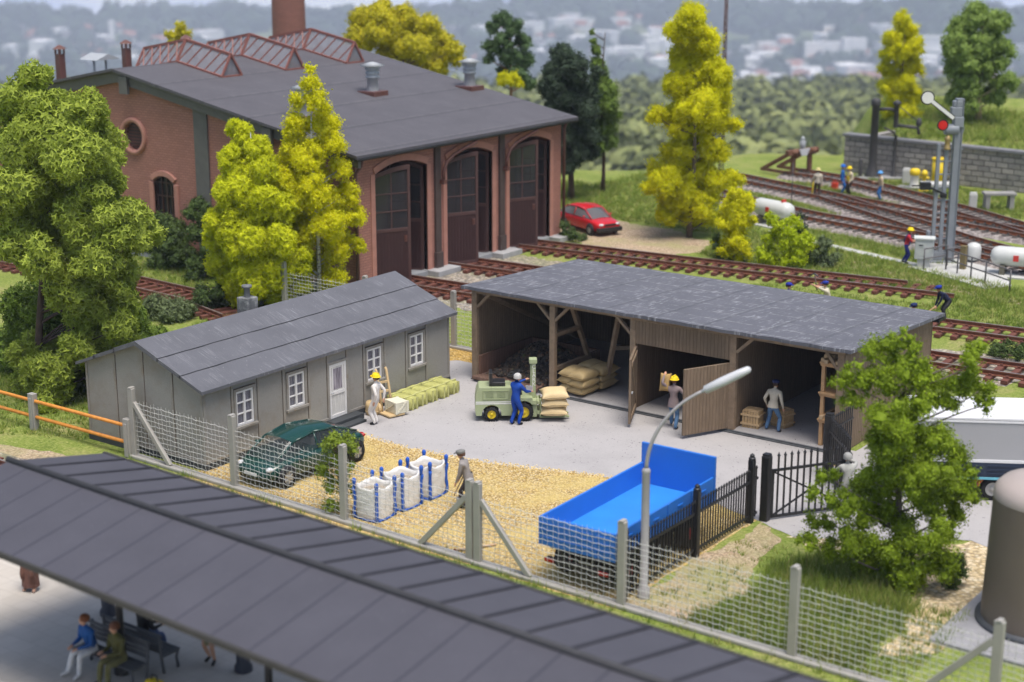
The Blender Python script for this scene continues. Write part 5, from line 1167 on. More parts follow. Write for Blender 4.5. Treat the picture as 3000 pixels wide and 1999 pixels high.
# ------------------------------------------------------------------ forklift
FG = plain('forklift_green', (.37, .42, .24), .42, .4, .06, 1.2)
FG2 = plain('forklift_green_dark', (.33, .38, .21), .5, .3, .06, 1.2)
RUB = plain('tyre_rubber', (.02, .02, .021), .75, .25, .15)
BLKP = plain('black_plastic', (.02, .02, .022), .35, .45)
fk = thing('forklift', 'pale green forklift truck with yellow wheels, black seat and tall lettered mast', 'forklift', (3.36, -3.36, .012), FA)
def rounded(poly, r, n=4):
    out = []
    for i, p in enumerate(poly):
        a_, b_ = Vector(poly[i - 1]), Vector(poly[(i + 1) % len(poly)]); p = Vector(p); d1 = (a_ - p); d2 = (b_ - p); rr = min(r, d1.length * .45, d2.length * .45); s, e = p + d1.normalized() * rr, p + d2.normalized() * rr
        for k in range(n + 1): t = k / n; out.append(tuple(s * (1 - t) ** 2 + p * 2 * t * (1 - t) + e * t * t))
    return out
def arcp(cx, cz, r, a0, a1, n=10): return [(cx + r * math.cos(RAD(a0 + (a1 - a0) * i / n)), cz + r * math.sin(RAD(a0 + (a1 - a0) * i / n))) for i in range(n + 1)]
side = [(-.52, .2)] + arcp(0, .26, .32, 190, -10)[:0] + [(-.33, .2)] + arcp(0, .24, .33, 187, -7) + [(.45, .2), (.68, .2)] + arcp(1.06, .3, .4, 195, 40) + [(1.36, .62), (1.36, .78), (.98, .8), (.86, .55), (.74, .56), (.7, 1.12), (.62, 1.16), (-.42, 1.16), (-.5, 1.0), (-.54, .7), (-.55, .4)]
m = MB(); m.prism(side, -.43, .43, 'y'); m.build('body', FG, fk, .035, 3)
m = MB()
for z in (.6, .66):
    for s in (1, -1): m.box(-.53, .86, s * .4315 - .003, s * .4315 + .003, z, z + .033)
    m.box(-.556, -.55, -.4, .4, z, z + .033)
m.build('white_stripe', WHITE, fk)
m = MB()
for s in (1, -1):
    y0, y1 = (min(s * .432, s * .45), max(s * .432, s * .45)); m.box(-.3, .58, y0, y1, .76, .8); m.box(-.3, .58, y0, y1, 1.05, 1.08); m.box(-.3, -.27, y0, y1, .8, 1.05); m.box(.55, .58, y0, y1, .8, 1.05)
    for x in (-.2, .18):
        for k in range(6): m.box(x, x + .27, min(s * .432, s * .444), max(s * .432, s * .444), .84 + k * .03, .855 + k * .03)
m.box(-.02, -.0, -.434, .434, .69, 1.161); m.build('side_panel', FG2, fk, .004)
m = MB(); m.box(-.07, .03, -.26, .26, 1.18, 1.62); m.box(.03, .46, -.26, .26, 1.18, 1.3); m.box(-.05, .42, -.2, .2, 1.16, 1.18); m.build('seat', BLKP, fk, .05, 3)
m = MB(); m.tube([(.98, 0, .78), (.86, 0, 1.25), (.78, 0, 1.52)], [.07, .06, .045], 10); m.build('steering_column', BLKP, fk)
m = MB(); c0 = Vector((.76, 0, 1.55)); ax = Matrix.Rotation(RAD(-22), 4, 'Y')
rg = [c0 + (ax @ Vector((.21 * math.cos(2 * PI * k / 20), .21 * math.sin(2 * PI * k / 20), 0))) for k in range(21)]
m.tube(rg, .022, 6, 0, False)
for k in range(3): m.beam(c0, c0 + ax @ Vector((.2 * math.cos(k * 2.09), .2 * math.sin(k * 2.09), 0)), .03, .02)
m.build('steering_wheel', BLKP, fk)
def wheel(parent, x, y, z, r, w, hubmat, nm='wheel', lugs=0, rim=.62, spokes=0):
    s = 1 if y > 0 else -1
    m = MB(); pr = [(r * rim, -w / 2), (r * .93, -w / 2), (r, -w / 2 + w * .18), (r, w / 2 - w * .18), (r * .93, w / 2), (r * rim, w / 2)]
    X_ = Matrix.Translation((x, y, z)) @ Matrix.Rotation(PI / 2, 4, 'X'); m.lathe(pr, 28, xf=X_)
    for k in range(lugs):
        a_ = 2 * PI * k / lugs; m.box(-.02, .02, -w / 2, w / 2, r - .005, r + .02, xf=Matrix.Translation((x, y, z)) @ Matrix.Rotation(a_, 4, 'Y'))
    o = m.build(nm, RUB, parent)
    h = MB(); h.lathe([(0, -w * .42), (r * .18, -w * .42), (r * .2, -w * .3), (r * rim * .85, -w * .22), (r * rim, -w * .4), (r * rim * 1.02, 0), (r * rim, w * .4), (r * rim * .85, w * .22), (r * .2, w * .3), (r * .18, w * .42), (0, w * .42)], 24, xf=X_)
    for k in range(spokes):
        a_ = 2 * PI * k / spokes; h.box(-.018, .018, -w * .44, w * .44, r * .12, r * rim, xf=Matrix.Translation((x, y, z)) @ Matrix.Rotation(a_, 4, 'Y'))
    h.build('rim', hubmat, o); return o
for s in (1, -1): wheel(fk, 0, s * .36, .24, .24, .2, YELLOW, lugs=18); wheel(fk, 1.06, s * .37, .31, .31, .22, YELLOW, lugs=20)
m = MB()
for s in (1, -1): m.box(1.36, 1.52, s * .24 - .06, s * .24 + .06, .1, .72)
m.box(1.34, 1.48, -.11, .11, .1, 1.9); m.box(1.3, 1.34, -.1, .1, .5, 1.85); m.box(1.26, 1.52, -.17, .15, 1.9, 2.05); m.box(1.3, 1.5, -.38, .38, .55, .7)
m.box(1.52, 1.6, -.36, .36, .2, .32); m.box(1.52, 1.6, -.36, .36, .55, .66)
m.build('mast', FG, fk, .015); m = MB()
for s in (1, -1): m.box(1.6, 1.66, s * .22 - .06, s * .22 + .06, .06, .7); m.box(1.66, 2.6, s * .22 - .06, s * .22 + .06, .06, .11)
m.build('fork', FG2, fk, .01)
def letters(txt, size, mat, parent, loc, rot, name='lettering', depth=.004, vertical=False):
    m_ = MB(); dg = bpy.context.evaluated_depsgraph_get(); objs = []
    cu_ = bpy.data.curves.new('t', 'FONT'); cu_.body = '\n'.join(txt) if vertical else txt; cu_.size = size; cu_.extrude = depth; cu_.align_x = 'CENTER'; cu_.space_line = .78
    o_ = bpy.data.objects.new('t', cu_); COL.objects.link(o_); bpy.context.view_layer.update()
    me = bpy.data.meshes.new_from_object(o_.evaluated_get(bpy.context.evaluated_depsgraph_get())); bpy.data.objects.remove(o_); me.materials.clear(); me.materials.append(mat)
    o = bpy.data.objects.new(name, me); COL.objects.link(o); o.parent = parent; o.location = loc; o.rotation_euler = rot; return o
letters('CLARK', .19, WHITE, fk, (1.415, -.114, 1.72), (PI / 2, 0, 0), vertical=True)

# ------------------------------------------------------------------ cars
def car(name, label, cat, loc, rz, paint, secs, cab, wheels, wr, lights, glass, extras=None):
    c = thing(name, label, cat, loc, rz); m = MB(); vs = []; fs = []
    for (x, hw, zb, zt) in secs:
        half = [(0, zb), (hw * .8, zb), (hw * .97, zb + .1), (hw, zb + (zt - zb) * .5), (hw * .985, zt - .12), (hw * .9, zt - .02), (hw * .5, zt + .015), (0, zt + .02)]
        ring = half + [(-y, z) for y, z in half[-2:0:-1]]; vs += [(x, y, z) for y, z in ring]
    k = 14
    for i in range(len(secs) - 1):
        for j in range(k): fs.append((i * k + j, i * k + (j + 1) % k, (i + 1) * k + (j + 1) % k, (i + 1) * k + j))
    fs += [tuple(range(k)), tuple(range((len(secs) - 1) * k + k - 1, (len(secs) - 1) * k - 1, -1))]
    m.add(vs, fs, 0, True); b = m.build('body', paint, c); sm = b.modifiers.new('sub', 'SUBSURF'); sm.levels = 2; sm.render_levels = 2
    # cabin: (x, belt half width, belt z, top half width, top z)
    g = MB(); r = MB(); pil = [MB(), MB()]
    for i in range(len(cab) - 1):
        A_, B_ = cab[i], cab[i + 1]
        q = lambda S, f: [(S[0], S[1], S[2]), (S[0], S[3], S[4] - .05), (S[0], 0, S[4]), (S[0], -S[3], S[4] - .05), (S[0], -S[1], S[2])]
        a_, b_ = q(A_, 0), q(B_, 0)
        g.add(a_ + b_, [(0, 1, 6, 5), (3, 4, 9, 8)], 0, True); top = g if i in (0, len(cab) - 2) else r
        dz = .012 if top is r else 0.
        tops = [(x, y, z + dz) for x, y, z in (a_[1:4] + b_[1:4])]; top.add(tops, [(0, 1, 4, 3), (1, 2, 5, 4)], 0, True)
        if top is r: r.add([(x, y * 1.03, z - .03) for x, y, z in (a_[1], a_[3], b_[1], b_[3])] + [tops[0], tops[2], tops[3], tops[5]], [(0, 2, 6, 4), (1, 5, 7, 3)], 0, True)
        for S in ((1, 6), (3, 8)): pil[S[0] // 3].tube([(a_ + b_)[S[0]], (a_ + b_)[S[1]]], .035, 6)
    for i in (0, len(cab) - 1):
        pass
    for xb in cab[2:-2]: 
        for s in (1, -1): pil[0 if s > 0 else 1].tube([(xb[0], s * xb[1], xb[2]), (xb[0], s * xb[3], xb[4] - .05)], .03, 6)
    g.build('window', glass, c); r.build('roof', paint, c); [q_.build('pillar', paint, c) for q_ in pil]
    for x in wheels:
        for s in (1, -1):
            wheel(c, x, s * (secs[len(secs) // 2][1] - .03), wr, wr, .2, plain('alloy_rim', (.5, .5, .52), .3, .5, .05, metal=.6), spokes=6)
            m = MB(); m.lathe([(0, -.012), (wr * 1.16, -.012), (wr * 1.16, .012), (0, .012)], 24, xf=Matrix.Translation((x, s * (secs[len(secs) // 2][1] - .012), wr + .02)) @ Matrix.Rotation(PI / 2, 4, 'X')); m.build('wheel_arch', BLKP, c)
    for (nm, x, y, z, sx_, sy_, sz_, mat) in lights:
        for s in ((1, -1) if y else (1,)):
            m = MB(); m.ball((x, s * y, z), 1, 12, 8, 0, (sx_, sy_, sz_)); m.build(nm, mat, c)
    return c
t = NT('dark_green_paint'); CARG = t.bsdf((.006, .046, .036), .22, .5, Coat_Weight=.3, Coat_Roughness=.05)
t = NT('red_car_paint'); CARR = t.bsdf((.55, .012, .018), .3, .5, Coat_Weight=.3)
LIGHTC = plain('lamp_glass', (.62, .62, .64), .12, .6, .05); LIGHTR = plain('tail_red', (.4, .01, .01), .2, .5)
CGLASS = glassmat('car_glass', (.05, .06, .06), .04, .42)
secs = [(-2.12, .55, .38, .6), (-2.06, .72, .26, .74), (-1.8, .82, .2, .86), (-1.2, .88, .18, .9), (-.4, .87, .17, .88), (.5, .87, .17, .87), (1.1, .87, .18, .86), (1.6, .84, .2, .78), (1.95, .74, .22, .66), (2.1, .58, .28, .56), (2.14, .4, .34, .5)]
gc = car('green_car', 'dark green rounded car parked behind the wire fence on the gravel', 'car', (1.75, -10.82, .006), RAD(-91.5), CARG, secs, [(1.72, .68, .74, .62, .79), (.95, .8, .84, .58, 1.24), (.1, .82, .87, .6, 1.37), (-.85, .8, .87, .57, 1.27), (-1.8, .66, .86, .58, .92)], (1.47, -1.5), .31,
   [('headlight', 1.93, .6, .6, .13, .11, .075, LIGHTC), ('tail_light', -2.02, .6, .68, .08, .14, .08, LIGHTR), ('mirror', .95, .93, .93, .07, .09, .06, CARG)], CGLASS)
m = MB(); m.box(-.75, 1.25, -.62, .62, .4, .76); m.build('interior', plain('interior_reflection_white', (.72, .7, .68), .6, .3), gc, .08)  # near-white colour paints in the white reflection on the windscreen
for y in (.33, -.33):
    for x in (.05, -.75): m = MB(); m.box(x - .1, x + .06, y - .22, y + .22, .7, 1.12); m.build('seat', plain('seat_grey', (.25, .25, .26), .7, .2), gc, .06, 3)
m = MB(); m.box(2.08, 2.15, -.26, .26, .38, .48); m.build('number_plate', WHITE, gc, .01)
secsR = [(-1.95, .6, .36, .66), (-1.9, .74, .26, .8), (-1.6, .8, .2, .86), (-.8, .81, .18, .87), (.2, .81, .18, .86), (.9, .8, .19, .84), (1.5, .78, .2, .76), (1.86, .72, .22, .68), (1.95, .6, .3, .58)]
rc = car('red_car', 'red hatchback with dark front bumper parked beside the engine shed', 'car', (-12.2, 26.1, .01), RAD(-22), CARR, secsR, [(1.15, .68, .82, .62, .85), (.45, .76, .84, .56, 1.28), (-.3, .77, .85, .58, 1.36), (-1.2, .76, .86, .56, 1.28), (-1.8, .68, .84, .6, .9)], (1.25, -1.2), .29,
   [('headlight', 1.86, .5, .6, .1, .15, .07, LIGHTC), ('tail_light', -1.9, .62, .66, .06, .1, .1, LIGHTR), ('mirror', .75, .86, .92, .06, .08, .05, CARR)], glassmat('car_glass_grey', (.14, .14, .15), .1, .85))
m = MB(); m.box(1.7, 2.02, -.76, .76, .22, .46); m.box(-2.0, -1.75, -.76, .76, .24, .46); m.build('bumper', BLKP, rc, .06, 3)
m = MB(); m.box(1.9, 1.97, -.35, .35, .54, .64); m.build('grille', BLKP, rc, .01)

# ------------------------------------------------------------------ blue dropside trailer
BLUE = plain('trailer_blue', (.025, .17, .6), .35, .45, .05, 1.5, .15); BLUEF = planks('trailer_floor', (.015, .19, .7), .3, .85, .4, along='z', bstr=.15)
BLUEF = plain('trailer_floor_blue', (.032, .24, .68), .45, .4, .12, 1.2)
bt = thing('dropside_trailer', 'bright blue empty dropside trailer with tall headboard parked by the iron fence', 'trailer', (13.55, -10.95, .0), RAD(1.2))
m = MB(); m.box(-1.1, 1.1, -2.5, 2.5, 1.06, 1.14); m.build('load_floor', BLUEF, bt, .01)
m = MB(); m.box(-1.13, -1.06, -2.5, 2.5, 1.0, 1.74); m.build('side_board', BLUE, bt, .012); m = MB(); m.box(1.06, 1.13, -2.5, 2.5, 1.0, 1.74)
for y in (-1.25, 0, 1.25): m.box(1.131, 1.16, y - .03, y + .03, 1.0, 1.74)
for y in (-1.9, -.6, .65, 1.9): m.box(1.131, 1.16, y - .14, y + .14, 1.5, 1.55)
m.build('side_board', BLUE, bt, .012)
m = MB(); m.box(-1.13, 1.13, -2.58, -2.505, 1.0, 1.74)
for x in (-.55, .55): m.box(x - .03, x + .03, -2.61, -2.581, 1.0, 1.74)
for z in (1.2, 1.4, 1.58): m.box(-1.1, 1.1, -2.6, -2.581, z, z + .03)
m.build('tailboard', BLUE, bt, .012); m = MB(); m.box(-1.14, 1.14, 2.505, 2.6, .95, 2.3); m.build('headboard', BLUE, bt, .015)
CHAS = plain('chassis_black', (.03, .026, .025), .6, .3, .2)
m = MB()
for x in (-.45, .45): m.box(x - .06, x + .06, -2.5, 2.7, .72, 1.0)
for y in (-2.3, -1.0, .3, 1.6, 2.5): m.box(-.95, .95, y - .06, y + .06, .85, 1.0)
m.box(-.9, .9, -2.56, -2.46, .55, .7); m.box(-.06, .06, 2.6, 3.5, .62, .74); m.build('chassis', CHAS, bt, .01)
for y in (-1.6, 1.5):
    for s in (1, -1):
        m = MB(); m.lathe([(.2, -.15), (.4, -.15), (.43, -.1), (.43, .1), (.4, .15), (.2, .15)], 26, xf=Matrix.Translation((s * .88, y, .435)) @ Matrix.Rotation(PI / 2, 4, 'Y')); wo = m.build('wheel', RUB, bt)
        m = MB(); m.lathe([(0, -.13), (.08, -.13), (.1, -.06), (.2, -.1), (.24, 0), (.2, .1), (.1, .06), (.08, .13), (0, .13)], 20, xf=Matrix.Translation((s * .88, y, .435)) @ Matrix.Rotation(PI / 2, 4, 'Y')); m.build('rim', plain('rim_red', (.45, .03, .025), .45, .3), wo)
    m = MB(); m.box(-.8, .8, y - .06, y + .06, .38, .5); m.build('axle', CHAS, bt)
m = MB(); m.box(.62, 1.0, -.3, .55, .45, .85); m.build('tool_box', CHAS, bt, .02)
for s in (1, -1): m = MB(); m.box(s * .8 - .14, s * .8 + .14, -2.6, -2.561, .58, .68); m.build('tail_lamp', LIGHTR, bt, .01)

# ------------------------------------------------------------------ grey box trailer at the right
BOXG = plain('box_grey', (.4, .4, .42), .45, .35, .04, .8); NAV = plain('navy_side', (.02, .032, .065), .4, .4, .08); SKYB = plain('sky_blue_rail', (.16, .47, .6), .45, .35)
bx = thing('box_trailer', 'grey box trailer with white roof, navy lower side and red mudguards behind the tree', 'trailer', (17.76, -2.46, .012), math.atan2(.51, .86))
L = 8.2
m = MB(); m.box(0, L, .02, 2.1, 1.16, 2.44); 
m.build('box', BOXG, bx, .02); m = MB(); m.box(-.02, L + .02, 0, 2.12, 2.441, 2.5); m.box(0, L, -.005, .019, 2.36, 2.42); m.box(0, L, -.005, .019, 1.17, 1.26)
for i in range(9): m.cyl((.4 + i * .9, -.01, 1.22), (.4 + i * .9, .0, 1.22), .025, .025, 8)
o = m.build('roof', plain('roof_white', (.76, .76, .78), .45, .35, .03), bx, .015)
m = MB(); m.box(-.01, L, -.01, 2.11, .74, 1.155)
for i in range(8):
    x = .1 + i * 1.02
    for z in (.82, .94, 1.06): m.box(x, x + .88, -.03, -.011, z, z + .05)
m.build('drop_side', NAV, bx, .006)
m = MB(); m.box(0, L, -.02, .06, .66, .735); m.build('side_rail', SKYB, bx, .01); m = MB(); m.box(0, L, .3, .5, .5, .66); m.box(0, L, 1.6, 1.8, .5, .66); m.build('chassis', plain('chassis_red', (.32, .02, .025), .45, .35), bx)
for x in (2.35, 3.5):
    for y in (.2, 1.9):
        wheel(bx, x, y, .34, .34, .26, plain('rim_cream', (.5, .48, .45), .5, .3))
        m = MB(); out = arcp(x, .34, .46, 12, 168, 14); inn = arcp(x, .34, .41, 168, 12, 14); m.prism(out + inn, y - .16, y + .16, 'y'); m.build('mudguard', plain('mudguard_red', (.55, .012, .03), .35, .4), bx, .01)
letters('S', .36, WHITE, bx, (4.62, -.04, .8), (PI / 2, 0, 0))
# ------------------------------------------------------------------ platform bench
BEN = plain('bench_grey', (.085, .09, .1), .6, .35, .12)
bn = thing('platform_bench', 'dark grey slatted back to back bench around a column under the platform roof', 'bench', (8.45, -23.5, .4))
for s in (1, -1):
    m = MB()
    for k in range(4): m.box(-.95, .95, min(s * (.25 + k * .12), s * (.34 + k * .12)), max(s * (.25 + k * .12), s * (.34 + k * .12)), .42, .46)
    m.build('seat', BEN, bn, .008); m = MB()
    for k in range(4): m.box(-.95, .95, min(s * .16, s * .2), max(s * .16, s * .2), .52 + k * .11, .6 + k * .11)
    m.build('backrest', BEN, bn, .008)
    for x in (-.9, .9):
        m = MB(); m.tube([(x, s * .66, 0), (x, s * .62, .25), (x, s * .68, .42)], .035, 8); m.tube([(x, s * .25, .0), (x, s * .2, .4), (x, s * .15, .95)], .035, 8); m.beam((x, s * .2, .4), (x, s * .7, .4), .05, .05); m.build('leg', BEN, bn)
small('yellow_bag', 'small yellow bag standing on the station platform at the picture bottom', 'bag', (9.9, -24.0, .4), [('bag', MB().box(-.2, .2, -.12, .12, 0, .3), YELLOW, .05), ('handle', MB().tube([(-.1, 0, .29), (-.08, 0, .42), (.08, 0, .42), (.1, 0, .29)], .02, 6), BLKP, 0)])
pl = small('wooden_pole', 'pale wooden pole lying on the gravel behind the double fence post', 'pole', (9.62, -13.3, .012), [('pole', MB().tube([(0, 0, .04), (.3, .45, .045), (.62, .95, .04)], .035, 8), plain('pole_wood', (.62, .44, .28), .6, .3), 0), ('tip', MB().cyl((-.03, -.045, .04), (.0, 0, .04), .04, .04, 8), RUST, 0)])
TREES = {
'lacy': ((-9.92, -9.56, 0.0), [(-0.96,11.01,0.54),(-1.26,10.0,0.85),(-0.24,10.0,0.74),(0.63,9.82,0.64),(-0.62,8.83,1.16),(0.7,8.68,0.95),(1.4,8.21,0.58),(-1.32,7.34,1.05),(0.02,7.34,1.2),(1.19,7.19,0.64),(-1.12,5.99,1.03),(0.52,5.99,1.02),(1.88,6.29,0.74),(2.46,5.61,0.61),(1.21,5.15,0.85),(-0.42,5.38,0.78),(0.08,4.0,0.78),(1.44,4.08,0.7),(0.39,2.92,0.86),(1.62,3.38,0.59),(1.65,2.61,0.65),(0.23,1.67,0.94),(1.21,1.67,0.59),(-1.35,0.88,0.87),(-2.01,0.24,0.67),(-0.62,0.4,0.71),(-0.99,-0.4,0.45),(-1.85,1.35,0.64)]),
'birchA': ((-14.13, 3.4, 0.0), [(-0.63,7.38,0.56),(0.16,6.74,0.65),(-0.77,6.29,0.71),(0.49,5.74,0.74),(-0.82,5.18,0.75),(0.26,4.63,0.89),(-1.23,4.07,0.75),(1.35,4.44,0.65),(-0.54,3.13,1.12),(0.94,3.13,0.93),(-1.65,3.04,0.66),(-1.15,1.81,0.94),(0.33,1.62,1.13),(1.64,2.0,0.79),(-0.64,0.67,0.79),(0.85,0.67,0.85),(1.79,1.05,0.56)]),
'birchB': ((-14.31, 7.89, 0.0), [(-0.03,9.73,0.27),(-0.0,9.07,0.47),(0.31,8.31,0.58),(-0.45,8.41,0.54),(0.47,7.36,0.66),(-0.78,7.26,0.66),(0.92,6.5,0.58),(-1.0,6.21,0.62),(-0.05,6.11,0.78),(1.09,5.34,0.55),(-1.43,5.14,0.67),(-0.29,4.56,0.98),(1.35,4.17,0.66),(-1.09,3.58,0.82),(0.64,3.19,0.86),(1.81,3.19,0.55),(-0.65,2.4,0.87),(0.8,1.8,0.79),(1.88,2.0,0.43),(-0.4,1.0,0.71),(0.77,0.6,0.59),(-1.17,1.4,0.59)]),
'yellow': ((-6.88, 27.64, 0.0), [(-0.36,11.13,0.81),(-0.89,10.38,0.76),(0.44,9.94,0.9),(-0.41,9.07,0.99),(0.93,8.42,0.9),(-0.6,7.87,0.9),(0.09,6.88,1.13),(1.29,7.43,0.63),(-1.26,7.76,0.49),(-1.89,6.33,0.54),(-0.77,5.99,0.9),(1.0,6.22,1.02),(2.13,5.77,0.45),(0.14,5.1,0.99),(-0.72,4.21,0.86),(1.06,4.43,0.77),(-0.03,3.31,0.91),(-1.59,3.08,0.82),(1.33,2.86,0.82),(-2.26,2.63,0.45),(-0.67,2.17,0.95),(0.69,1.72,0.91),(2.0,3.08,0.55),(-1.33,1.38,0.68),(0.04,1.03,0.68),(1.17,1.03,0.5)]),
'yellowsmall': ((-2.19, 23.68, 0.0), [(-0.04,3.41,0.38),(-0.33,2.88,0.55),(0.4,2.78,0.55),(0.01,2.14,0.68),(-0.51,1.93,0.47),(0.64,2.03,0.38),(0.04,1.18,0.64),(-0.47,0.65,0.51),(0.38,0.43,0.51)]),
'lime': ((0.32, 24.04, 0.0), [(-0.74,2.26,0.29),(-0.32,1.94,0.46),(0.3,1.94,0.46),(-0.6,1.42,0.42),(0.13,1.21,0.55),(0.84,1.42,0.42),(-0.88,0.68,0.46),(0.57,0.57,0.46),(1.18,0.89,0.34),(-0.03,0.15,0.42),(-0.65,0.04,0.34)]),
'darkshrub': ((0.65, 25.15, 0.0), [(0.01,2.23,0.21),(-0.07,1.7,0.3),(-0.14,0.96,0.38),(0.19,0.53,0.38)]),
'greybush': ((1.85, 25.16, 0.0), [(-0.0,1.1,0.38),(-0.29,0.68,0.47),(0.33,0.57,0.42),(0.04,0.26,0.47)]),
'darkleftbush': ((-2.81, 23.24, 0.0), [(-0.14,1.18,0.25),(-0.02,0.65,0.34),(0.1,0.22,0.34)]),
'olive': ((-32.58, 35.49, 0.0), [(-2.7,9.75,0.85),(-2.73,8.53,0.96),(-1.33,9.34,1.13),(0.05,9.61,1.13),(1.57,9.34,0.84),(-0.8,7.98,0.96),(0.86,8.25,1.13),(2.24,7.98,0.96),(3.21,7.98,0.62),(0.29,7.16,0.85),(1.95,6.88,0.85),(3.34,7.16,0.51),(-1.59,10.15,0.85)]),
'pine': ((-28.5, 41.28, 0.0), [(-0.6,9.46,0.63),(0.25,9.19,0.63),(-1.16,9.05,0.46),(-0.32,8.35,0.63),(0.81,8.07,0.63),(-1.17,7.8,0.57),(-0.04,7.24,0.75),(0.95,6.96,0.58),(-1.45,7.1,0.4),(0.53,6.11,0.63),(-0.32,6.11,0.58),(1.24,5.55,0.58)]),
'yellowbush': ((-26.5, 38.55, 0.0), [(-0.32,6.17,0.39),(0.23,6.12,0.45),(0.64,5.84,0.28),(-0.6,5.84,0.28)]),
'darkpine': ((-18.19, 33.19, 0.0), [(-0.59,8.33,0.71),(-1.08,7.46,0.71),(0.17,7.59,0.86),(-1.46,6.59,0.61),(-0.32,6.34,1.07),(0.93,6.34,0.71),(-0.82,5.34,0.86),(0.69,5.22,0.97),(-0.31,4.08,0.87),(0.96,3.83,0.82),(0.21,2.82,0.87),(1.23,2.82,0.56),(-0.29,2.05,0.56),(1.54,7.34,0.41)]),
'conifer': ((-18.31, 36.73, 0.0), [(-0.76,9.47,0.13),(-0.65,8.96,0.21),(-0.44,8.33,0.37),(-0.3,7.56,0.52),(-0.16,6.67,0.68),(0.06,5.9,0.79),(0.0,4.99,0.89),(0.39,4.61,0.63),(0.01,3.83,0.89),(0.29,3.04,0.63),(-0.23,2.52,0.58)]),
'farleft': ((-40.95, 24.06, 0.0), [(0.07,9.51,0.44),(-0.36,8.98,0.44),(0.44,8.98,0.44),(0.01,8.46,0.5),(-0.4,8.2,0.28)]),
'yellowright': ((-9.78, 60.99, 2.5), [(-0.3,6.79,0.68),(0.2,5.92,0.8),(-0.96,5.63,0.62),(0.71,4.9,0.74),(-0.47,4.75,0.8),(-1.19,4.46,0.49),(0.48,3.73,0.93),(-0.98,3.43,0.68),(1.1,3.43,0.56),(-0.04,2.55,0.87),(-1.06,2.26,0.56),(0.75,1.81,0.74),(-0.42,1.52,0.68),(0.23,0.62,0.81),(-0.8,0.47,0.43),(1.01,0.18,0.62),(0.14,-0.27,0.56)]),
'paleright': ((-4.51, 60.99, 3.0), [(-0.0,6.63,1.03),(-1.08,5.78,1.03),(1.05,6.06,1.03),(-1.57,4.65,0.97),(-0.15,4.79,1.21),(1.45,4.65,1.04),(-0.92,3.51,1.03),(0.83,3.23,1.1),(-1.61,3.08,0.61),(1.91,2.37,0.79),(-0.52,2.08,1.03),(-1.34,1.36,0.67),(1.41,1.36,0.79),(-0.43,0.78,0.55)]),
'front': ((19.71, -8.16, 0.0), [(-0.24,6.36,0.26),(0.15,6.08,0.24),(-1.01,5.97,0.22),(-0.47,5.86,0.44),(1.65,6.03,0.24),(1.46,5.75,0.33),(-1.31,5.53,0.33),(-1.73,5.31,0.31),(-0.76,5.31,0.48),(-0.03,5.53,0.48),(0.74,5.31,0.44),(1.38,5.31,0.4),(1.83,4.97,0.38),(2.07,4.64,0.2),(-1.38,4.86,0.31),(-0.51,4.64,0.55),(0.24,4.64,0.49),(1.0,4.64,0.38),(-0.69,4.01,0.49),(0.07,3.96,0.56),(0.73,3.84,0.45),(-0.21,3.27,0.56),(0.56,3.16,0.56),(1.2,3.27,0.5),(1.67,2.81,0.29),(-0.73,2.81,0.38),(0.05,2.58,0.56),(0.94,2.35,0.61),(1.65,2.24,0.39),(-1.82,2.81,0.27),(-2.01,2.35,0.27),(-1.46,2.24,0.43),(-0.69,2.12,0.49),(-1.87,1.65,0.38),(-1.09,1.42,0.5),(-0.11,1.65,0.57),(0.66,1.54,0.5),(1.42,1.65,0.39),(-2.28,1.07,0.29),(-1.5,0.83,0.39),(-0.71,0.48,0.5),(0.16,0.71,0.57),(0.82,0.83,0.44),(-0.35,0.0,0.39),(0.43,0.0,0.39)]),
'darkfront': ((21.04, -7.71, 0.0), [(-0.22,0.53,0.27),(0.1,0.65,0.27),(-0.03,0.24,0.27),(0.23,0.36,0.23)]),
'ivy': ((5.3, -13.08, 0.0), [(-0.08,2.17,0.22),(0.29,2.2,0.17),(0.46,1.98,0.17),(-0.38,2.1,0.11),(-0.03,1.78,0.27),(-0.22,1.34,0.27),(0.21,1.4,0.25),(-0.11,0.82,0.3),(0.25,0.69,0.22),(-0.19,0.3,0.25)]),
'shedbushA': ((-23.35, 7.03, 0.0), [(-0.44,1.91,0.59),(0.05,1.48,0.64),(-0.61,0.85,0.64),(0.42,0.64,0.68),(-0.34,-0.0,0.64),(0.8,-0.21,0.64)]),
'shedbushB': ((-20.04, 5.92, 0.0), [(-0.31,3.26,0.49),(0.17,2.86,0.57),(-0.52,3.06,0.37),(-0.07,2.05,0.65),(0.4,1.44,0.61),(-0.03,0.82,0.61),(-0.47,0.0,0.57),(0.44,0.21,0.53)]),
'hutbush': ((-15.39, 1.99, 0.0), [(-0.4,0.57,0.49),(0.16,0.76,0.45),(-0.05,0.19,0.49),(0.51,0.19,0.38)]),
'lowbush': ((-15.53, -0.46, 0.0), [(-0.66,0.56,0.48),(0.05,0.37,0.55),(0.68,0.37,0.48),(-0.34,-0.09,0.52),(0.38,-0.19,0.44)]),
'carbush': ((-11.46, 23.29, 0.0), [(-0.27,0.73,0.31),(0.18,0.39,0.36),(-0.27,0.16,0.36),(0.52,0.05,0.27)]),
}
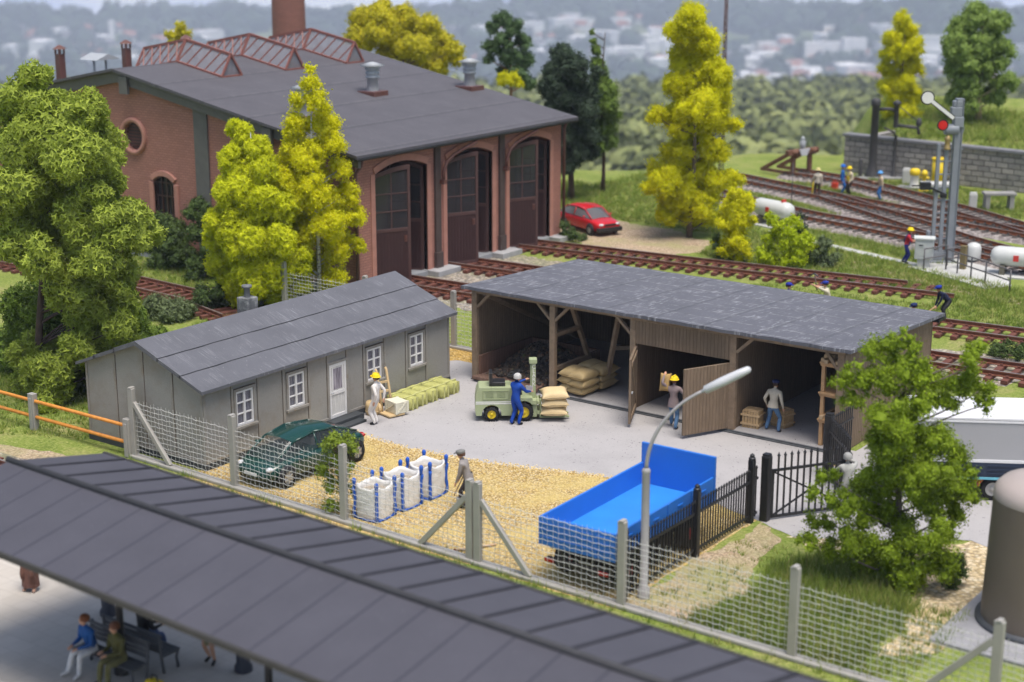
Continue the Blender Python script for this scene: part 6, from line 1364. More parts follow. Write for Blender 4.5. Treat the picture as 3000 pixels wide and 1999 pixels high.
# ------------------------------------------------------------------ trees and shrubs
def rot_frames(n):
    a_ = npr.normal(size=(n, 3)); a_ /= np.linalg.norm(a_, axis=1)[:, None]
    b_ = npr.normal(size=(n, 3)); b_ -= (a_ * b_).sum(1)[:, None] * a_; b_ /= np.linalg.norm(b_, axis=1)[:, None]
    return a_, b_
def leaf_quads(P, size, nrm, aspect=.7):
    n = len(P); nr = nrm + np.array([0, 0, .25]) + npr.normal(0, .5, nrm.shape); nr /= np.linalg.norm(nr, axis=1)[:, None]; a_ = npr.normal(size=(n, 3)); a_ -= (a_ * nr).sum(1)[:, None] * nr; a_ /= np.linalg.norm(a_, axis=1)[:, None]; b_ = np.cross(nr, a_); s = size * npr.uniform(.6, 1.3, n)[:, None] / 2
    V_ = np.stack([P - a_ * s - b_ * s * aspect, P + a_ * s - b_ * s * aspect * .6, P + a_ * s + b_ * s * aspect, P - a_ * s + b_ * s * aspect * .6], 1).reshape(-1, 3)
    return V_, np.arange(4 * n).reshape(n, 4), 4
def leaf_stars(P, size, nrm):
    """three thin arms meeting in a point: open foam foliage"""
    n = len(P); b_ = npr.normal(size=(n, 3)); nr = nrm + npr.normal(0, .35, nrm.shape); nr /= np.linalg.norm(nr, axis=1)[:, None]
    b_ -= (nr * b_).sum(1)[:, None] * nr; b_ /= np.linalg.norm(b_, axis=1)[:, None]; c_ = np.cross(nr, b_)
    Vs = []
    for k in range(3):
        an = 2.094 * k + npr.normal(0, .25, n); d = b_ * np.cos(an)[:, None] + c_ * np.sin(an)[:, None] + nr * npr.uniform(-.1, .55, n)[:, None]
        w_ = np.cross(d, nr); w_ /= np.linalg.norm(w_, axis=1)[:, None]; L = size * npr.uniform(.55, 1.1, n)[:, None]; ww = size * .17
        Vs.append(np.stack([P - w_ * ww * 1.2, P + w_ * ww * 1.2, P + d * L + w_ * ww * .7, P + d * L - w_ * ww * .7], 1))
    V_ = np.stack(Vs, 1).reshape(-1, 3); return V_, np.arange(12 * n).reshape(3 * n, 4), 12
def tube_tree(m, p, q, r0, r1, bend=.12, n=6, seg=6):
    p, q = Vector(p), Vector(q); L = (q - p).length; pts = []; off = Vector((rnd.uniform(-1, 1), rnd.uniform(-1, 1), rnd.uniform(-.3, .3))) * L * bend
    for i in range(seg + 1): t = i / seg; pts.append(p.lerp(q, t) + off * math.sin(t * PI))
    m.tube(pts, [r0 + (r1 - r0) * i / seg for i in range(seg + 1)], n)
IC1V, IC1F = None, None
b_ = bmesh.new(); bmesh.ops.create_icosphere(b_, subdivisions=2, radius=1.); IC1V = np.array([q.co[:] for q in b_.verts]); IC1F = np.array([[q.index for q in f.verts] for f in b_.faces]); b_.free()
def tree(key, label, cat, name, mat, trunk_mat, kind='leaf', size=.1, dens=1., tr=.16, tu=0., depth=.75, nsub=9, core=None, xf=None, branches=True, group=None, twin=True):
    (bx_, by_, bz_), cl = TREES[key]
    if xf: bx_, by_, bz_, sc_, dz = xf; cl = [(u * sc_, z * sc_ + dz, r * sc_) for u, z, r in cl]
    r_ = random.Random(key); e = thing(name, label, cat, (bx_, by_, bz_), 0, group)
    C = []
    for (u, z, r) in cl:
        W = max([abs(u2) + r2 * .6 for u2, z2, r2 in cl if abs(z2 - z) < r * 1.5] + [r])
        D = math.sqrt(max(0, W * W - u * u)) * depth; d = r_.uniform(-1, .35) * D
        z = max(z, r * .55); C.append((u, -d if False else d, z, r))
        if twin and D > r * .9: C.append((u * .9 + r_.uniform(-.1, .1), r_.uniform(.3, 1.) * D, z + r_.uniform(-.2, .2) * r, r * .95))
    P = []; N = []; T = []; K = []; KT = []
    W3 = lambda u, d, z: np.array([u * RIGHT[0] + d * DEEP[0], u * RIGHT[1] + d * DEEP[1], z])
    for (u, d, z, r) in C:
        c0 = W3(u, d, z); k = max(4, int(nsub * 1.1 * min(1.4, max(.6, r / .6))))
        for s in range(k):
            v_ = npr.normal(size=3); v_ /= np.linalg.norm(v_); v_[2] = v_[2] * .85 + .08
            sc0 = c0 + v_ * r * npr.uniform(.45, .85); sr = r * npr.uniform(.3, .56) * (1. if core is None else core); n = int(dens * 17 * sr * sr / (size * size)) + 3
            if kind == 'star':
                dd = npr.normal(size=(n, 3)); dd /= np.linalg.norm(dd, axis=1)[:, None]
                P.append(sc0 + dd * (sr * npr.uniform(.72, 1.14, n))[:, None]); tl = npr.normal(0, .2, n)
            else:                                           # flock sits in little tufts on each lump
                nm_ = max(8, int(26 * (sr / .3) ** 2)); mc = npr.normal(size=(nm_, 3)); mc /= np.linalg.norm(mc, axis=1)[:, None]; mt = npr.normal(0, .17, nm_); ml = npr.uniform(.7, 1.1, nm_)
                w_ = npr.integers(0, nm_, n); q = mc[w_] * (sr * ml[w_])[:, None] + npr.normal(0, .075, (n, 3)) * (1. if sr > .2 else .7); dd = mc[w_]; P.append(sc0 + q); tl = mt[w_] + npr.normal(0, .12, n)
            N.append(dd); tone = npr.uniform(.35, .65); K.append(IC1V * (sr * .6 * (1 + npr.normal(0, .16, len(IC1V))))[:, None] + sc0); KT.append(np.full(len(IC1V), tone)); T.append(np.clip(tone + tl, 0, 1))
    P = np.vstack(P); N = np.vstack(N); T = np.concatenate(T); keep = P[:, 2] > .02; P, N, T = P[keep], N[keep], T[keep]
    V_, F_, kk_ = leaf_stars(P, size, N) if kind == 'star' else leaf_quads(P, size, N)
    V_[:, 2] = np.maximum(V_[:, 2], .01)
    if True:
        KV = np.vstack(K); KF = np.vstack([IC1F + i_ * len(IC1V) for i_ in range(len(K))]); ok_ = KV[:, 2] > -.3; KV[:, 2] = np.maximum(KV[:, 2], .005)
    rawmesh('crown' if 'tree' in name or name in ('birch', 'pine', 'conifer') else 'foliage', np.vstack([V_, KV]), F_, mat, np.concatenate([np.repeat(T, kk_), np.concatenate(KT)]), e, extra=KF + len(V_))
    m = MB(); zt = max(z for u, d, z, r in C); ub = tu
    top = W3(0 if tu == 0 else tu * .3, 0, zt); base = W3(tu, 0, -.05)
    if zt > 2.5:
        seg = 9; pts = []; 
        for i in range(seg + 1):
            t_ = i / seg; q = base * (1 - t_) + top * t_; pts.append((q[0] + tr * .6 * math.sin(t_ * 7 + bx_), q[1] + tr * .6 * math.cos(t_ * 6 + by_), q[2]))
        m.tube(pts, [tr * (1.25 if i == 0 else 1) * (1 - .85 * i / seg) for i in range(seg + 1)], 9)
    if branches:
        for (u, d, z, r) in C:
            c0 = W3(u, d, z); zz = max(.15, z - .45 * math.hypot(u - tu, d) - .1); t_ = zz / max(zt, .1); st = base * (1 - t_) + top * t_
            if np.linalg.norm(c0 - st) > .25: tube_tree(m, st, c0, max(.02, tr * .33 * (1 - .5 * t_)), .012, .1, 6, 5)
    if m.v: m.build('trunk' if zt > 2.5 else 'stem', trunk_mat, e)
    return e
BARK = plain('brown_bark', (.075, .045, .035), .6, .35, .3, 6, .5, 20)
BARKG = plain('grey_brown_bark', (.13, .1, .075), .8, .2, .3, 5, .5, 20)
t = NT('birch_bark'); v = t.coord()
BIRCH = t.bsdf(t.mix(t.ramp(t.noise(t.scaled(v, 2, 2, 7), 2.2, 4, .7), [(.5, 0.), (.62, 1.)]), (.66, .65, .64), (.06, .055, .055)), .7, .25)
L_LACY = leafmat('light_green_foam', (.35, .43, .065), .35, .42); L_YEL = leafmat('yellow_green_foam', (.62, .66, .02), .4, .26); L_YELF = leafmat('yellow_flock', (.7, .69, .012), .45, .22)
L_OL = leafmat('olive_yellow_flock', (.56, .52, .03), .35, .38); L_PINE = leafmat('pine_green', (.09, .15, .06), .1, .45); L_DARK = leafmat('dark_pine_green', (.045, .07, .04), .08, .45)
L_CON = leafmat('conifer_green', (.13, .2, .035), .12, .45); L_FRONT = leafmat('leaf_green', (.23, .325, .022), .35, .5); L_LIME = leafmat('lime_flock', (.42, .52, .012), .3, .3)
L_SHRUB = leafmat('shrub_green', (.07, .11, .03), .1, .45); L_GREY = leafmat('grey_green', (.13, .17, .075), .1, .4); L_PALE = leafmat('pale_leaf_green', (.24, .34, .08), .3, .4)
TREES['lacy'] = (TREES['lacy'][0], TREES['lacy'][1] + [(-1.2, .9, .8), (-.6, 1.2, .7), (.2, 1.9, .6), (1.2, .9, .8), (-1.6, 7., 1.), (-1.7, 8.6, .9), (-1.4, 5.6, .9), (-.6, 9.8, .6)])
tree('lacy', 'tall light green foam leaved tree with brown side branches at the left edge', 'tree', 'broadleaf_tree', L_LACY, BARK, 'star', .15, 1.4, .16, -1.54, .8, 11)
tree('birchA', 'shorter yellow green birch with open foam foliage behind the hut roof', 'tree', 'birch', L_YEL, BIRCH, 'star', .125, 1.3, .09, 0, .75, 10)
tree('birchB', 'tall slim bright yellow birch with white trunk at the engine shed corner', 'tree', 'birch', L_YELF, BIRCH, 'leaf', .075, .8, .1, 0, .7, 10, xf=(-12.55, 5.4, 0, .962, .63))
tree('yellow', 'tallest bright yellow tree standing alone beside the far tracks', 'tree', 'poplar_tree', L_YELF, BARKG, 'leaf', .085, .8, .15, 0, .75, 11)
tree('yellowsmall', 'small yellow sapling between the tall yellow tree and the lime bush', 'tree', 'young_tree', L_YELF, BARKG, 'leaf', .08, .9, .06, 0, .8, 9)
tree('lime', 'bright lime green bush beside the far track rails', 'bush', 'bush', L_LIME, BARKG, 'leaf', .085, .9, .05, 0, .8, 9)
tree('darkshrub', 'narrow dark green shrub rising behind the lime bush', 'bush', 'bush', L_DARK, BARKG, 'leaf', .08, 1, .05)
tree('greybush', 'rounded grey green bush at the right end of the shrub row', 'bush', 'bush', L_GREY, BARKG, 'leaf', .08, 1, .05)
tree('darkleftbush', 'small dark bush at the foot of the small yellow sapling', 'bush', 'bush', L_SHRUB, BARKG, 'leaf', .08, 1, .05)
tree('olive', 'broad olive yellow tree behind the engine shed roof ridge', 'tree', 'broadleaf_tree', L_OL, BARKG, 'leaf', .12, .8, .2, 0, .8, 11)
tree('pine', 'grey green pine with layered crown behind the engine shed vent', 'tree', 'pine', L_PINE, plain('pine_bark', (.24, .12, .06), .8, .2), 'leaf', .11, .9, .16, 0, .8, 10)
tree('yellowbush', 'small bright yellow treetop showing above the engine shed roof edge', 'tree', 'young_tree', L_YELF, BARKG, 'leaf', .1, .9, .08)
tree('darkpine', 'dark green pine with bare crooked trunk behind the red car', 'tree', 'pine', L_DARK, BARK, 'leaf', .1, .85, .2, 0, .8, 11)
tree('conifer', 'slim green conifer with pointed tip right of the dark pine', 'tree', 'conifer', L_CON, BARK, 'leaf', .1, .95, .13, 0, .85, 11)
tree('farleft', 'thin olive treetop peeking over the far end of the engine shed roof', 'tree', 'young_tree', L_OL, BARKG, 'leaf', .12, .7, .1)
tree('yellowright', 'bright yellow tree on the grassy bank behind the water crane', 'tree', 'poplar_tree', L_YELF, BARKG, 'leaf', .1, .75, .14, 0, .75, 10)
tree('paleright', 'pale green large leaved tree on the bank behind the signal', 'tree', 'broadleaf_tree', L_PALE, plain('olive_bark', (.2, .17, .09), .8, .2), 'leaf', .13, .62, .2, .2, .8, 10)
TREES['front'] = (TREES['front'][0], [(u, z, r * 1.13) for u, z, r in TREES['front'][1]] + [(0, 1.2, .6), (.2, 3.0, .55)])
tree('front', 'leafy mid green tree in the right foreground beside the iron gate', 'tree', 'broadleaf_tree', L_FRONT, plain('twig_grey', (.2, .16, .14), .8, .2), 'leaf', .055, .75, .12, 0, .55, 10, twin=False)
tree('darkfront', 'small dark green bush at the foot of the right foreground tree', 'bush', 'bush', L_SHRUB, BARKG, 'leaf', .05, 1., .04)
TREES['ivy'] = (TREES['ivy'][0], [(u, z, r * 1.25) for u, z, r in TREES['ivy'][1]])
tree('ivy', 'green climbing shrub growing up against the wire fence post by the car', 'bush', 'climbing_shrub', leafmat('ivy_green', (.2, .27, .03), .2, .4), BARKG, 'leaf', .055, .7, .03, 0, .5, 8)
tree('shedbushA', 'dark green shrub under the arched window of the engine shed', 'bush', 'shrub', L_SHRUB, BARKG, 'leaf', .085, 1, .06, xf=(-23.1, 6.5, 0, 1, 0.3))
tree('shedbushB', 'tall dark green shrub in front of the grey pilaster of the engine shed', 'bush', 'shrub', L_SHRUB, BARKG, 'leaf', .085, 1, .06)
tree('hutbush', 'low dark shrub between the birch and the hut chimney', 'bush', 'shrub', L_SHRUB, BARKG, 'leaf', .08, 1, .05)
tree('lowbush', 'low grey green shrub beside the siding behind the hut roof', 'bush', 'shrub', L_GREY, BARKG, 'leaf', .08, .9, .05)
tree('carbush', 'small green shrub at the engine shed corner beside the red car', 'bush', 'shrub', L_SHRUB, BARKG, 'leaf', .07, 1, .05)
TREES['r1'] = ((14.9, 14.2, 0), [(-.5, .25, .35), (.1, .35, .4), (.7, .25, .35)]); tree('r1', 'low dark green bush between the two spur tracks at the right edge', 'bush', 'shrub', L_SHRUB, BARKG, 'leaf', .07, 1, .04)
TREES['r2'] = ((-12.6, -7.2, 0), [(-.9, 1.2, 1.), (.2, 2.0, 1.2), (1.3, 1.2, 1.), (-.3, .6, 1.), (.4, 3.3, .9), (-1.6, 2.4, 1.), (-2.2, 1.0, 1.), (2.2, .8, .8)]); tree('r2', 'dark green shrub mass behind the trunk of the foam leaved tree', 'bush', 'shrub', leafmat('foam_shrub', (.16, .24, .035), .15, .45), BARK, 'star', .13, 1.1, .06)

# ------------------------------------------------------------------ grass
def grass(name, label, regions, mat):
    B = []; T = []
    for poly, tufts, per, h0, h1, spread, wid in regions:
        pa = np.array(poly); lo, hi = pa.min(0), pa.max(0); need = tufts; cs = []
        while need > 0:
            q = npr.uniform(lo, hi, (need * 2 + 10, 2)); q = q[inpoly(q, poly)][:need]; cs.append(q); need -= len(q)
        c0 = np.vstack(cs); hh = npr.uniform(h0, h1, len(c0)); tn = npr.uniform(.15, .85, len(c0))
        c1 = np.repeat(c0, per, 0); off = npr.normal(0, spread, c1.shape); p = c1 + off; n = len(p)
        z0 = ground_z(p[:, 0], p[:, 1]); H = np.repeat(hh, per) * npr.uniform(.55, 1.15, n)
        an = npr.uniform(0, 2 * PI, n); wv = np.stack([np.cos(an), np.sin(an), np.zeros(n)], 1) * (wid * npr.uniform(.6, 1.3, n))[:, None]
        b0 = np.stack([p[:, 0], p[:, 1], z0], 1); lean = np.stack([off[:, 0], off[:, 1], np.zeros(n)], 1) * 1.6 + npr.normal(0, .05, (n, 3)) * np.array([1, 1, 0])
        tip = b0 + lean * (H / .25)[:, None] * .8 + np.stack([np.zeros(n), np.zeros(n), H], 1)
        B.append(np.stack([b0 - wv, b0 + wv, tip], 1)); T.append(np.clip(np.repeat(np.repeat(tn, per), 3) + np.repeat(npr.normal(0, .1, n), 3), 0, 1))
    V_ = np.vstack([b.reshape(-1, 3) for b in B]); o = rawmesh(name, V_, np.arange(len(V_)).reshape(-1, 3), mat, np.concatenate(T)); stuff(o, label, 'grass'); return o
t = NT('grass_blades'); a_ = t.n('Attribute', {'attribute_name': 'tone'}).outputs['Fac']
gcol = t.ramp(a_, [(0., (.12, .19, .03)), (.45, (.22, .31, .05)), (.75, (.33, .36, .09)), (1., (.45, .38, .17))])
bb = t.n('BsdfPrincipled', Base_Color=gcol, Roughness=.7, **{'Specular_IOR_Level': .15}); tb = t.n('BsdfTranslucent', Color=gcol); mx = t.n('MixShader', i0=.25, i1=bb.outputs[0], i2=tb.outputs[0]); t.t.links.new(mx.outputs[0], t.out.inputs[0]); GRASSM = t.m
grass('grass_tufts', 'short green and straw coloured grass tufts across the railway ground', [
    ([(16.6, -13.6), (17.3, -11), (16.8, -9.3), (17.6, -8), (19.4, -7.2), (21, -9.5), (21.1, -13.7)], 1500, 12, .2, .5, .05, .012),
    ([(21.1, -13.7), (21, -9.5), (22.3, -9), (22.3, -13.7)], 160, 10, .12, .35, .05, .012),
    ([(15.3, -13.4), (17, -13.4), (17, -8), (15.3, -8)], 90, 10, .06, .2, .05, .012),
    ([(-3.5, -13.62), (11, -14.1), (33, -14.5), (33, -14.0), (11, -13.75), (-3.5, -13.3)], 420, 9, .06, .28, .05, .01),
    ([(-3.0, -13.0), (10, -13.45), (33, -13.9), (33, -13.75), (10, -13.3), (-3, -12.9)], 120, 6, .05, .15, .04, .01),
    ([(-15, -14.4), (-8.5, -14.2), (-5.9, -12.9), (-5.9, -1), (-12, -1), (-17, -8)], 2600, 9, .08, .22, .07, .016),
    ([(-14, -1), (-5.9, -1), (-5.9, 2.8), (-14, 2.8)], 900, 9, .1, .3, .07, .016),
    ([(-28, 3.6), (-13, 3.2), (-12.4, 7.2), (-28, 7.2)], 1200, 8, .1, .3, .08, .02),
    ([(-4.4, 24), (2, 23.3), (16, 20.3), (16, 25), (8, 26.6), (5.6, 27.4), (-1, 29.8), (-5, 31)], 3300, 9, .1, .32, .09, .02),
    ([(9, 18.6), (16, 18.8), (16, 20.5), (9, 21.4)], 500, 8, .08, .25, .08, .02),
    ([(-3, 31.2), (6, 28.4), (7, 29.2), (4, 31), (-3, 33.4)], 500, 8, .1, .35, .08, .02),
    ([(-18, 29.6), (-5, 29.2), (-5, 31.5), (-9.4, 36), (-14, 38.6), (-24, 38.6), (-24, 30)], 3000, 8, .1, .35, .1, .025),
    ([(-12, 42.2), (-6, 39.8), (-3, 38.4), (-4.2, 37.4), (-9, 39.4), (-13, 41)], 500, 8, .08, .25, .08, .022),
    ([(-10, 46.4), (-5.5, 44.9), (-1, 42.6), (-2.5, 42.0), (-7, 43.6), (-11, 45.2)], 600, 8, .08, .25, .08, .022),
    ([(6.4, 35.2), (12, 33.4), (12, 31.4), (8, 33.6)], 300, 8, .08, .25, .08, .022),
    ([(-8.5, 50.8), (1.5, 50.6), (7, 44), (5, 42.4), (.2, 45.6), (-4.5, 48.3)], 1200, 8, .08, .3, .08, .022),
    ([(-9.5, 53.2), (10, 51.2), (12, 64), (-14, 68)], 3800, 8, .2, .6, .12, .03),
    ([(-20, 38.6), (-13.5, 39.4), (-15, 46), (-20, 44)], 700, 8, .1, .4, .1, .025),
    ([(-12, 46.5), (-5, 44.4), (-4, 45.4), (-9, 47.2)], 150, 8, .08, .25, .08, .022),
    ([(.5, 17.9), (9, 18.9), (9, 20.6), (1, 20.2)], 350, 8, .05, .2, .08, .02),
], GRASSM)

# stones spilled along the edge of the gravel
LG = []; LR = []
edge_line = [(-.4, -7.3), (1, -7.35), (3, -7.55), (5.1, -7.3), (7.5, -6.75), (9.5, -6.1), (12.5, -5.85)]
for _ in range(2600):
    i = rnd.randrange(len(edge_line) - 1); f = rnd.random(); p, q = edge_line[i], edge_line[i + 1]; o = rnd.gauss(-.02, .13)
    LG.append((p[0] + (q[0] - p[0]) * f, p[1] + (q[1] - p[1]) * f + o, .014)); LR.append(rnd.uniform(.012, .03))
LV = []; LF = []; LT = []
for i, (c, r) in enumerate(zip(LG, LR)): LV.append(I1 * (r * (1 + npr.normal(0, .2, len(I1))))[:, None] + np.array(c)); LF.append(I1F + i * len(I1)); LT.append(np.full(len(I1), npr.uniform(0, 1)))
t = NT('loose_stones'); a_ = t.n('Attribute', {'attribute_name': 'tone'}).outputs['Fac']
LS = t.bsdf(t.ramp(a_, [(0., (.4, .26, .08)), (.4, (.66, .5, .22)), (.75, (.78, .66, .4)), (1., (.5, .36, .14))]), .85, .2)
stuff(rawmesh('loose_gravel', np.vstack(LV), np.vstack(LF), LS, np.concatenate(LT)), 'yellow stones spilled along the edge of the grey yard surface', 'gravel')
# ------------------------------------------------------------------ people
SKIN = plain('skin', (.56, .31, .2), .6, .3, .05, 8, 0)
CM = {}
def cm(c):
    k = tuple(c)
    if k not in CM: CM[k] = plain('cloth', c, .75, .2, .12, 9, .3, 50)
    return CM[k]
DARKEYE = plain('eye_dark', (.02, .015, .015), .4, .4, 0, 5, 0); LIPS = plain('lips', (.4, .16, .13), .5, .3, 0, 5, 0)
def ik(S, T, a_, b_, pole):
    d = T - S; L = min(d.length, (a_ + b_) * .995); n = d.normalized(); T2 = S + n * L
    x = (a_ * a_ - b_ * b_ + L * L) / (2 * L); h = math.sqrt(max(1e-6, a_ * a_ - x * x)); p = pole - n * pole.dot(n); p = p.normalized() if p.length > 1e-4 else Vector((0, -1, 0))
    return S + n * x + p * h, T2
def face_dir(dx, dy): return math.atan2(dy, dx) - PI / 2
def person(label, loc, d, shirt, trousers, shoes=(.02, .018, .018), hat=None, hatc=(.8, .6, .02), hair=(.05, .03, .02), hipz=.9, lean=0, lh=None, rh=None, lf=(-.11, .02), rf=(.11, -.02), head=(0, 0), bare=0., skirt=None, coat=None, longhair=False, bib=None, hipback=0., footz=0.):
    e = thing('person', label, 'person', loc, face_dir(*d))
    vs = []; ed = []; rd = []; seg = []
    def add(p, r, par=None, mat=None):
        vs.append(Vector(p)); rd.append(r); i = len(vs) - 1
        if par is not None: ed.append((par, i)); seg.append((vs[par], vs[i], mat, (rd[par] + r) / 2))
        return i
    hip = Vector((0, hipback, hipz)); Rm = Matrix.Translation(hip) @ Matrix.Rotation(RAD(-lean), 4, 'X')
    U = lambda x, y, z: Rm @ Vector((x, y, z))
    pel = add(hip, .138); sp1 = add(U(0, .01, .13), .135, pel, 1); sp2 = add(U(0, .012, .3), .15, sp1, 1); chest = add(U(0, 0, .44), .145, sp2, 1); nk = add(U(0, 0, .545), .062, chest, 1)
    Hm = Rm @ Matrix.Translation((0, .01, .56)) @ Matrix.Rotation(RAD(head[0]), 4, 'Z') @ Matrix.Rotation(RAD(-head[1] + lean * .55), 4, 'X')
    Hh = lambda x, y, z: Hm @ Vector((x, y, z))
    n2 = add(Hh(0, .005, .04), .054, nk, 0); jaw = add(Hh(0, .025, .085), .07, n2, 0); mid = add(Hh(0, .012, .165), .096, jaw, 0); top = add(Hh(0, .0, .235), .078, mid, 0)
    no = add(Hh(0, .112, .14), .016, mid, 0)
    for s in (1, -1): add(Hh(s * .098, -.005, .15), .02, mid, 0)
    for s, hd in ((-1, lh), (1, rh)):
        sh = add(U(s * .195, -.005, .455), .078, chest, 1)
        tgt = Vector(hd) if hd else U(s * .25, .03, -.12)
        el, wr_ = ik(vs[sh], tgt, .285, .265, Vector((s * .5, -1, -.35)))
        e1 = add(vs[sh].lerp(el, .5), .066, sh, 1); ei = add(el, .056, e1, 1); e2 = add(el.lerp(wr_, .5), .05, ei, 0 if bare > .5 else 1); wi = add(wr_, .03, e2, 0 if bare > .5 else 1)
        f = (wr_ - el).normalized(); sd_ = f.cross(Vector((0, 0, 1))); sd_ = sd_.normalized() if sd_.length > .2 else Vector((1, 0, 0)); dn = f.cross(sd_)
        pm_ = add(wr_ + f * .06, .036, wi, 0); kn = add(wr_ + f * .095, .034, pm_, 0)
        for q, (o_, L_) in enumerate(((-.03, .066), (-.01, .08), (.011, .075), (.03, .058))):
            a0 = add(vs[kn] + f * L_ * .5 + sd_ * o_ + dn * .006, .0105, kn, 0); add(vs[kn] + f * L_ * .9 + sd_ * o_ * 1.05 + dn * .03, .009, a0, 0)
        th = add(vs[pm_] + sd_ * (-s) * .045 + f * .01, .013, pm_, 0); add(vs[th] + f * .04 + dn * .012, .0105, th, 0)
    for s, ft in ((-1, lf), (1, rf)):
        hp_ = add(hip + Vector((s * .09, 0, -.06)), .098, pel, 2)
        an_ = Vector((ft[0], ft[1], .085 + (ft[2] if len(ft) > 2 else 0) + footz)); kn_, an2 = ik(vs[hp_], an_, .42, .41, Vector((s * .12, 1, .2)))
        t1 = add(vs[hp_].lerp(kn_, .5), .095, hp_, 2); k_ = add(kn_, .076 if bare < .9 else .06, t1, 2 if bare < .9 else 0); c_ = add(kn_.lerp(an2, .4), .073 if bare < .9 else .05, k_, 2 if bare < .9 else 0); a_ = add(an2, .062 if bare < .9 else .035, c_, 2 if bare < .9 else 0)
        b_ = add(an2 + Vector((s * .02, .1, -.04)), .047, a_, 3); add(an2 + Vector((s * .035, .18, -.048)), .037, b_, 3)
    me = bpy.data.meshes.new('body'); me.from_pydata([tuple(v_) for v_ in vs], ed, []); o = bpy.data.objects.new('body', me); COL.objects.link(o)
    sk = o.modifiers.new('skin', 'SKIN'); sk.use_smooth_shade = True
    for i, r in enumerate(rd): me.skin_vertices[0].data[i].radius = (r, r)
    me.skin_vertices[0].data[0].use_root = True
    for i in (mid, jaw, top): me.skin_vertices[0].data[i].radius = (rd[i] * .86, rd[i])
    ss = o.modifiers.new('sub', 'SUBSURF'); ss.levels = 1; ss.render_levels = 1
    bpy.context.view_layer.update()
    nm_ = bpy.data.meshes.new_from_object(o.evaluated_get(bpy.context.evaluated_depsgraph_get())); o.modifiers.clear(); o.data = nm_; nm_.name = 'body'; bpy.data.meshes.remove(me)
    nm_.materials.clear()
    for m_ in (SKIN, cm(shirt), cm(trousers), cm(shoes)): nm_.materials.append(m_)
    SA = np.array([s_[0] for s_ in seg]); SB = np.array([s_[1] for s_ in seg]); SM = np.array([s_[2] for s_ in seg]); SR = np.array([s_[3] for s_ in seg])
    ctr = np.array([p.center[:] for p in nm_.polygons]); dv = SB - SA; ll = (dv ** 2).sum(1) + 1e-9
    tt = np.clip(((ctr[:, None] - SA[None]) * dv[None]).sum(2) / ll[None], 0, 1); dist = np.linalg.norm(ctr[:, None] - (SA[None] + tt[..., None] * dv[None]), axis=2) / SR[None]
    nm_.polygons.foreach_set('material_index', SM[dist.argmin(1)].astype(np.int32)); nm_.polygons.foreach_set('use_smooth', np.full(len(nm_.polygons), True))
    o.parent = e; o.name = 'body'
    for s in (1, -1): b = MB(); b.ball(Hh(s * .036, .094, .165), .012, 6, 4); b.build('eye', DARKEYE, e)
    b = MB(); b.ball(Hh(0, .094, .1), 1, 8, 5, 0, (.024, .01, .006)); b.build('mouth', LIPS, e)
    X_ = Hm
    hc = plain('hair', hair, .7, .25, .2, 20)
    b = MB()
    pr = [(.0, .118), (.05, .11), (.085, .085), (.102, .045), (.106, .0), (.1, -.04)]
    b.lathe([(r, z) for r, z in pr[::-1]], 14, xf=X_ @ Matrix.Translation((0, -.016, .165)) @ Matrix.Rotation(RAD(14), 4, 'X'), sy=1.12)
    if longhair: b.ball(Hh(0, -.075, .1), 1, 10, 8, 0, (.1, .06, .16))
    b.build('hair', hc, e)
    if hat == 'helmet':
        b = MB(); b.lathe([(.155, -.002), (.135, .012), (.128, .05), (.1, .1), (.05, .13), (0, .137)], 18, xf=X_ @ Matrix.Translation((0, .0, .19)), sy=1.12); b.box(-.015, .015, -.12, .12, .125, .14, xf=X_ @ Matrix.Translation((0, 0, .19)))
        b.lathe([(.09, 0), (.16, 0), (.15, .02)], 14, xf=X_ @ Matrix.Translation((0, .055, .19)), sx=.8); b.build('helmet', cm(hatc), e)
    elif hat == 'cap':
        b = MB(); b.lathe([(.112, 0), (.125, .04), (.12, .075), (.06, .1), (0, .102)], 16, xf=X_ @ Matrix.Translation((0, -.002, .19)), sy=1.12); b.prism([(-.08, .09), (.08, .09), (.06, .19), (0, .205), (-.06, .19)], .0, .014, 'z', xf=X_ @ Matrix.Translation((0, 0, .195))); b.build('cap', cm(hatc), e)
    elif hat == 'beanie':
        b = MB(); b.lathe([(.122, -.06), (.125, .0), (.118, .06), (.07, .11), (0, .122)], 16, xf=X_ @ Matrix.Translation((0, -.012, .18)), sy=1.1); b.build('knit_cap', cm(hatc), e)
    if skirt:
        b = MB(); b.lathe([(.13, .05), (.16, -.05), (.2, -.3), (.22, skirt[1])], 18, c=(0, hip.y, hip.z), sy=.85); b.build('skirt', cm(skirt[0]), e)
    if coat:
        b = MB(); b.lathe([(.155, .14), (.175, .0), (.19, coat[1] * .6), (.2, coat[1])], 18, xf=Matrix.Translation(hip) @ Matrix.Rotation(RAD(-lean * .35), 4, 'X'), sy=.8); b.build('coat_tail', cm(coat[0]), e)
    if bib:
        b = MB()
        for s in (1, -1): b.tube([U(s * .09, .125, .05), U(s * .09, .15, .28), U(s * .1, .1, .5), U(s * .1, -.03, .545), U(s * .09, -.13, .4), U(s * .05, -.13, .1)], .02, 5)
        b.box(-.11, .11, .1, .155, .02, .3, xf=Rm); b.build('bib', cm(bib), e)
    return e
NAVY_C = (.02, .03, .1); JEAN = (.1, .19, .33); CREAM = (.55, .5, .4); WHT = (.74, .7, .66); GREYC = (.3, .27, .26); BLUEO = (.012, .06, .33)
person('man in white overalls and yellow hard hat standing at the hut door step', (.72, -6.2, .012), (-.85, -.2), WHT, WHT, hat='helmet', lh=(-.24, -.08, .86), rh=(.22, -.2, .88), lf=(-.07, .0), rf=(.07, -.02), lean=-4)
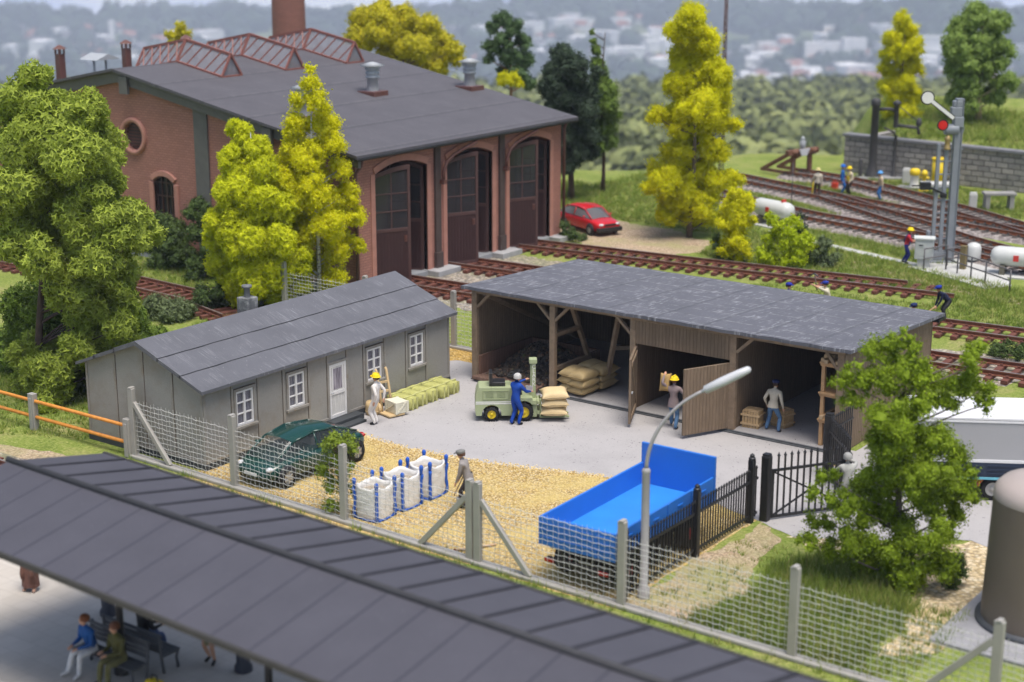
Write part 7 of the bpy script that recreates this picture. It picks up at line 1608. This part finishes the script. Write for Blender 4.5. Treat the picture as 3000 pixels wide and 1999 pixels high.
p2 = person('man in blue boiler suit and grey cap reaching up at the forklift mast', (4.46, -3.5, .012), (.12, 1), BLUEO, BLUEO, hat='beanie', hatc=(.5, .49, .47), lean=9, lh=(-.12, .58, 1.4), rh=(.22, .5, 1.08), lf=(-.1, -.1), rf=(.12, .02))
p3 = person('man in mauve jacket and yellow hard hat carrying a sack through the shed door', (8.85, -.75, .012), (-.3, 1), (.23, .18, .18), JEAN, hat='helmet', hair=(.16, .06, .03), lean=4, coat=((.23, .18, .18), -.16), lh=(-.34, .06, 1.74), rh=(.52, .16, 1.0), lf=(-.1, .2, .03), rf=(.12, -.16))
person('man in cream pullover, jeans and navy cap standing with legs apart in the shed', (11.76, .62, .1), (-.05, 1), CREAM, JEAN, hat='cap', hatc=NAVY_C, lean=12, coat=(CREAM, -.05), lh=(-.28, .12, .86), rh=(.29, .14, .82), lf=(-.22, .03), rf=(.22, -.02), hipz=.87)
person('man in grey coat and flat cap leaning forward beside the white bags', (7.9, -10.5, .012), (-.95, -.35), (.3, .275, .265), (.035, .03, .035), hat='cap', hatc=(.2, .2, .19), lean=20, lh=(-.16, .34, .72), rh=(.16, .34, .75), coat=((.3, .275, .265), -.32), lf=(-.1, .1), rf=(.1, -.12), hair=(.12, .06, .04))
person('man in pale grey overalls pushing the black iron gate half hidden by the tree', (16.75, -4.55, .012), (-.7, .75), (.4, .4, .38), (.4, .4, .38), hat='beanie', hatc=(.34, .34, .33), lean=8, lh=(-.24, .45, 1.2), rh=(.12, .42, 1.45))
p7 = person('man in dark navy jacket and blue cap bending over a tool beside the spur track', (10.55, 18.5, .0), (-.75, -.7), (.02, .025, .06), (.03, .03, .035), hat='cap', hatc=(.02, .04, .3), lean=52, lh=(-.06, .5, .45), rh=(.1, .45, .55), lf=(-.16, .08), rf=(.16, -.06), hipz=.86, hipback=-.1, head=(0, -12))
p8 = person('man in cream shirt and blue cap swinging a pick behind the shed roof', (6.75, 15.3, .0), (-.95, -.3), (.6, .55, .42), (.05, .05, .06), hat='cap', hatc=(.02, .04, .28), lean=14, lh=(-.15, .62, 1.55), rh=(.1, .6, 1.48), bare=.6)
person('worker in blue cap almost hidden behind the shed roof edge', (5.55, 14.0, 0), (1, .2), (.12, .16, .3), (.05, .05, .06), hat='cap', hatc=(.02, .03, .3))
person('worker in pale blue jacket half hidden behind the rear corner of the timber shed', (11.15, 14.1, 0), (-.5, -.8), (.2, .3, .5), (.04, .04, .05), hat='cap', hatc=NAVY_C, lean=25)
person('man in red shirt, blue bib overalls and yellow hard hat leaning at the grey cabinet', (4.72, 28.1, .0), (.9, .35), (.5, .035, .05), (.03, .035, .22), hat='helmet', lean=14, lh=(-.1, .48, 1.12), rh=(.14, .5, 1.15), bare=.6, bib=(.03, .035, .22), lf=(-.1, -.15), rf=(.1, .0))
p12 = person('track worker in cream shirt and dark brown trousers seen from behind', (-6.85, 42.45, .0), (-.6, .8), (.58, .52, .42), (.07, .045, .035), hat='helmet', hatc=(.68, .58, .25), lh=(-.3, .2, .85))
person('track worker all in blue with blue hard hat', (-6.25, 44.55, .0), (.8, .3), (.02, .13, .42), (.02, .13, .42), hat='helmet', hatc=(.02, .13, .5))
person('track worker with yellow hard hat, cream shirt and yellow and black trousers', (-5.6, 44.2, .0), (-.4, -.8), (.6, .52, .38), (.04, .035, .03), hat='helmet', bib=(.7, .55, .03), lean=6, lh=(-.25, .2, .9))
person('track worker with light blue hard hat, tan shirt and blue trousers beside the rails', (-3.35, 43.6, .0), (-.7, -.6), (.58, .46, .32), (.05, .17, .42), hat='helmet', hatc=(.12, .35, .7), lean=8, rh=(.2, .35, 1.1))
Z = .4
person('seated passenger in blue jersey and white trousers with red brown hair on the platform bench', (7.95, -24.05, Z), (-.15, -1), (.015, .09, .3), (.7, .69, .68), (.6, .58, .56), hair=(.2, .07, .03), hipz=.55, hipback=-.05, lean=18, lf=(-.16, .42), rf=(.16, .5), lh=(-.12, .36, .66), rh=(.14, .36, .66), head=(-10, -10))
person('seated passenger in olive clothes next to the one in white trousers', (8.82, -24.02, Z), (-.1, -1), (.1, .095, .03), (.16, .15, .06), hair=(.16, .06, .03), hipz=.55, hipback=-.05, lean=10, lf=(-.12, .4), rf=(.12, .44), lh=(-.1, .33, .72), rh=(.1, .33, .75))
person('seated passenger in black top and jeans with long auburn hair on the far bench side', (8.42, -22.95, Z), (.2, 1), (.018, .018, .022), (.06, .09, .2), hair=(.12, .045, .025), longhair=True, hipz=.55, hipback=-.05, lean=8, lf=(-.12, .42), rf=(.12, .44), lh=(-.12, .34, .7), rh=(.12, .34, .7))
person('passenger in knee length olive skirt standing under the platform roof', (9.8, -22.25, Z), (.3, -1), (.14, .13, .06), (.45, .24, .15), bare=1., skirt=((.2, .185, .09), -.42), hair=(.1, .05, .03), longhair=True, lf=(-.09, .05), rf=(.1, -.08))
person('passenger in long brown patterned dress standing at the left end of the platform', (3.35, -22.1, Z), (.5, -1), (.16, .08, .06), (.16, .08, .06), (.5, .3, .22), skirt=((.17, .085, .065), -.78), hair=(.08, .04, .03), longhair=True)
# what they hold
o = sack_mesh(.38, .62, .32, 91).build('shouldered_sack', plain('brown_sack', (.38, .25, .1), .85, .2, .15, 5)); o.matrix_world = Matrix.Translation((8.52, -.74, 1.52)) @ Matrix.Rotation(.3, 4, 'Z') @ Matrix.Rotation(RAD(72), 4, 'X') @ Matrix.Translation((0, 0, -.16)); tag(o, 'brown sack carried on the shoulder of the man in the mauve jacket', 'sack')
b = MB(); b.box(-.12, .12, -.004, .004, -.09, .12); o = b.build('paper', WHITE); o.location = (4.62, -2.93, 1.14); o.rotation_euler = (RAD(20), 0, .4); tag(o, 'white sheet of paper held by the man in the blue boiler suit', 'paper')
small('grey_shovel', 'grey bladed shovel held low by the man in the grey coat', 'shovel', (7.45, -10.68, .03), [('handle', MB().tube([(.35, .12, 1.0), (.05, .02, .3)], .02, 7), plain('ash_handle', (.5, .36, .22)), 0), ('blade', MB().prism([(-.12, 0), (.12, 0), (.12, .22), (0, .3), (-.12, .22)], .25, .28, 'z', xf=Matrix.Rotation(RAD(50), 4, 'Y')), plain('shovel_steel', (.3, .3, .31), .4, .5, .1, metal=.5), 0)])
small('hammer', 'long handled hammer in the hands of the man bending in the navy jacket', 'hammer', (10.2, 18.15, .0), [('handle', MB().tube([(.05, .0, .62), (-.45, -.3, .18)], .025, 7), plain('hammer_wood', (.62, .4, .2)), 0), ('head', MB().box(-.55, -.38, -.36, -.26, .08, .2), VENTM, .01)])
small('pick', 'pick held up by the man in the cream shirt behind the shed roof', 'pick', (6.15, 15.2, 1.4), [('handle', MB().tube([(.1, 0, -.1), (-.05, .02, .55)], .025, 7), plain('pick_wood', (.2, .15, .12)), 0), ('head', MB().tube([(-.25, .1, .5), (-.05, .02, .58), (.15, -.06, .5)], .03, 6), DARKGREY, 0)])
small('yellow_lever', 'yellow crowbar held by the track worker in the brown trousers', 'crowbar', (-7.15, 42.35, 0), [('bar', MB().cyl((0, 0, 0), (.05, .1, 1.15), .05, .04, 8), YELLOW, 0), ('claw', MB().box(-.14, .14, -.06, .06, .0, .14), YELLOW, .02)])
# ------------------------------------------------------------------ the air over the valley
t = NT('valley_air'); pv_ = t.n('VolumePrincipled', Color=(.74, .83, 1.), Density=.0002, Anisotropy=-.3); t.t.links.new(pv_.outputs[0], t.out.inputs[1])
m = MB(); m.box(CX - 6100, CX + 6100, CY - 6100, CY + 6100, -380, 24); hz_o = m.build('haze', t.m); hz_o['kind'] = 'stuff'; hz_o['label'] = 'pale bluish haze over the valley and far hills'; hz_o['category'] = 'haze'
